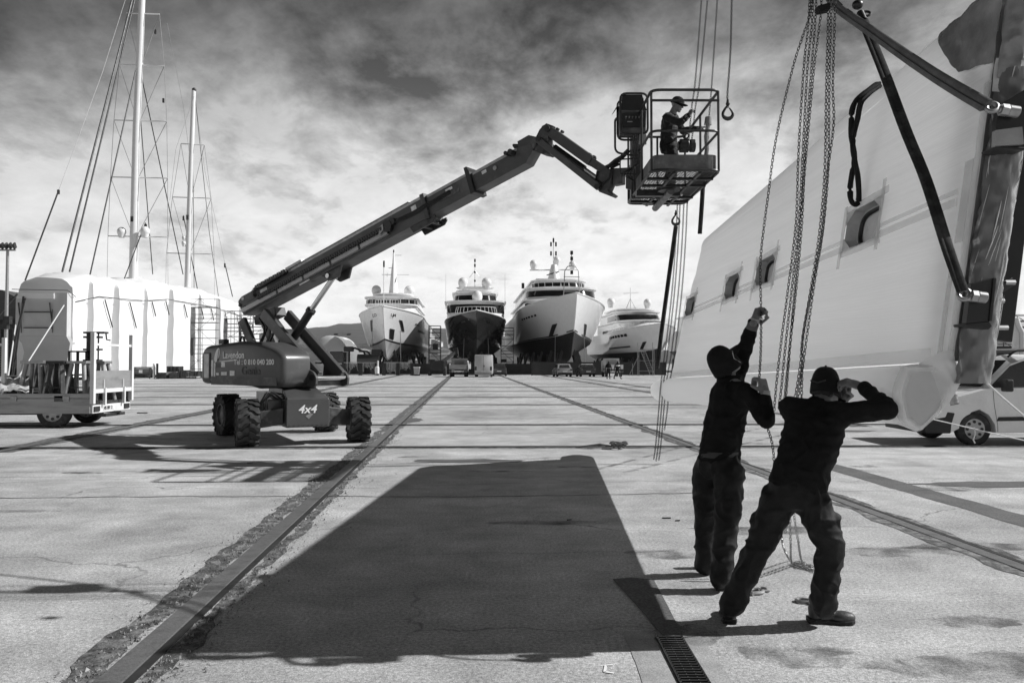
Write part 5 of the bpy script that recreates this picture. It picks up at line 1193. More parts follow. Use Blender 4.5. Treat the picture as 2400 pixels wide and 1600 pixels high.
m.build('eye', dark_glass, man3)
m = MB(); q = c_ + hf * .106 + hu * .055; m.ball(q, (.018, .018, .016), 10, 6); m.build('cap_badge', letter_m, man3)
m = MB(); F_, U_, L_ = ortho((.9, -.35, 0), (0, 0, 1))
a0, a1 = lerp(J3['chest'], J3['neck'], .8) - L_ * .14 - F_ * .02, J3['chest'] - L_ * .19 + F_ * .10
m.tube([a0 + V((0, 0, .02)) - F_ * .06, a0 - L_ * .05 - V((0, 0, .05)), a1 - L_ * .03 - V((0, 0, .0)), a1 + F_ * .06 - V((0, 0, .03))], .006, 6); m.build('jacket_piping', letter_m, man3)
dw = (J3['Rwr'] - J3['Rel']).normalized(); 
for i in range(6): ringband(lerp(J3['Rel'], J3['Rwr'], .40 + .09 * i), dw, .0545 - .0018 * i, .008, cuff_m, man3, 'sleeve_stripe')
# ---------------- trailer with its load ----------------
TY0, TY1, TXR = 19.8, 21.85, -10.45
tr = empty('flatbed_trailer', (-12.4, 20.8, 0), 'low silver dropside trailer standing at the left edge', 'trailer')
m = MB(); m.box2((-15.6, TY0 + .06, .52), (TXR - .05, TY1 - .06, .64)); m.box2((-15.4, TY0 + .5, .30), (TXR - .1, TY0 + .6, .52)); m.box2((-15.4, TY1 - .6, .30), (TXR - .1, TY1 - .5, .52)); m.build('bed', dark_steel, tr, bevel=.01)
m = MB(); m.box2((-15.6, TY0 - .02, .36), (TXR - .02, TY0 + .02, .735)); side_ = m.build('dropside', alu, tr, bevel=.008)
m = MB(); m.box2((-15.6, TY0 - .03, .745), (TXR - .02, TY0 + .03, .86)); m.build('dropside_rail', alu, side_, bevel=.008)
m = MB(); m.box2((-15.6, TY1 - .02, .36), (TXR - .02, TY1 + .02, .86)); m.build('dropside', alu, tr, bevel=.008)
for x in (-12.35, -11.05, -13.8):
    m = MB(); m.box2((x - .08, TY0 - .05, .70), (x + .08, TY0 - .02, .80)); m.box2((x - .07, TY0 - .04, .66), (x + .07, TY0 - .02, .70)); m.build('latch', steel, side_, bevel=.006)
m = MB(); m.box2((-11.35, TY0 - .03, .66), (-10.98, TY0 - .021, .80)); m.build('latch_plate', lift_grey2, side_)
for y in (TY0 + .02, TY1 - .04):
    m = MB(); m.box2((TXR - .02, y - .05, .60), (TXR + .08, y + .05, 2.38)); m.build('gate_post', white_dull, tr, bevel=.006)
m = MB(); m.box2((TXR, TY0 + .07, 2.05), (TXR + .05, TY1 - .09, 2.11)); m.build('gate_rail', white_dull, tr, bevel=.005); m = MB(); m.box2((TXR, TY0 + .07, .86), (TXR + .07, TY1 - .09, .96)); m.build('gate_rail', white_dull, tr, bevel=.005)
m = MB(); m.box2((TXR + .01, TY0 + .07, .96), (TXR + .04, TY1 - .09, 1.42)); m.build('tailgate', alu, tr, bevel=.004)
for y in (TY0 + .5, TY1 - .55):
    m = MB(); m.box2((TXR + .05, y - .03, .55), (TXR + .12, y + .03, .98)); m.tube([(TXR + .07, y, .95), (TXR + .07, y, 1.2)], .012, 6); m.build('hinge', white_dull, tr)
m = MB(); m.box2((TXR - .06, TY0 + .05, .36), (TXR + .02, TY1 - .06, .56)); m.build('light_bar', white_dull, tr, bevel=.006)
for y in (TY0 + .22, TY1 - .28):
    m = MB(); m.box2((TXR + .02, y - .14, .40), (TXR + .05, y + .14, .53)); m.build('tail_light', dark_glass, tr, bevel=.006)
m = MB(); m.box2((TXR + .02, 20.35, .42), (TXR + .032, 20.90, .535)); pl = m.build('number_plate', white_dull, tr)
text('405 BBV 13', 'lettering', .115, black_m, pl, frame(V((TXR + .034, 20.37, .435)), (0, 1, 0), (0, 0, 1)), sx=.78)
m = MB(); m.cyl((TXR, 20.9, .32), (TXR + .2, 20.9, .32), .05); m.box2((TXR - .05, 20.3, .25), (TXR + .12, 21.3, .32)); m.build('tow_bar', dark_steel, tr)
def road_wheel(parent, c, r, w, axis=V((0, 1, 0)), rimm=steel, rr=.62):
    c = V(c); t = MB(); ang = axis.to_track_quat('X', 'Z').to_matrix(); prof = [(-.5, .62), (-.5, .9), (-.38, 1), (.38, 1), (.5, .9), (.5, .62)]
    t.loft([[c + ang @ V((x * w, q * r * cos(a), q * r * sin(a))) for x, q in prof] for a in [2 * pi * k / 32 for k in range(32)]], False, True, True)
    o = t.build('wheel', rubber, parent, fix=True, auto=30); m = MB()
    m.loft([[c + ang @ V((x * w, q * r * cos(a), q * r * sin(a))) for a in [2 * pi * k / 28 for k in range(28)]] for x, q in [(-.4, .66), (-.48, .64), (-.40, .5), (-.42, .2), (-.40, .001)]], True, True)
    m.loft([[c + ang @ V((-x * w, q * r * cos(a), q * r * sin(a))) for a in [2 * pi * k / 28 for k in range(28)]] for x, q in [(-.4, .66), (-.48, .64), (-.40, .5), (-.42, .2), (-.40, .001)]], True, True)
    rm = m.build('rim', rimm, o, fix=True); m = MB()
    for sg in (-1, 1):
        for k in range(8): a = 2 * pi * k / 8; q = c + ang @ V((sg * .425 * w, .44 * r * cos(a), .44 * r * sin(a))); m.cyl(q - axis * .0, q + axis * (-sg * .0) + ang @ V((sg * .012, 0, 0)), .09 * r, n=10)
    m.build('rim_hole', black_m, o); return o
for x, y in [(-11.42, TY0 + .14), (-11.5, TY1 - .2)]: road_wheel(tr, (x, y, .41), .41, .24)
# mesh gate at the left edge of the frame
mg = empty('mesh_gate', P(2, 880, 20.1), 'white framed wire mesh side gate at the very left edge', 'gate')
m = MB(); c_ = P(10, 836, 20.1); m.beam((c_.x, c_.y, .8), (c_.x, c_.y, 2.25), .09, .09, up=(0, 1, 0)); m.beam((c_.x, c_.y, 2.08), (c_.x - 2, c_.y, 2.08), .05, .06); m.build('gate_frame', white_dull, mg, bevel=.005)
m = MB()
for k in range(20): m.beam((c_.x - 2, c_.y, .85 + .062 * k), (c_.x, c_.y, .85 + .062 * k), .006, .006)
for k in range(30): m.beam((c_.x - .06 * k, c_.y, .8), (c_.x - .06 * k, c_.y, 2.05), .006, .006)
m.build('wire_mesh', steel, mg)
# trestles on the trailer
def trestle(u, D, w, dark, label, n=4, pipe=True):
    c_ = P(u, 900, D); z0, z1 = .645, 1.60; r = empty('trestle', (c_.x, D, z0), label, 'trestle', 'steel trestles standing on the trailer'); mt = lift_grey2 if dark else alu
    top = MB(); top.box2((c_.x - w / 2, D - .2, z1), (c_.x + w / 2, D + .2, z1 + .07)); top.build('top_plate', steel if not dark else dark_steel, r, bevel=.008)
    for k in range(n):
        sx, sy = ((-1, -1), (1, -1), (1, 1), (-1, 1))[k]; a = V((c_.x + sx * w * .30, D + sy * .12, z1)); b = V((c_.x + sx * (w * .30 + .12), D + sy * .26, z0)); m = MB()
        if pipe: m.cyl(a, b, .055, n=14)
        else: m.beam(a, b, .10, .12)
        m.build('leg', mt, r)
    m = MB(); m.beam((c_.x - w * .4, D - .2, 1.0), (c_.x + w * .4, D - .2, 1.0), .02, .03); m.build('brace', dark_steel, r); return r
trestle(84, 20.25, .58, False, 'pale steel trestle nearest the left end of the trailer load')
trestle(138, 20.20, .46, True, 'dark flat-legged steel trestle on the trailer', pipe=False)
trestle(110, 20.9, .5, True, 'dark steel trestle half hidden behind the two front ones')
trestle(188, 20.25, .50, False, 'pale pipe-legged trestle just left of the white gate post')
trestle(236, 20.9, .40, False, 'pale trestle seen behind the white gate post')
st = empty('metal_stand', P(212, 880, 21.3), 'dark ladder-like steel stand rising above the trailer load', 'stand')
c_ = P(212, 880, 21.3); m = MB(); m.beam((c_.x - .02, 21.3, .65), (c_.x - .02, 21.3, 2.4), .13, .12, up=(0, 1, 0)); m.beam((c_.x + .2, 21.3, .65), (c_.x + .2, 21.3, 2.4), .03, .03, up=(0, 1, 0)); m.build('column', dark_steel, st)
for z in (1.66, 1.95, 2.28, 2.40): m = MB(); m.box2((c_.x - .15, 21.18, z), (c_.x + .26 + (z > 2.35) * .15, 21.42, z + .05)); m.build('shelf_plate', dark_steel, st)
m = MB(); m.tube([(c_.x + .4, 21.3, 2.40), (c_.x + .42, 21.3, 2.24), (c_.x + .52, 21.3, 2.22)], .02, 6); m.build('crank_handle', dark_steel, st)
m = MB(); c2 = P(192, 880, 21.4)
for x in (-.24, 0, .24):
    for y in (-.2, .2): m.beam((c2.x + x, 21.4 + y, .65), (c2.x + x, 21.4 + y, 1.92), .04, .04, up=(0, 1, 0))
for z in (1.3, 1.92): m.beam((c2.x - .26, 21.2, z), (c2.x + .26, 21.2, z), .04, .04); m.beam((c2.x - .26, 21.6, z), (c2.x + .26, 21.6, z), .04, .04)
o = m.build('steel_cage', dark_steel, None, loc=(c2.x, 21.4, .65)); tag(o, 'small dark steel cage behind the trestles on the trailer', 'cage')
random.seed(5)
def plank(i, x, y, z, l, rz, mt, label):
    m = MB(); m.box((0, 0, 0), (l, .20, .045), (random.uniform(-.05, .05), random.uniform(-.06, .06), rz)); m.v = [q + V((x, y, z)) for q in m.v]; o = m.build('plank', mt, None, loc=(x, y, z), bevel=.004); tag(o, label, 'plank', 'loose planks on the trailer')
for i, (x, y, z, l, rz, d, lab) in enumerate([(-12.9, 20.15, .69, 1.7, .03, 0, 'pale plank lying lowest on the trailer at the left edge'), (-12.7, 20.3, .75, 1.5, .15, 1, 'dark plank crossing the lowest pale plank'), (-13.1, 20.4, .81, 1.6, -.12, 0, 'pale plank on top of the plank pile'),
        (-12.4, 20.6, .88, 1.4, .25, 1, 'dark plank leaning across the back of the pile'), (-12.9, 20.7, .96, 1.5, .06, 0, 'pale plank at the back behind the trestle legs')]): plank(i, x, y, z, l, rz, wood_dark if d else wood_light, lab)
m = MB(); m.grid([[P(lerp(-20, 68, i / 12), 885 + 12 * noise.noise(V((i * .5, j * .4, 3))) + j * 4.5, 20.5 - .12 * j + .05 * noise.noise(V((i, j, 1)))) for i in range(13)] for j in range(8)], True); o = m.build('tarpaulin', clear_l, None, loc=P(25, 900, 20.3), solid=.02); tag(o, 'crumpled pale tarpaulin thrown over the planks', 'tarpaulin')
m = MB(); m.box2((-13.6, 21.1, .66), (-11.9, 21.6, 1.28)); o = m.build('timber_block', wood_dark, None, loc=(-12.7, 21.3, .66), bevel=.02); tag(o, 'dark timber block at the back of the trailer', 'timber block')
# ---------------- pale van behind the panel ----------------
car_white = mat('van_paint', .86, .25, var=.05, coat=.5, grime=.5, gamt=.3)
plastic_k = mat('black_plastic', .022, .55, var=.2)
vn = empty('panel_van', (10.4, 16.5, 0), 'light grey van with roof bars parked at the right edge', 'van')
VXF, VY0, VY1 = 8.12, 15.62, 17.38
def vx(x, y, z): return V((VXF + x, y, z))
low = [(.02, .30), (0, .52), (.06, .74), (.22, .90), (.6, 1.0), (1.12, 1.10), (2.4, 1.13), (4.6, 1.13), (4.62, .28), (1.35, .25), (1.33, .42), (1.22, .60), (1.05, .70), (.88, .72), (.70, .66), (.56, .52), (.50, .36), (.48, .26), (.1, .24)]
m = MB(); rings = []
for y, k in ((VY0, .985), (VY0 + .03, 1.0), (VY0 + .14, 1.01), (VY1 - .14, 1.01), (VY1 - .03, 1.0), (VY1, .985)):
    dx = .18 * (abs(y - 16.5) / .88) ** 4
    rings.append([vx(x + (dx if x < .9 and z > .3 else 0), y, .7 + (z - .7) * k) for x, z in low])
m.loft(rings, True, True); body = m.build('body', car_white, vn, auto=28, fix=True)
def roofring(ins, y0, y1, pts, off=0): return [vx(x, y, z) for x, y, z in pts]
cab = [(1.08, 1.08), (1.72, 1.66), (2.05, 1.76), (4.3, 1.80), (4.62, 1.66), (4.64, 1.10)]
m = MB(); rings = []
for y, ins, dz in ((VY0 + .03, 0, 0), (VY0 + .05, .0, -.0), (VY1 - .05, 0, 0), (VY1 - .03, 0, 0)):
    sg = 1 if y < 16.5 else -1; rings.append([vx(x + (.10 * (abs(y - 16.5) / .85) ** 3 if x < 2.1 else 0), y + sg * .15 * max(0, (z - 1.12) / .65), z - (.05 if z > 1.5 else 0)) for x, z in cab])
rings.insert(2, [vx(x, 16.5, z + (.03 if z > 1.6 else 0)) for x, z in cab]); m.loft(rings, True, True); m.build('cab', car_white, vn, auto=30, fix=True)
def sidewin(pts, name, mt, off=.012): m = MB(); m.prism([vx(x, VY0 + .03 + .15 * max(0, (z - 1.12) / .65) - off, z) for x, z in pts], (0, .01, 0)); return m.build(name, mt, vn, fix=True)
sidewin([(1.24, 1.13), (1.72, 1.56), (2.0, 1.66), (2.48, 1.68), (2.48, 1.15)], 'side_window', glass_m)
sidewin([(2.56, 1.15), (2.56, 1.68), (3.5, 1.69), (3.5, 1.15)], 'side_window', glass_m)
m = MB(); q = [(1.115, VY0 + .2, 1.115), (1.115, VY1 - .2, 1.115), (1.70, VY1 - .30, 1.645), (1.70, VY0 + .30, 1.645)]
m.grid([[lerp(lerp(V(q[0]), V(q[1]), i / 8), lerp(V(q[3]), V(q[2]), i / 8), j / 4) + V((-.035 - .02 * sin(pi * i / 8) + .10 * (abs(i - 4) / 4) ** 3, 0, .03)) + V((VXF, 0, 0)) for i in range(9)] for j in range(5)], True); m.build('windscreen', glass_m, vn)
m = MB(); m.prism([vx(x, VY0 - .014, z) for x, z in [(1.36, .48), (2.6, .50), (2.6, .58), (1.40, .56)]], (0, .02, 0)); m.build('side_moulding', plastic_k, vn, bevel=.004, fix=True)
m = MB(); m.prism([vx(x, VY0 - .012, z) for x, z in [(-.02, .24), (-.02, .50), (.36, .56), (.40, .66), (.55, .64), (.48, .42), (.46, .24)]], (0, .05, 0)); m.box2(vx(-.05, VY0 + .1, .24), vx(.06, VY1 - .1, .54)); m.build('bumper', plastic_k, vn, bevel=.02, fix=True)
m = MB(); m.ball(vx(.05, VY0 + .32, .36), .055); m.build('fog_lamp', chrome, vn)
m = MB(); m.grid([[vx(.08 + .50 * a + .05 * (1 - b), VY0 + .005 + .22 * (1 - a) ** 2 - .02, .70 + .20 * b + .12 * a) for a in [k / 8 for k in range(9)]] for b in [k / 4 for k in range(5)]], True); m.build('headlight', mat('headlight_glass', .30, .08, .3, var=.6, scale=14, coat=1), vn, solid=.02)
m = MB(); m.box(vx(1.52, VY0 - .10, 1.18), (.15, .20, .24)); m.beam(vx(1.5, VY0, 1.12), vx(1.5, VY0 - .06, 1.15), .06, .06); m.build('wing_mirror', plastic_k, vn, bevel=.03)
for y in (VY0 + .24, VY1 - .24):
    m = MB(); m.tube(rtube([vx(1.75, y, 1.74), vx(1.9, y, 1.86), vx(4.4, y, 1.90), vx(4.55, y, 1.78)], rad=.1), .022, 8); m.build('roof_bar', black_m, vn)
for x in (2.2, 3.2, 4.1): m = MB(); m.beam(vx(x, VY0 + .2, 1.9), vx(x, VY1 - .2, 1.9), .05, .03); m.build('roof_bar', steel, vn)
m = MB(); m.tube([vx(x, VY0 - .004, z) for x, z in [(1.30, 1.10), (1.32, .8), (1.38, .4), (1.38, .27)]], .004, 5); m.build('door_gap', black_m, vn)
m = MB(); m.box(vx(2.3, VY0 - .012, .98), (.16, .02, .035)); m.build('door_handle', plastic_k, vn, bevel=.005)
for x in (.93, 3.85):
    for y, yy in ((VY0 + .09, 1), (VY1 - .09, -1)):
        o = road_wheel(vn, vx(x, y, .325), .325, .20, rimm=mat('hub_cap', .45, .35, .5) if x == .93 and yy == 1 else steel)
# ---------------- things on the ground ----------------
def shackle(c, r, rz, label, name='shackle'):
    m = MB(); c = V(c); d = V((cos(rz), sin(rz), 0)); s_ = V((-d.y, d.x, 0)); z = V((0, 0, r * .3))
    m.tube([c + z + s_ * (r * .55) + d * (-r)] + [c + z + s_ * (r * .9 * cos(a)) + d * (r * .3 + r * sin(a)) for a in [pi * k / 8 for k in range(9)]] + [c + z - s_ * (r * .55) - d * r], r * .26, 8); m.cyl(c + z - s_ * r * 1.0 - d * r, c + z + s_ * r * 1.1 - d * r, r * .24, n=10); m.cyl(c + z + s_ * r * 1.0 - d * r, c + z + s_ * r * 1.3 - d * r, r * .42, n=6)
    o = m.build(name, steel, None, loc=c); tag(o, label, 'shackle', 'shackles lying on the concrete')
shackle(G(1768, 1390, .0), .05, .4, 'open steel shackle in front of the brown shoe toe'); shackle(G(1788, 1384, .0), .035, 1.6, 'smaller shackle beside the shoe toe, right of the larger one'); shackle(G(1886, 1411, 0), .042, 2.8, 'steel shackle lying just behind the boot heel')
m = MB(); random.seed(9)
for k in range(26):
    a = k * .55; r_ = .13 + .05 * sin(k * 1.3); 
c_ = G(1450, 1052)
for k in range(7):
    r_ = .10 + .012 * k; m.tube([c_ + V((r_ * 1.0 * cos(a + k), r_ * .8 * sin(a + k), .02 + .022 * k * .5 + .05 * abs(sin(a * 2 + k)))) for a in [2 * pi * q / 16 for q in range(16)]], .011, 6, closed=True)
for k in range(6): m.tube([c_ + V((-.1, .04 * (k - 3) * .4, .05)), c_ + V((-.35, .02 * k - .06 + .04 * sin(k), .05 + .01 * k)), c_ + V((-.55 - .05 * k, -.10 + .05 * k, .02))], .011, 6)
o = m.build('rope_coil', web_g, None, loc=c_); tag(o, 'tangled coil of grey rope lying near the top of the big shadow', 'rope')
gA, gB, gC, gD = G(1597, 1493), G(1646, 1493), G(1760, 1618), G(1672, 1618); gd = (gD - gA).normalized(); gs = V((gd.y, -gd.x, 0)); W_ = .145; Lg = 1.15
gg = empty('drain_grate', gA, 'dark slotted iron drain grate at the bottom edge', 'drain grate')
zz = V((0, 0, 1)); m = MB()
for s_ in (0, W_): m.beam(gA + gs * s_ + zz * .006, gA + gs * s_ + gd * Lg + zz * .006, .012, .016)
m.build('grate_frame', dark_steel, gg)
m = MB(); m.beam(gA + gs * W_ / 2 + zz * .003, gA + gs * W_ / 2 + gd * Lg + zz * .003, W_, .003); m.build('drain_channel', black_m, gg)
m = MB(); k = 0
while k * .036 < Lg: m.beam(gA + gd * (.018 + k * .036) + zz * .010, gA + gs * W_ + gd * (.018 + k * .036) + zz * .010, .015, .008); k += 1
m.build('grate_bar', dark_steel, gg)
m = MB(); 
for s_ in (W_ / 3, 2 * W_ / 3):
    k = 0
    while k * .036 < Lg: m.box(gA + gs * s_ + gd * (.018 + k * .036) + zz * .0155, (.005, .005, .003)); k += 1
m.build('grate_stud', steel, gg)
m = MB(); m.grid(wob_strip(gA - gd * .08, gA + gd * 1.4, -.12, -.01, .003, 90, step=.05, amp=.012), False); m.grid(wob_strip(gA - gd * .1, gA + gd * 1.4, W_ + .012, W_ + .19, .003, 93, step=.05, amp=.012), False)
o = m.build('pavement_edging', mat('smooth_concrete_edge', .36, .85, var=.25, scale=4, fine=.25, bump=.3, bscale=90)); tag(o, 'smooth concrete edging along the drain', kind='structure')
m = MB()
for a, b in [((1437, 1557), (1420, 1557)), ((1420, 1557), (1417, 1573)), ((1417, 1573), (1438, 1576))]: m.beam(G(*a, .004), G(*b, .004), .014, .002)
o = m.build('painted_mark', letter_m, None, loc=G(1420, 1565, .004)); tag(o, 'small white bracket-shaped paint mark at the bottom edge', 'paint mark')
m = MB(); m.box(G(334, 967, .02), (.32, .08, .03), (0, 0, .1)); o = m.build('plank', wood_dark, None, loc=G(334, 967), bevel=.004); tag(o, 'short dark plank lying alone between trailer and lift', 'plank')
for i, (u, v, l, lab) in enumerate([(1562, 1213, .09, 'small dark stick left of the two workers'), (1588, 1219, .05, 'tiny bent wire near the dark stick'), (1334, 1217, .05, 'dark chip lying inside the big shadow'), (586, 1084, .10, 'dark scrap lying left of the long rail')]):
    m = MB(); m.box(G(u, v, .008), (l, .012, .012), (0, 0, .3 * i)); o = m.build('scrap_piece', dark_steel, None, loc=G(u, v)); tag(o, lab, 'scrap')
# ---------------- yachts on the hard ----------------
YROT = math.atan(.0584)
class Hull:
    def __init__(s, L, B, zk, zb, zm, rake, ta, stripe, entry=1.25, fore=2.0, full=2.3):
        s.L, s.B, s.zk, s.zb, s.zm, s.rake, s.ta, s.stripe, s.entry, s.fore, s.full = L, B, zk, zb, zm, rake, ta, stripe, entry, fore, full
    def pt(s, q, t, side, off=0.0):
        y0 = s.rake * (1 - t) ** 1.3; y = y0 + q * (s.L - y0)
        zd = s.zb + (s.zm - s.zb) * min(1, y / (.45 * s.L)) ** .8; zk = s.zk + s.fore * max(0, 1 - (y - y0) / 7) ** 2 * .5
        z = zk + (zd - zk) * t; Lb = lerp(.58, .36, t) * s.L; p = lerp(s.entry, s.full, t); w = 1 - (1 - min(1, (y - y0) / Lb)) ** p
        sh = .02 + .92 * (t / .40) ** .62 if t < .40 else .94 + .06 * (t - .40) / .60
        x = s.B / 2 * sh * w + .05; return V((side * (x + off), y - off * .4, z))
    def sheet(s, t0, t1, nt=8, q0=0.0, q1=1.0, nq=34):
        m = MB(); 
        for side in (-1, 1):
            m.grid([[s.pt(q0 + (q1 - q0) * (i / nq) ** 1.6, lerp(t0, t1, j / nt), side) for j in range(nt + 1)] for i in range(nq + 1)], True)
        m.grid([[s.pt(0, lerp(t0, t1, j / nt), sd_) for j in range(nt + 1)] for sd_ in (-1, 1)], True); return m
    def patch(s, q0, q1, ta, tb, side, skew=0.0, off=.05, n=4):
        m = MB(); m.grid([[s.pt(lerp(q0, q1, i / n) + skew * (1 - j / n), lerp(ta, tb, j / n), side, off) for j in range(n + 1)] for i in range(n + 1)], True); return m
def plan(yf, ya, hw, fd, n=12):
    pts = [V((hw * sin(a), yf + fd * (1 - cos(a)), 0)) for a in [lerp(-pi / 2, pi / 2, k / n) for k in range(n + 1)]]; return [V((-hw, ya, 0))] + pts + [V((hw, ya, 0))]
def tier(yf, ya, hw, fd, z0, z1, slope=0.0, inset=.0, over=0):
    m = MB(); a = plan(yf, ya, hw, fd); b = plan(yf + slope, ya, hw - inset, fd); m.loft([[q + V((0, 0, z0)) for q in a], [q + V((0, 0, z1)) for q in b]], True, True); return m
def band(yf, yl, hw, fd, za, zb_, slope=0, off=.05, ya=None):
    """dark window band wrapped round a tier's front, proud by off"""
    m = MB(); a = plan(yf - off, yl, hw + off, fd); b = plan(yf - off + slope, yl, hw + off, fd); m.grid([[q + V((0, 0, za)) for q in a], [q + V((0, 0, zb_)) for q in b]], True); return m
navy = mat('navy_hull', .022, .12, var=.1, coat=.6); hull_white = mat('hull_white', .80, .2, var=.04, coat=.5); antif_grey = mat('grey_antifouling', .34, .5, var=.18, scale=.8)
bow_grey = mat('pale_grey_hull', .74, .25, var=.05, coat=.4)
def yacht(u, D, label, H, topm, botm, stripem, tiers, gear=None, pockets=True, name='motor_yacht', ports=()):
    x = (u - 1200) / FPX * D; r = empty(name, (x, D, 0), label, 'yacht', 'motor yachts standing on the hard', YROT)
    B_ = lambda m, n, mt, par=None, **k: m.build(n, mt, par or r, world=False, **k)
    hb = B_(H.sheet(H.ta + H.stripe, 1.0, 14), 'topsides', topm, auto=60); B_(H.sheet(0, H.ta, 8), 'bottom', botm, auto=60); B_(H.sheet(H.ta, H.ta + H.stripe, 2), 'boot_stripe', stripem, auto=60)
    rail = MB(); 
    for sd_ in (-1, 1): rail.tube([H.pt((k / 30) ** 1.6, 1.0, sd_) for k in range(31)], .09, 6)
    B_(rail, 'cap_rail', white)
    dk = MB(); dk.grid([[H.pt((k / 24) ** 1.6, .93, -1), H.pt((k / 24) ** 1.6, .93, 1)] for k in range(25)], True); B_(dk, 'foredeck', white_dull)
    if pockets:
        for sd_ in (-1, 1): B_(H.patch(pockets[0], pockets[1], pockets[2], pockets[3], sd_, pockets[4]), 'anchor_pocket', black_m, hb)
        for sd_ in (-1, 1):
            a = H.pt(pockets[0] + .01, pockets[2], sd_, .3); m = MB(); m.tube([a, V((a.x * 1.05, a.y - .4, a.z * .5)), V((a.x * 1.1, a.y - .8, .7))], .05, 6); B_(m, 'anchor_chain', chain_light, r)
    for (q0, q1, ta, tb, sd_, mt) in ports: B_(H.patch(q0, q1, ta, tb, sd_, 0, .06), 'hull_port', mt, hb)
    for (yf, ya, hw, fd, z0, z1, sl, wa, wb, wl, mull) in tiers:
        t = B_(tier(yf, ya, hw, fd, z0, z1, sl), 'superstructure', white, auto=40)
        if wa:
            f0, f1 = (wa - z0) / (z1 - z0), (wb - z0) / (z1 - z0); B_(band(yf + sl * f0, wl, hw, fd, wa, wb, sl * (f1 - f0)), 'window_band', dark_glass, t)
            if mull:
                m = MB(); pl_ = plan(yf + sl * f0 - .09, wl, hw + .09, fd, mull)
                for q in pl_[1:-1]: m.beam(V((q.x, q.y, wa)), V((q.x, q.y + sl * (f1 - f0), wb)), .11, .11, up=(1, 0, 0))
                B_(m, 'mullion', white, t)
        m = tier(yf - .5 + sl, ya + .3, hw + .38, fd + .3, z1, z1 + .22, -.1); B_(m, 'roof_overhang', white, t, auto=40)
    if gear: gear(r, B_)
    # cradle under the keel
    cr = empty('boat_cradle', (x, D, 0), 'dark keel blocks and props under the ' + label.split(',')[0].split(' with ')[0].split(' hidden')[0], 'cradle', 'cradles under the yachts', YROT)
    for k in range(7):
        y = H.rake + 3 + k * 5.0; m = MB(); m.box2((-.5, y - .4, 0), (.5, y + .4, H.zk + .1)); m.box2((-1.6, y - .3, 0), (1.6, y + .3, .5)); m.build('keel_block', wood_dark, cr, world=False)
        for sd_ in (-1, 1):
            q = min(1, (y - H.rake) / (H.L - H.rake)); a = H.pt(q, .24, sd_); m = MB(); m.beam(V((sd_ * (abs(a.x) + .9), y, .3)), V((a.x, y, a.z - .1)), .35, .35); m.build('prop', dark_steel, cr, world=False)
            m = MB(); m.beam(V((sd_ * (abs(a.x) + .5), y + 1.2, 0)), V((sd_ * (abs(a.x) + .5), y + 1.2, a.z * .8)), .3, .3, up=(0, 1, 0)); m.build('prop', dark_steel, cr, world=False)
    return r
def dome(m, c, r_): m.ball(c, (r_, r_, r_ * 1.05), 16, 12); m.cyl(V(c) - V((0, 0, r_ * 1.35)), V(c) - V((0, 0, r_ * .5)), r_ * .62, r_ * .86, n=16)
def gear1(r, B_):
    m = MB(); dome(m, (-2.75, 17, 13.0), .78); B_(m, 'radome', white, auto=60); m = MB(); dome(m, (2.35, 17, 12.9), .82); B_(m, 'radome', white, auto=60)
    m = MB(); m.loft([[V((a * cos(t), 16 + a * 1.5 * sin(t), z)) for t in [2 * pi * k / 12 for k in range(12)]] for z, a in ((11.4, .85), (13.2, .68), (15.2, .48), (17.2, .22), (18.8, .12))]); B_(m, 'mast', white)
    m = MB()
    for z, a, b in ((15.35, 1.8, 2.4), (16.4, .8, .4), (18.4, .1, 1.2)): m.tube([(-a, 16, z), (b, 16, z)], .06, 6)
    m.tube([(-1.0, 15.9, 15.0), (-1, 15.9, 15.6)], .04, 6); B_(m, 'crosstree', white)
    m = MB()
    for z in (17.0, 19.0): m.box((0, 15.8, z), (.18, .18, .4))
    B_(m, 'mast_light', black_m)
    m = MB(); m.tube([(-.35, 4.5, 9), (-.35, 4.5, 15.6)], .07, 6); B_(m, 'fore_mast', white); m = MB(); m.box((-.35, 4.5, 15.6), (.22, .2, .9)); B_(m, 'mast_light', black_m)
    m = MB(); m.prism([(0.85, 8, 13.2), (1.0, 8, 13.9), (1.15, 8, 14.2), (1.05, 8, 13.5)], (0, .03, 0)); B_(m, 'flag', black_m)
    m = MB()
    for k in range(9): x = -1.6 + .4 * k; m.tube([(x, 5.0 + .3 * abs(x), 8.8), (x, 5.0 + .3 * abs(x), 10.6)], .03, 5)
    m.tube([(-1.6, 5.4, 10.6), (1.6, 5.4, 10.6)], .03, 5); B_(m, 'bow_rail', white)
    for ch, x in (('L', -1.75), ('O', -.95), ('U', .55), ('M', 1.35)):
        sd_ = -1 if x < 0 else 1; p = H1.pt(.028 + .012 * abs(x), .86, sd_, .10); tx = text(ch, 'lettering', .62, black_m, r, M.Identity(4)); tx.matrix_basis = frame(p + V((-.2, -.12, -.2)), (.8, .5 * sd_, 0), (0, -.35, 1))
H1 = Hull(44, 9.6, 1.9, 9.35, 8.2, 4.6, .34, .035, 1.35, 1.2, 2.6)
yacht(897, 108, 'pale classic motor yacht with a single tapered mast, leftmost of the row', H1, bow_grey, antif_grey, black_m,
      [(9, 36, 3.6, 3.2, 8.0, 10.15, .3, None, None, None, 0), (11, 32, 3.75, 2.6, 9.9, 11.35, -.25, 10.3, 11.1, 20, 8), (13, 26, 2.6, 2, 11.5, 12.0, .3, None, None, None, 0)], gear1, (.075, .095, .60, .80, .035),
      ports=[(.20, .215, .78, .81, 1, black_m), (.22, .232, .775, .805, 1, black_m), (.238, .248, .77, .80, 1, black_m), (.25, .40, .655, .70, 1, black_m), (.03, .06, .40, .60, 1, black_m)])
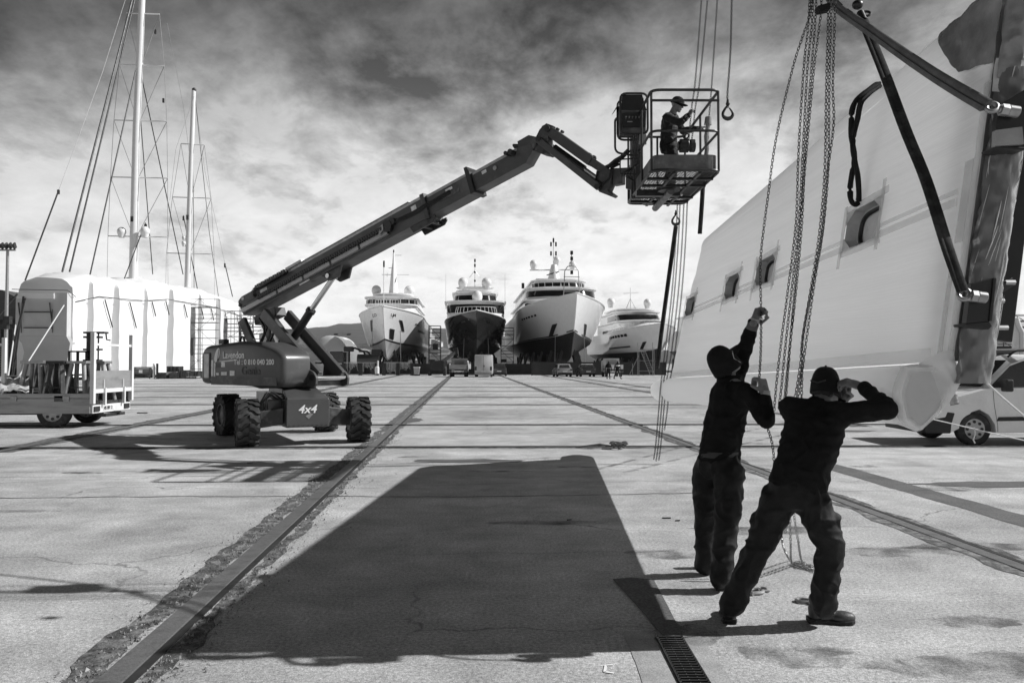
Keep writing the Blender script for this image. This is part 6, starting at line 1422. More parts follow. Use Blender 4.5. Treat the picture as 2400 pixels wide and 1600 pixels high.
def gear2(r, B_):
    for x in (-1.9, 1.9): m = MB(); dome(m, (x, 21, 14.6), .82); B_(m, 'radome', white, auto=60)
    m = MB(); m.ball((.25, 12, 11.6), (.8, .8, .95), 14, 10); B_(m, 'radome', white)
    m = MB()
    for x in (-2.3, 2.3): m.beam((x, 20, 12.0), (x * .75, 21, 13.6), .4, .5)
    m.loft([[V((a * cos(t), 21 + .7 * sin(t), z)) for t in [2 * pi * k / 16 for k in range(16)]] for z, a in ((13.5, 2.6), (13.75, 3.1), (13.9, 2.6))]); B_(m, 'radar_arch', white)
    m = MB(); m.tube([(.0, 21, 13.8), (0, 21, 18.2)], .07, 6); m.tube([(-.9, 21, 15.4), (0, 21, 16.6), (.9, 21, 15.4)], .05, 6); B_(m, 'mast', white)
    m = MB()
    for z in (18.2, 17.4, 16.3, 14.9): m.box((0, 20.9, z), (.26, .2, .5 if z > 17 else .3))
    B_(m, 'mast_light', black_m)
    m = MB()
    for k in range(13): a = lerp(-1.2, 1.2, k / 12); m.tube([(3.2 * sin(a), 6.5 - 3 * cos(a), 8.6), (3.0 * sin(a), 6.6 - 3 * cos(a), 9.5)], .03, 5)
    m.tube([(3.0 * sin(a), 6.6 - 3 * cos(a), 9.5) for a in [lerp(-1.2, 1.2, k / 12) for k in range(13)]], .035, 5); B_(m, 'bow_rail', white)
    for x in (-4.6, 4.7): m = MB(); m.tube([(x, 17, 10), (x, 17, 15.6)], .03, 5); B_(m, 'whip_aerial', white)
yacht(1117, 108, 'motor yacht with a dark navy hull and white superstructure, facing straight on', Hull(46, 9.3, 1.7, 8.8, 7.6, 4.0, .36, .03, 1.3, 1.6, 2.5), navy, antifoul, antifoul,
      [(8, 38, 4.3, 3.4, 7.6, 10.6, 1.2, 9.0, 10.25, 20, 0), (12, 32, 3.2, 2.8, 10.6, 12.2, .8, 11.1, 11.9, 22, 0), (15, 26, 2.6, 2, 12.3, 12.7, .3, None, None, None, 0)], gear2, (.075, .10, .50, .66, .04),
      ports=[(.06, .09, .81, .845, sd_, chrome) for sd_ in (-1, 1)] + [(.035, .042, .83, .85, sd_, chrome) for sd_ in (-1, 1)])
def gear3(r, B_):
    for c_ in ((-3.6, 24, 17.5), (.2, 24.5, 18.2), (2.7, 24, 17.4)): m = MB(); dome(m, c_, .62); B_(m, 'radome', white, auto=60)
    m = MB(); m.loft([[V((a * cos(t) - .3, 24 + a * 1.4 * sin(t), z)) for t in [2 * pi * k / 12 for k in range(12)]] for z, a in ((13.4, 1.5), (15.2, 1.0), (16.8, .6), (17.4, .45))]); m.tube([(-4.2, 24, 16.5), (3.4, 24, 16.6)], .12, 6); m.tube([(-3.3, 23.5, 15.0), (3, 23.5, 15.0)], .10, 6); m.tube([(-.4, 24, 17), (-.4, 24, 21.9)], .07, 6); B_(m, 'mast', white)
    m = MB()
    for x, z in ((-.8, 20.7), (0, 20.7), (-.8, 19.2), (0, 19.2), (-.4, 21.3)): m.box((x, 23.9, z), (.26, .2, .7))
    m.beam((-1.6, 23, 15.6), (.4, 23, 16.2), .15, .15); B_(m, 'mast_light', black_m)
    m = MB(); 
    for x in (-1.15, 1.15): m.tube([(x, 5, 10), (x * .82, 5, 14.2), (x * .5, 5, 14.8), (0, 5, 14.9)], .07, 6)
    for z in (11.4, 13.4): m.tube([(-1.1, 5, z), (1.1, 5, z)], .05, 6)
    m.tube([(0, 5, 14.9), (0, 5, 17)], .06, 6); B_(m, 'fore_mast', steel)
    m = MB()
    for z in (14.0, 15.9, 16.7): m.box((0, 4.9, z), (.36, .3, .5))
    B_(m, 'mast_light', black_m)
    m = MB(); m.box((-5.9, 16, 13.2), (.4, .4, .8)); B_(m, 'wing_light', black_m)
H3 = Hull(60, 13.2, 1.6, 10.8, 9.0, 6.0, .40, .03, 1.3, 1.5, 2.4)
yacht(1352, 104, 'largest white motor yacht with a black bottom, tall fore mast and three radomes', H3, hull_white, antifoul, antifoul,
      [(12, 48, 5.6, 4.6, 8.6, 10.8, .8, 9.6, 10.5, 30, 0), (13.5, 44, 5.3, 4.4, 10.9, 12.7, 1.0, 11.5, 12.45, 27, 0), (17, 38, 4.0, 3.2, 12.8, 14.2, .7, 13.3, 13.9, 26, 10)], gear3, (.07, .095, .44, .62, .035),
      ports=[(.16 + .02 * k, .172 + .02 * k, .80, .83, -1, dark_glass) for k in range(6)] + [(.0, .42, .435, .455, sd_, black_m) for sd_ in (-1, 1)])
def gear4(r, B_):
    for c_ in ((-4.2, 20, 12.1), (2.2, 20, 12.0)): m = MB(); dome(m, c_, .7); B_(m, 'radome', white, auto=60)
    m = MB(); m.tube([(-.8, 20, 10.6), (-.8, 20, 14.6)], .06, 6); m.tube([(-2.0, 20, 13.6), (.6, 20, 13.8)], .05, 6); m.tube([(-1.6, 20, 10.8), (-.8, 20, 12.8), (0.2, 20, 10.8)], .12, 6); B_(m, 'mast', white)
    m = MB()
    for sd_ in (-1, 1): m.tube([H4.pt((k / 24) ** 1.6, 1.0, sd_) + V((0, 0, .8)) for k in range(13)], .03, 5)
    for sd_ in (-1, 1):
        for k in range(1, 13): q = H4.pt((k / 24) ** 1.6, 1.0, sd_); m.tube([q, q + V((0, 0, .8))], .025, 5)
    B_(m, 'bow_rail', white)
H4 = Hull(44, 9.8, 1.3, 7.5, 6.6, 5.4, .34, .02, 1.25, 1.2, 2.1)
yacht(1556, 118, 'low white motor yacht with a long sloping front, right of the largest one', H4, hull_white, antifoul, antifoul,
      [(8, 36, 3.9, 6.0, 6.4, 8.4, 3.0, 6.9, 7.35, 30, 0), (13, 34, 3.7, 4.2, 8.2, 10.1, 2.4, 8.75, 9.75, 26, 0), (18, 30, 3.2, 2.5, 10.2, 10.7, .4, None, None, None, 0)], gear4, (.08, .105, .40, .60, .03),
      ports=[(.2, .42, .50, .54, -1, black_m)] + [(.20 + .03 * k, .222 + .03 * k, .80, .87, -1, dark_glass) for k in range(7)])
H5 = Hull(40, 9.0, 1.5, 9.0, 8.0, 5.0, .36, .03)
yacht(1775, 130, 'white motor yacht mostly hidden behind the far end of the wrapped panel', H5, hull_white, antifoul, antifoul,
      [(7, 34, 3.9, 5.0, 8.0, 10.6, 2.4, 8.9, 10.2, 22, 0), (12, 28, 3.4, 3.5, 10.6, 13.0, 1.8, 11.3, 12.6, 22, 6)], None, False)
# ---------------- scaffold towers ----------------
def scaffold(pos, w, d, h, lifts, label, boards=(), mt=None, r_=.045, rz=0, brace=True):
    pos = V(pos); r = empty('scaffold_tower', pos, label, 'scaffold', 'scaffold towers', rz); m = MB(); nx = max(1, round(w / 2.2)); xs = [lerp(-w / 2, w / 2, k / nx) for k in range(nx + 1)]
    for x in xs:
        for y in (0, d): m.tube([(x, y, 0), (x, y, h)], r_, 5)
    for k in range(1, lifts + 1):
        z = h * k / lifts
        for dz in (0, -.5, -1.0):
            if dz and k % 2: continue
            for y in (0, d): m.tube([(-w / 2, y, z + dz), (w / 2, y, z + dz)], r_ * .8, 5)
        for x in xs: m.tube([(x, 0, z), (x, d, z)], r_ * .8, 5)
        if brace:
            for i in range(nx):
                a, b = (xs[i], xs[i + 1]) if (k + i) % 2 else (xs[i + 1], xs[i]); m.tube([(a, 0, h * (k - 1) / lifts), (b, 0, z)], r_ * .7, 5)
    m.build('frame', mt or dark_steel, r, world=False)
    for k in range(1, lifts + 1):
        m = MB(); m.box2((-w / 2, 0, h * k / lifts - 1.05 if h * k / lifts > 1.2 else .1), (w / 2, d, h * k / lifts - 1.0 if h * k / lifts > 1.2 else .15)); m.build('platform', wood_dark, r, world=False)
    for (x0, x1, z0, z1) in boards: m = MB(); m.box2((x0, -.06, z0), (x1, -.02, z1)); m.build('netting', dark_steel, r, world=False)
    return r
def gx(u, D): return (u - 1200) / FPX * D
scaffold((gx(1018, 120), 120, 0), 1.75, 1.2, 7.2, 4, 'dark scaffold tower between the pale yacht and the navy yacht', [(-.25, .55, 3.6, 4.5), (-.8, .1, 1.6, 2.1)])
scaffold((gx(1189, 120), 120, 0), 1.9, 1.2, 6.9, 4, 'dark scaffold tower between the navy yacht and the largest white yacht', [(-.9, -.1, 1.7, 2.2)])
# stair tower near the panel
r = empty('access_stairs', (gx(1515, 100), 100, 0), 'aluminium access stairs standing at the bow of the low white yacht', 'stairs'); m = MB()
for x in (-.95, .95): m.tube([(x, 0, 0), (x, 0, 3.6)], .04, 5); m.tube([(x, 1, 0), (x, 1, 4.2)], .04, 5)
m.tube([(-2.2, 0, 0), (-.95, 0, 2.6)], .04, 5); m.tube([(-1.6, 1, 0), (-1.6, 1, 1.5)], .04, 5)
for z in (.6, 1.9, 3.2): m.tube([(-.95, 0, z), (.95, 0, z)], .035, 5)
m.tube([(-2.2, 0, .1), (.95, 0, .1)], .04, 5); m.build('frame', steel, r, world=False)
m = MB(); m.beam((-.75, .2, 3.3), (.45, -.1, .1), .06, .16, up=(0, 1, 0)); m.beam((-.2, .2, 3.3), (1.0, -.1, .1), .06, .16, up=(0, 1, 0))
for k in range(11): t = k / 11; m.box((lerp(-.47, .72, t), .05, lerp(3.25, .2, t)), (.6, .25, .04))
m.build('stair_flight', alu, r, world=False); m = MB(); m.box2((-.95, 0, 3.25), (.9, 1, 3.32)); m.build('platform', alu, r, world=False)
# ---------------- dark hoarding, chain racks, small yard things ----------------
def fence(u0, u1, D, h, label, mt=None):
    a, b = gx(u0, D), gx(u1, D); r = empty('hoarding_shade_panel', ((a + b) / 2, D, 0), label, 'fence'); m = MB(); m.box2((a, D, .05), (b, D + .08, h)); m.build('panel', mt or black_m, r)
    n = max(2, int((b - a) / 2.4)); m = MB()
    for k in range(n + 1): x = lerp(a, b, k / n); m.box2((x - .05, D - .06, 0), (x + .05, D - .004, h + .1))
    m.build('fence_post', dark_steel, r); return r
hoard = mat('dark_hoarding', .035, .6, var=.3, scale=.7)
fence(1246, 1412, 101, 1.72, 'dark hoarding behind the two parked hatchbacks', hoard); fence(1456, 1560, 102, 1.7, 'dark hoarding right of the flatbed with the white panel', hoard); fence(1130, 1246, 112, 1.5, 'dark low panel painting the shade below the navy yacht', hoard); fence(810, 1052, 112, 1.5, 'dark low panel painting the shade below the pale classic yacht', hoard)  # the two panels below the yachts stand in for under-hull shade
def chain_rack(u0, u1, D, n, label, dense):
    a, b = gx(u0, D), gx(u1, D); r = empty('chain_rack', ((a + b) / 2, D, 0), label, 'chain rack', 'racks of anchor chain'); m = MB(); m.beam((a, D, 1.66), (b, D, 1.66), .12, .10); m.beam((a, D, .1), (b, D, .1), .1, .1)
    m.build('rail', steel, r); 
    for x in (a, b, lerp(a, b, .5)): m = MB(); m.box2((x - .22, D - .2, 0), (x + .22, D + .2, 1.6)); m.build('post', black_m, r)
    random.seed(int(u0))
    for k in range(n):
        x = lerp(a + .2, b - .2, (k + random.random() * .6) / n); l = random.uniform(.8, 1.4) if k < dense else random.uniform(.35, 1.2); w = random.uniform(.1, .45)
        m = MB(); m.tube([(x, D - .1, 1.62), (x + .01, D - .12, 1.62 - l * .6), (x + w * .3, D - .12, 1.62 - l), (x + w * .7, D - .12, 1.62 - l), (x + w, D - .12, 1.62 - l * .6), (x + w, D - .1, 1.62)], .035, 5); m.build('chain', chain_light, r)
    return r
chain_rack(806, 884, 103, 16, 'rack of looped anchor chains left of the white gas bottle', 3); chain_rack(900, 966, 103, 24, 'rack of hanging anchor chains right of the white gas bottle', 14)
o = empty('gas_bottle', (gx(884, 101), 101, 0), 'white bottle on a small tripod between the two chain racks', 'bottle'); x = gx(884, 101)
m = MB(); m.cyl((x, 101, .25), (x, 101, 1.0), .28, n=16); m.ball((x, 101, 1.0), (.28, .28, .2)); m.cyl((x + .1, 101, 1.1), (x + .1, 101, 1.9), .10, n=8); m.build('bottle', white_dull, o); m = MB()
for a in (0, 2.1, 4.2): m.tube([(x, 101, .5), (x + .5 * cos(a), 101 + .5 * sin(a), 0)], .035, 5)
m.build('tripod', steel, o)
x = gx(977, 100); o = empty('wheelie_bin', (x, 100, 0), 'grey wheelie bin at the right end of the chain rack', 'bin'); m = MB(); m.hexa([V((x - .28, 99.7, .15)), V((x + .28, 99.7, .15)), V((x + .28, 100.3, .15)), V((x - .28, 100.3, .15)), V((x - .36, 99.6, 1.0)), V((x + .36, 99.6, 1.0)), V((x + .36, 100.4, 1.0)), V((x - .36, 100.4, 1.0))]); m.build('body', steel, o, bevel=.03)
m = MB(); m.box2((x - .40, 99.55, 1.0), (x + .40, 100.45, 1.10)); m.build('lid', white_dull, o, bevel=.03); m = MB(); m.cyl((x - .36, 100.3, .13), (x + .36, 100.3, .13), .13); m.build('wheel', rubber, o)
# ---------------- parked vehicles ----------------
def far_car(u, D, kind, paint, label, rz=0, k=1.0):
    x = gx(u, D); r = empty({'hatch': 'hatchback_car', 'van': 'panel_van', 'sedan': 'parked_car'}[kind], (x, D, 0), label, 'van' if kind == 'van' else 'car', 'vehicles parked along the far edge', rz)
    if kind == 'van':
        W, prof = 1.0, [(0, .35), (-.03, .9), (.02, 2.35), (.12, 2.55), (3.6, 2.55), (4.3, 2.0), (4.8, 1.3), (5.5, 1.1), (5.6, .4)]; win = None
    else:
        W, prof = .88, [(.05, .30), (0, .62), (.08, .95), (.30, 1.02), (3.0, 1.0), (4.0, .88), (4.15, .5), (4.1, .28)]; win = [(.16, .98), (.62, 1.42), (1.0, 1.50), (2.2, 1.48), (3.05, 1.0)]
    m = MB(); m.loft([[V((xx, y + (.03 if abs(xx) > W - .02 else 0), .25 + (z - .25) * kk)) for y, z in prof] for xx, kk in ((-W, .96), (-W + .06, 1), (W - .06, 1), (W, .96))], True, True); b = m.build('body', paint, r, world=False, auto=30, fix=True)
    if win:
        m = MB(); m.loft([[V((xx * (1 - .18 * max(0, z - 1.0) / .5), y, z)) for y, z in win] for xx in (-W + .05, W - .05)], True, True); c_ = m.build('cabin', paint, r, world=False, auto=30, fix=True)
        m = MB(); m.add([V((-.62, .22, 1.03)), V((.62, .22, 1.03)), V((.52, .59, 1.38)), V((-.52, .59, 1.38))], [(0, 1, 2, 3)]); m.v = [q + V((0, -.035, .01)) for q in m.v]; m.build('rear_window', glass_m, c_, world=False, solid=.01)
        m = MB()
        for sx in (-1, 1): m.prism([V((sx * (W - .03 - .16 * max(0, z - 1.0) / .5) , y, z)) for y, z in [(.62, 1.06), (.85, 1.38), (2.1, 1.40), (2.7, 1.06)]], (sx * .015, 0, 0))
        m.build('side_window', glass_m, c_, world=False)
    else:
        m = MB(); m.box2((-.012, -.045, .55), (.012, .0, 2.4)); m.build('door_gap', black_m, b, world=False)
        m = MB(); m.box2((.03, -.06, 1.15), (.12, -.02, 1.35)); m.build('door_handle', black_m, b, world=False)
    for sx in (-1, 1):
        m = MB(); zc = .82 if win else .95; m.box2((sx * (W - .24), -.035, zc - (.10 if win else .2)), (sx * (W - .02), .05, zc + (.12 if win else .25))); m.build('tail_light', dark_glass if not win else mat('lamp_red', .10, .2), r, world=False, bevel=.02)
    m = MB(); m.box2((-W + .03, -.07, .28), (W - .03, .08, .50)); m.build('bumper', plastic_k if kind != 'van' else steel, r, world=False, bevel=.04)
    m = MB(); m.box2((-.26, -.085, .55 if win else .58), (.26, -.02, .66 if win else .70)); m.build('number_plate', white_dull, r, world=False)
    for y in ((.75, 3.35) if win else (.9, 4.5)):
        for sx in (-1, 1): m = MB(); m.cyl((sx * (W - .22), y, .32), (sx * (W + .01), y, .32), .32, n=18); m.build('wheel', rubber, r, world=False, bevel=.03)
    return r
silver_p = mat('silver_paint', .38, .25, .4, var=.05, coat=.4); dark_p = mat('dark_paint', .05, .2, .2, var=.05, coat=.5)
far_car(1133, 91, 'van', mat('grey_white_paint', .55, .35, var=.06, coat=.3), 'white high-roofed van seen from behind below the navy yacht'); far_car(1170, 96, 'sedan', dark_p, 'dark low car parked just right of the white van')
far_car(1324, 92, 'hatch', silver_p, 'silver hatchback parked under the largest yacht', rz=.10); far_car(1379, 92, 'hatch', dark_p, 'dark hatchback parked right of the silver one', rz=.08)
def truck(u, D, label, boxy):
    x = gx(u, D); r = empty('flatbed_truck', (x, D, 0), label, 'truck', 'vehicles parked along the far edge'); b = lambda m, n, mt, **k: m.build(n, mt, r, world=False, **k)
    W = 1.0; m = MB(); m.box2((-W, 0, .85), (W, 3.0, .98)); m.box2((-.4, 0, .55), (.4, 4.8, .8)); b(m, 'chassis', dark_steel)
    for (p, q) in (((-W, -.03, .9), (W, .02, 1.4)), ((-W, 0, .9), (-W + .04, 3, 1.4)), ((W - .04, 0, .9), (W, 3, 1.4))): m = MB(); m.box2(p, q); b(m, 'dropside', alu if not boxy else white_dull, bevel=.01)
    m = MB(); m.box2((-.95, 3.3, .5), (.95, 5.1, 1.9)); b(m, 'cab', white_dull, bevel=.12); m = MB(); m.box2((-.75, 3.27, 1.35), (.75, 3.30, 1.8)); b(m, 'rear_window', glass_m)
    m = MB(); m.box2((-W, -.05, .55), (W, 0, .75)); b(m, 'light_bar', steel); m = MB(); m.box2((-.4, -.07, .58), (.4, -.04, .72)); b(m, 'number_plate', white_dull)
    for sx in (-1, 1): m = MB(); m.box2((sx * .98, -.07, .57), (sx * .7, -.04, .73)); b(m, 'tail_light', dark_glass)
    for y in (.9, 4.2):
        for sx in (-1, 1): m = MB(); m.cyl((sx * .68, y, .38), (sx * .96, y, .38), .38, n=18); b(m, 'wheel', rubber, bevel=.03)
    m = MB(); m.box2((-.95, 2.9, .98), (.95, 2.98, 2.15)); bb = b(m, 'headboard', white_dull if boxy else alu)
    m = MB()
    for z in (1.45, 1.6, 1.75, 1.9): m.tube([(-.6, 2.86, z), (.6, 2.86, z)], .025, 5)
    m.build('slat', dark_steel, bb, world=False); return r
truck(1073, 91, 'pale flatbed truck seen from behind, left of the white van', False); truck(1440, 91, 'white flatbed with a tall white headboard behind the two walkers', True)
x = gx(1436, 90.5)
# dark crane truck, telehandler
x, D = gx(812, 112), 112; r = empty('crane_truck', (x, D, 0), 'dark truck with a folded crane left of the chain racks', 'truck'); b = lambda m, n, mt, **k: m.build(n, mt, r, world=False, **k)
m = MB(); m.box2((-2.2, -1, .9), (-.2, 1.2, 3.2)); b(m, 'cab', dark_p, bevel=.12); m = MB(); m.box2((-2.0, -1.04, 2.1), (-.4, -1.0, 2.9)); b(m, 'windscreen', glass_m); m = MB(); m.box2((-2.25, -1.1, 1.4), (-.2, -1.0, 1.6)); m.box2((-2.25, -1.1, .8), (-.2, -1.0, .95)); b(m, 'grille', steel)
m = MB(); m.box2((-.1, -1, .9), (5.2, 1.2, 1.4)); b(m, 'bed', dark_steel); m = MB(); m.cyl((1.6, 0, 2.1), (4.6, 0, 2.1), .75, n=20); b(m, 'tank', dark_p); m = MB(); m.tube([(.4, 0, 1.4), (.4, 0, 3.4), (1.2, 0, 3.7), (2.4, 0, 3.2), (3.0, 0, 2.2)], .14, 8); m.tube([(1.8, -.4, 3.3), (3.0, -.4, 3.2), (3.8, -.4, 2.4), (4.2, -.4, 1.6)], .13, 8); m.tube([(3.6, .2, 3.2), (4.8, .2, 3.1), (5.6, .2, 2.0)], .12, 8); b(m, 'crane_arm', black_m)
m = MB(); m.box2((-.3, -.6, 3.2), (1.0, .4, 3.9)); b(m, 'crane_head', black_m, bevel=.1); m = MB(); m.box2((3.6, -.6, 2.6), (4.9, .4, 3.5)); b(m, 'crane_head', black_m, bevel=.1)
for xx in (-1.4, 2.2, 4.0): m = MB(); m.cyl((xx, -1.1, .5), (xx, -.7, .5), .5, n=18); b(m, 'wheel', rubber)
x, D = gx(1024, 101), 101; r = empty('telehandler', (x, D, 0), 'dark telehandler with a raised arm between the two left yachts', 'telehandler')
m = MB(); m.box2((-1.0, 0, .6), (1.0, 4, 1.9)); b(m, 'body', black_m, bevel=.15); m = MB(); m.beam((.5, 1, 1.7), (2.3, 2.5, 3.1), .32, .34); b(m, 'arm', dark_steel); m = MB(); m.box2((1.9, 2.2, 2.7), (2.5, 2.8, 3.6)); m.tube([(2.4, 2.5, 3.5), (2.6, 2.5, 2.0), (2.9, 2.5, 1.9)], .1, 6); b(m, 'fork_head', black_m, bevel=.08)
for sx in (-1, 1):
    m = MB(); m.cyl((sx * .75, .6, .6), (sx * 1.15, .6, .6), .6, n=20); b(m, 'wheel', rubber, bevel=.05)
# walkers
def walker(u, v, D, label, top, stride):
    g_ = P(u, v, D); g_.z = 0; m = MB(); b_ = g_ + V((0, 0, .92))
    m.cap(b_, b_ + V((.02, 0, .5)), .17, .19, 10); m.ball(b_ + V((.03, 0, .74)), (.095, .11, .12), 10, 8)
    for sx in (-1, 1):
        k_ = b_ + V((sx * (.09 + stride * .10), -sx * stride * .15, -.45)); f_ = V((g_.x + sx * (.09 + stride * .22), g_.y - sx * stride * .3, .08)); m.cap(b_ + V((sx * .08, 0, 0)), k_, .10, .08, 8); m.cap(k_, f_, .08, .06, 8); m.cap(f_ - V((0, 0, .03)), f_ + V((.10 * stride, -.12, -.03)), .05, .045, 8)
        e_ = b_ + V((sx * .29, sx * stride * .1, .22)); m.cap(b_ + V((sx * .2, 0, .47)), e_, .065, .05, 8); m.cap(e_, e_ + V((sx * .02, -.05, -.26)), .05, .04, 8); m.cap(e_ + V((sx * .02, -.05, -.26)), e_ + V((sx * .02, -.06, -.36)), .04, .03, 8)
    o = remesh(m, .022, 'person', cloth_t, None, 2, None, g_); tag(o, label, 'person')
    m = MB(); m.cap(b_ + V((0, 0, .05)), b_ + V((.02, 0, .48)), .19, .215, 12); 
    for sx in (-1, 1): m.cap(b_ + V((sx * .2, 0, .46)), b_ + V((sx * .29, sx * stride * .1, .22)), .08, .065, 8)
    remesh(m, .022, 'jacket', cloth_k, o, 2)
    m = MB(); m.loft([ering(b_ + V((.012, 0, h)), V((1, 0, 0)), .205 + (.02 if h > .3 else 0), V((0, 1, 0)), .205 + (.02 if h > .3 else 0), 18, 2) for h in ((.36, .40, .44, .48) if top else (.14, .17))], True); m.build('reflective_band', white_dull if top else steel, o)
    m = MB(); m.ball(b_ + V((.03, .01, .79)), (.10, .115, .09), 10, 8); m.build('hair', hair_m, o)
    m = MB()
    for sx in (-1, 1): f_ = V((g_.x + sx * (.09 + stride * .2), g_.y - sx * stride * .27, .16)); m.cyl(f_, f_ + V((0, 0, .05)), .085, n=10)
    m.build('ankle_band', white_dull, o); return o
walker(1426, 889, 80, 'person in all dark workwear walking in the distance, left of the pair', False, .2); walker(1447, 889, 80, 'person with white shoulders striding beside the other distant walker', True, 1.0)
# ---------------- shrink-wrapped sailing yacht ----------------
wy = empty('wrapped_sailing_yacht', (-42, 72, 0), 'huge sailing yacht under a white shrink-wrap cover with two tall masts, far left', 'sailing yacht')
prof = [(72, 9.35, -44.75, -39.75), (73.2, 9.75, -45.2, -39.7), (76, 10.2, -45.6, -39.6), (80, 10.3, -46, -39.5), (85, 10.5, -46, -39.3), (88.5, 11.1, -46, -39.2), (92, 11.0, -46, -39.1), (98, 11.1, -46, -38.9), (103, 11.1, -45.6, -38.8), (109, 10.8, -45, -38.7), (114, 10.5, -44, -38.8), (119, 10.2, -43, -39.2), (125, 9.5, -41.5, -39.6)]
def wprof(y):
    for a, b in zip(prof[:-1], prof[1:]):
        if a[0] <= y <= b[0]: t = (y - a[0]) / (b[0] - a[0]); return [lerp(a[i], b[i], t) for i in (1, 2, 3)]
BANDS = [(74.0, 75.3, .8), (78.6, 80.0, .95), (84.6, 85.7, .6), (90.2, 91.9, .9), (98.5, 99.6, .6), (104, 105.8, .9), (113, 114.2, .7)]
def wrap_ring(y):
    zt, xl, xr = wprof(min(124.9, max(72, y))); c_ = (xl + xr) / 2; ring = []
    ph = 1.0; fold = 0.0
    for b0, b1, bd_ in BANDS:
        if b0 - 1e-6 <= y <= b1 + 1e-6: fold = bd_           # draped bays between the scaffold legs
    eave = zt - 2.2
    for k in range(13): z = lerp(.3, eave, k / 12); ring.append(V((xr + .03 * sin(z * 2 + y * .7) + .05 * noise.noise(V((y, z, 2))) - fold * (1 - .35 * k / 12), y, z)))
    for k in range(1, 12):
        a = pi * k / 12; ring.append(V((c_ + (xr - c_) * math.copysign(abs(cos(a)) ** .75, cos(a)) - fold * .65 * max(0, cos(a)) ** 9, y, eave + (zt - eave) * sin(a) ** .5 + .28 * noise.fractal(V((y * .35, a * 2.5, 1)), 1, 2, 3) - .12 * abs(sin(y * .75)) ** 8)))
    for k in range(4): ring.append(V((xl, y, lerp(eave, .3, k / 3))))
    return ring
m = MB(); yl = []; y = 72.0
while y < 125: yl.append(y); y += .45
yl = sorted([q for q in yl if not any(b0 - .05 < q < b0 + .05 or b1 - .05 < q < b1 + .05 for b0, b1, _ in BANDS)] + [q for b0, b1, _ in BANDS for q in (b0 - .03, b0, b1, b1 + .03)])
m.loft([wrap_ring(y) for y in yl], True, True); cov = m.build('shrink_wrap_cover', wrap_white, wy, auto=70)
# stern funnel and window frame on the end facing the camera
pale_film = mat('pale_film', .55, .5, var=.08, scale=.6, bump=.2, bscale=3)
m = MB(); m.loft([[V((x, y, z)) for x, y in ((-44.5, 71.3), (-39.9, 71.3), (-39.9, 72.4), (-44.5, 72.4))] for z in (4.0, 7.9)], True, False); m.build('stern_bay', pale_film, cov)
m = MB(); m.loft([[V((x, y, z)) for x, y in ((-44.5 + a, 71.28 + b), (-39.9 - a2, 71.28 + b), (-39.9 - a2, 72.4), (-44.5 + a, 72.4))] for z, a, a2, b in ((4.0, 0, 0, 0), (3.4, .45, -.2, .25), (2.6, .6, .0, .4), (.3, .2, .3, .3))], True, True); m.build('stern_skirt', mat('grey_film', .42, .5, var=.1, scale=.5, bump=.2, bscale=3), cov)
m = MB(); m.box2((-44.3, 71.1, 7.35), (-41.0, 71.28, 7.85)); m.build('awning_box', white, cov)
m = MB()
for z in (4.75, 6.15): m.tube([(-43.7, 71.2, z), (-41.1, 71.2, z)], .05, 6)
for x in (-43.9, -41.1): m.tube([(x, 71.2, 4.3), (x, 71.1, 6.4)], .04, 6); m.tube([(x - .3, 71.2, 7.0), (x, 71.1, 5.2)], .06, 6)
m.build('stern_ladder', dark_steel, cov)
m = MB(); a = [V((wprof(y)[2] + .12 - (.0), y, wprof(y)[0] - 2.25)) for y in (72.2, 76, 80, 85, 90, 96, 102, 108, 114)]; m.tube(a, .035, 5); m.tube([(-44.8, 71.2, 8.2), (-39.8, 71.2, 8.1), (-39.6, 72.2, 7.6)], .035, 5); m.build('lashing_rope', dark_steel, cov)
for k in range(11):
    y = 77 + k * 4.2 + (k % 3) * .5; z = wprof(y)[0] - 2.5; l = 2.6 if k in (0, 1) else 1.5; m = MB(); m.tube([(wprof(y)[2] + .16, y, z), (wprof(y)[2] + .2, y + l * .55, z - l)], .06, 5); m.build('lashing_strap', dark_steel, cov)
mastm = mat('white_mast', .78, .3, var=.03); wire_d = mat('dark_rigging', .02, .5); wire_l = mat('pale_rigging', .35, .5)
def mast(D, pts, r0, r1, spreaders, domes):
    q = [P(u, v, D) for u, v in pts]; m = MB(); n = len(q); m.tube(q, [lerp(r0, r1, i / (n - 1)) for i in range(n)], 14); ms = m.build('mast', mastm, wy)
    for (uL, uR, v) in spreaders: m = MB(); m.tube([P(uL, v, D), P(uR, v + 3, D)], .07, 6); m.build('spreader', mastm, ms)
    for i in range(len(spreaders)):
        uL, uR, v = spreaders[i]; nx_ = spreaders[i - 1] if i else None; m = MB()
        um = lambda vv: q[0].x
        if i + 1 < len(spreaders):
            L2, R2, v2 = spreaders[i + 1]; m.tube([P(uL, v, D), P(L2, v2, D)], .025, 5); m.tube([P(uR, v + 3, D), P(R2, v2 + 3, D)], .03, 5)
            mc_ = lambda vv: pts[0][0] + (pts[-1][0] - pts[0][0]) * (pts[0][1] - vv) / (pts[0][1] - pts[-1][1])
            m.tube([P(uL, v, D), P(mc_(v2), v2 + 10, D)], .025, 5); m.tube([P(uR, v + 3, D), P(mc_(v2), v2 + 10, D)], .035, 5)
        else: m.tube([P(uL, v, D), P(uL - 2, v + 100, D)], .02, 5); m.tube([P(uR, v + 3, D), P(uR + 1, v + 120, D)], .02, 5)
        m.build('shroud', wire_l, ms)
    for (u, v, r_) in domes: m = MB(); dome(m, P(u, v, D - .3), r_); m.build('radome', white, ms, auto=60)
    return ms
c1 = 2.24
m1 = mast(87.6, [(312, 665), (314, 560), (320, 300), (328, 120), (333, 0), (338, -120)], .48, .30, [(297, 374, 31), (280, 385, 152), (267, 391, 282), (259, 393, 415), (253, 393, 553)], [(285, 543, .48), (340, 542, .52)])
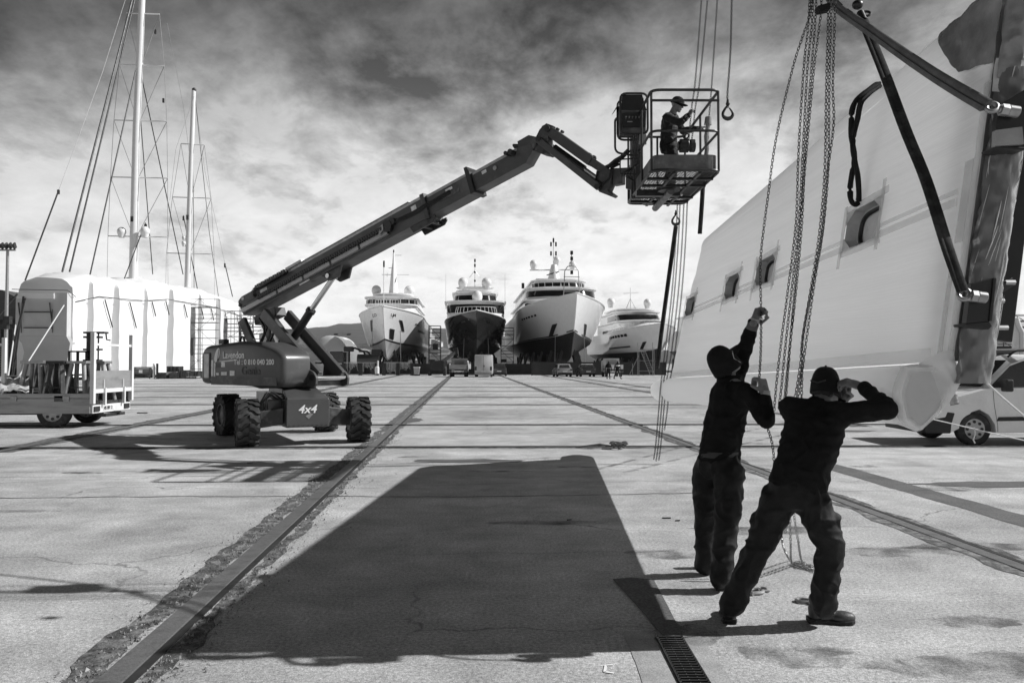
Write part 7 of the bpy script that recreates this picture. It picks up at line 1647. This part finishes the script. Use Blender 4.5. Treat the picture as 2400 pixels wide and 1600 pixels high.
m2 = mast(102.3, [(439, 690), (444, 500), (449, 350), (454, 213)], .40, .26, [(424, 479, 337), (404, 495, 462), (390, 502, 593)], [(431, 557, .25), (431, 570, .3)])
m = MB(); m.ball(P(455, 211, 102.3), .28); m.build('masthead', dark_steel, m2)
for D, us in ((87.6, [(309, 512)]), (102.3, [(439, 508)])):
    for u, v in us:
        m = MB()
        for k in range(4): m.tube([P(u - 3, v - 3 + k * 3, D - .5), P(u + 3, v - 3 + k * 3, D - .5)], .07, 5)
        m.build('mast_step', dark_steel, m1 if D < 90 else m2)
def stay(name, pts, D, r_, mt): m = MB(); m.tube([P(u, v, d) for u, v, d in pts], r_, 6); return m.build(name, mt, wy)
for pts, r_ in [([(146, 637, 76), (311, -5, 87), (330, -80, 88)], .10), ([(163, 637, 78), (317, -5, 87), (332, -70, 88)], .085), ([(211, 644, 80), (318, 166, 87)], .075), ([(59, 657, 73), (138, 445, 76)], .07), ([(429, 643, 100), (330, 172, 88)], .06), ([(358, 643, 90), (328, 260, 88)], .05), ([(466, 695, 106), (430, 505, 103)], .06), ([(545, 695, 118), (527, 617, 116)], .07), ([(288, 662, 86), (341, 522, 88)], .05), ([(512, 695, 110), (490, 540, 107), (458, 235, 103)], .04), ([(455, 690, 104), (452, 300, 102.5)], .035)]: stay('stay', pts, 0, r_, wire_d)
for pts in ([(138, 445, 76), (240, 170, 82), (300, -20, 87)], [(455, 226, 102), (412, 350, 100), (398, 470, 99)], [(527, 617, 116), (480, 400, 108), (456, 220, 103)], [(392, 55, 92), (430, 250, 99), (455, 450, 104)]): stay('stay', pts, 0, .022, wire_l)
for u, v, d in ((137, 450, 76), (527, 622, 116), (430, 512, 103), (364, 75, 89), (383, 236, 89), (342, 530, 88)): m = MB(); m.beam(P(u, v - 5, d), P(u, v + 5, d), .18, .18, up=(0, 1, 0)); m.build('rigging_screw', black_m, wy)
# scaffolds against the cover
scaf = mat('scaffold_tube', .14, .5, .4)
scaffold((-38.0, 96.5, 0), 4.2, 1.3, 9.4, 5, 'tall scaffold tower with boarded bay against the white cover', [(-2.1, -.6, 2.5, 4.6)], mt=scaf, r_=.026)
scaffold((-37.8, 107, 0), 5.2, 1.3, 8.6, 5, 'scaffold tower beside the lift\'s boom against the white cover', [(-2.6, -1.5, 1.5, 6.6)], mt=scaf, r_=.04); scaffold((-37.2, 113, 0), 4.0, 1.3, 8.4, 5, 'farther scaffold tower behind the boom base', [], mt=scaf, r_=.04)
# stores at the foot of the cover
x, D = gx(334, 81), 81; r = empty('storage_tank', (x, D, 0), 'dark horizontal tank in a tube frame at the foot of the white cover', 'tank'); m = MB(); m.cyl((-.83, 0, .68), (.83, 0, .68), .46, n=24); m.ball((-.83, 0, .68), (.2, .46, .46)); m.ball((.83, 0, .68), (.2, .46, .46)); m.build('tank', dark_p, r, world=False); m = MB()
for xx in (-1.03, 1.03):
    for y in (-.56, .56): m.tube([(xx, y, 0), (xx, y, 1.2)], .05, 6)
for y in (-.56, .56):
    for z in (.12, 1.16): m.tube([(-1.03, y, z), (1.03, y, z)], .05, 6)
m.tube([(-1.03, -.56, .8), (-.3, -.56, 1.16)], .04, 6); m.build('frame', black_m, r, world=False); m = MB(); m.box((.05, -.465, .75), (.35, .01, .3)); m.build('sticker_patch', label_m, r, world=False)
for (u, h, mt, lab) in ((361, 1.95, white_dull, 'white square post beside the storage tank'), (369, 1.95, black_m, 'black square post between the tank and the pallets')):
    h *= .8; x = gx(u, 81); m = MB(); m.box2((x - .09, 80.9, .04), (x + .09, 81.1, h)); m.box2((x - .22, 80.8, 0), (x + .22, 81.2, .05)); o = m.build('square_post', mt, None, loc=(x, 81, 0), bevel=.02); tag(o, lab, 'post')
random.seed(3)
def crate(u, D, w, h, z, mt, label, name='crate'):
    D -= 22; w *= .79; h *= .79; z *= .79; x = gx(u, D); r = empty(name, (x, D, z), label, 'crate', 'crates stacked at the foot of the white cover'); m = MB(); m.box2((-w / 2, -.5, .12), (w / 2, .5, h)); m.build('box', mt, r, world=False, bevel=.02); m = MB()
    for k in range(4): xx = lerp(-w / 2 + .08, w / 2 - .08, k / 3); m.box2((xx - .07, -.54, .02), (xx + .07, -.502, h - .02))
    for xx in (-w / 2 + .1, 0, w / 2 - .1): m.box2((xx - .07, -.52, 0), (xx + .07, .52, .118))
    m.build('batten', wood_dark, r, world=False)
crate(384, 104, 1.3, .80, 0, wood_dark, 'dark low crate nearest the black post'); crate(401, 104.5, .8, .7, 0, wood_light, 'pale small crate beside the dark low crate'); crate(416, 104, 1.5, .82, 0, wood_dark, 'dark slatted crate carrying a covered load'); crate(411, 105, 1.7, .78, .82, black_m, 'black covered load on top of the slatted crate')
crate(434, 104, 1.0, 1.1, 0, black_m, 'black crate in the middle of the stacked stores'); crate(447, 104, 1.1, .9, 0, wood_light, 'pale untidy crate right of the black middle crate'); crate(461, 104, 1.2, .98, 0, black_m, 'black crate half hidden by the lift cowl'); crate(453, 103.2, 1.4, .3, 0, wood_light, 'flat pale pallet lying in front of the crates')
# ---------------- hall, lamp masts, tents, shed ----------------
r = empty('industrial_hall', (-60, 95, 0), 'dark low hall with a sloping roof at the far left edge', 'building'); m = MB(); m.box2((-75, 88, 0), (-51.5, 130, 7.0)); m.build('wall', hoard, r, bevel=.05); m = MB(); m.prism([(-77, 87, 7.0), (-50.5, 87, 6.2), (-50.5, 87, 6.6), (-56, 87, 9.6), (-77, 87, 9.6)], (0, 44, 0)); m.build('roof', mat('roof_sheet', .09, .7, var=.2, scale=.4, stretch=(1, 1, 6)), r)
for k in range(5): m = MB(); m.box2((-72 + 4.2 * k, 87.9, 1.0), (-69 + 4.2 * k, 87.98, 5.4)); m.build('window', dark_glass, r)
def lamp_mast(u, v, D, label, w, n, r_=.16, double=False):
    t = P(u, v, D); r = empty('lamp_mast', (t.x, D, 0), label, 'lamp mast', 'floodlight masts'); m = MB(); m.tube([(t.x, D, 0), (t.x, D, t.z)], [r_ * 1.4, r_], 10); m.build('pole', steel, r); m = MB(); m.beam((t.x - w / 2, D, t.z), (t.x + w / 2, D, t.z), .12, .12); m.build('crossbar', steel, r)
    for k in range(n):
        x = t.x + lerp(-w / 2, w / 2, k / (n - 1)); m = MB(); m.box((x, D - .15, t.z + (.3 if not double else .05)), (w / n * .55 if not double else .9, .4, .45 if not double else .18), (R(35), 0, random.uniform(-.4, .4))); m.build('floodlight', dark_steel, r, bevel=.04)
lamp_mast(18, 586, 62, 'tall floodlight mast at the left edge', 1.25, 5, .11); lamp_mast(803, 784, 160, 'thin twin-headed lamp post in front of the hills', 2.6, 2, .09, True)
m = MB(); m.tube([P(18, 745, 61.8), P(8, 752, 61.7)], .05, 6); m.box(P(18, 750, 61.7), (.5, .4, .6)); m.box(P(12, 765, 61.7), (.5, .4, .4)); o = m.build('mast_camera', dark_steel, None, loc=P(15, 755, 61.7)); tag(o, 'dark camera boxes clamped halfway up the left mast', 'camera')
m = MB(); m.loft([[V((gx(772, 135) + 3.6 * cos(a) * k, 135 + y, 6.3 * sin(a) ** .8 * k + .0)) for a in [pi * q / 16 for q in range(17)]] for y, k in ((0, .9), (.4, 1), (10, 1), (10.4, .9))], True, True); o = m.build('white_tent', white, None, loc=(gx(772, 135), 135, 0)); tag(o, 'white round-roofed tent partly hidden behind the lift cowl', 'tent')
m = MB(); m.tube([P(58, 700, 71), P(10, 905, 64)], .10, 6); m.tube([P(40, 690, 71), P(-20, 760, 66)], .08, 6); m.tube([P(55, 695, 71), P(30, 880, 68)], .09, 6); o = m.build('mooring_strap', black_m, None, loc=P(50, 700, 71)); tag(o, 'dark tie-down lines stretched from the stern of the covered yacht', 'strap')
m = MB(); m.tube([P(150, 715, 71), P(44, 882, 66)], .06, 6); m.tube([P(37, 760, 70), P(18, 890, 62)], .05, 6); o = m.build('guy_rope', rope_m, None, loc=P(100, 790, 70)); tag(o, 'pale guy rope slanting down in front of the covered stern', 'rope')
# right edge: second covered boat with scaffold and pipes
m = MB(); m.loft([[V((47 + 9 * cos(a) * k, y, 7.2 * sin(a) ** .7 * k + 1)) for a in [pi * q / 16 for q in range(17)]] for y, k in ((74, .55), (75.5, .85), (78, 1), (110, 1))], True, True); o = m.build('covered_boat', wrap_white, None, loc=(47, 74, 0)); tag(o, 'white domed boat cover rising above the van at the right edge', 'covered boat')
scaffold((40.5, 66, 0), 7, 1.5, 5.6, 4, 'scaffold behind the roof of the pale van', [(-3.4, 3.4, .6, 3.0)], mt=scaf)
for k, (u, lab) in enumerate(((2372, 'left white exhaust pipe above the van roof'), (2386, 'right white exhaust pipe above the van roof'))):
    m = MB(); m.tube([P(u - 6, 745, 40), P(u, 765, 40), P(u + 8, 780, 40), P(u + 8, 860, 40)], .16, 10); o = m.build('exhaust_pipe', white_dull, None, loc=P(u + 8, 800, 40)); tag(o, lab, 'pipe')
# ---------------- haze ----------------
hz_ = MB(); hz_.box2((-6800, -500, -6), (6800, 8600, 215)); ho = hz_.build('haze', white); tag(ho, 'thin pale haze over the whole yard and the hills', kind='stuff')
hm_ = bpy.data.materials.new('haze_air'); hm_.use_nodes = True; N_ = hm_.node_tree.nodes; N_.clear(); o_ = N_.new('ShaderNodeOutputMaterial'); v_ = N_.new('ShaderNodeVolumePrincipled')
v_.inputs['Color'].default_value = (.9, .9, .9, 1); v_.inputs['Density'].default_value = .00006; hm_.node_tree.links.new(v_.outputs[0], o_.inputs['Volume']); ho.data.materials.clear(); ho.data.materials.append(hm_)
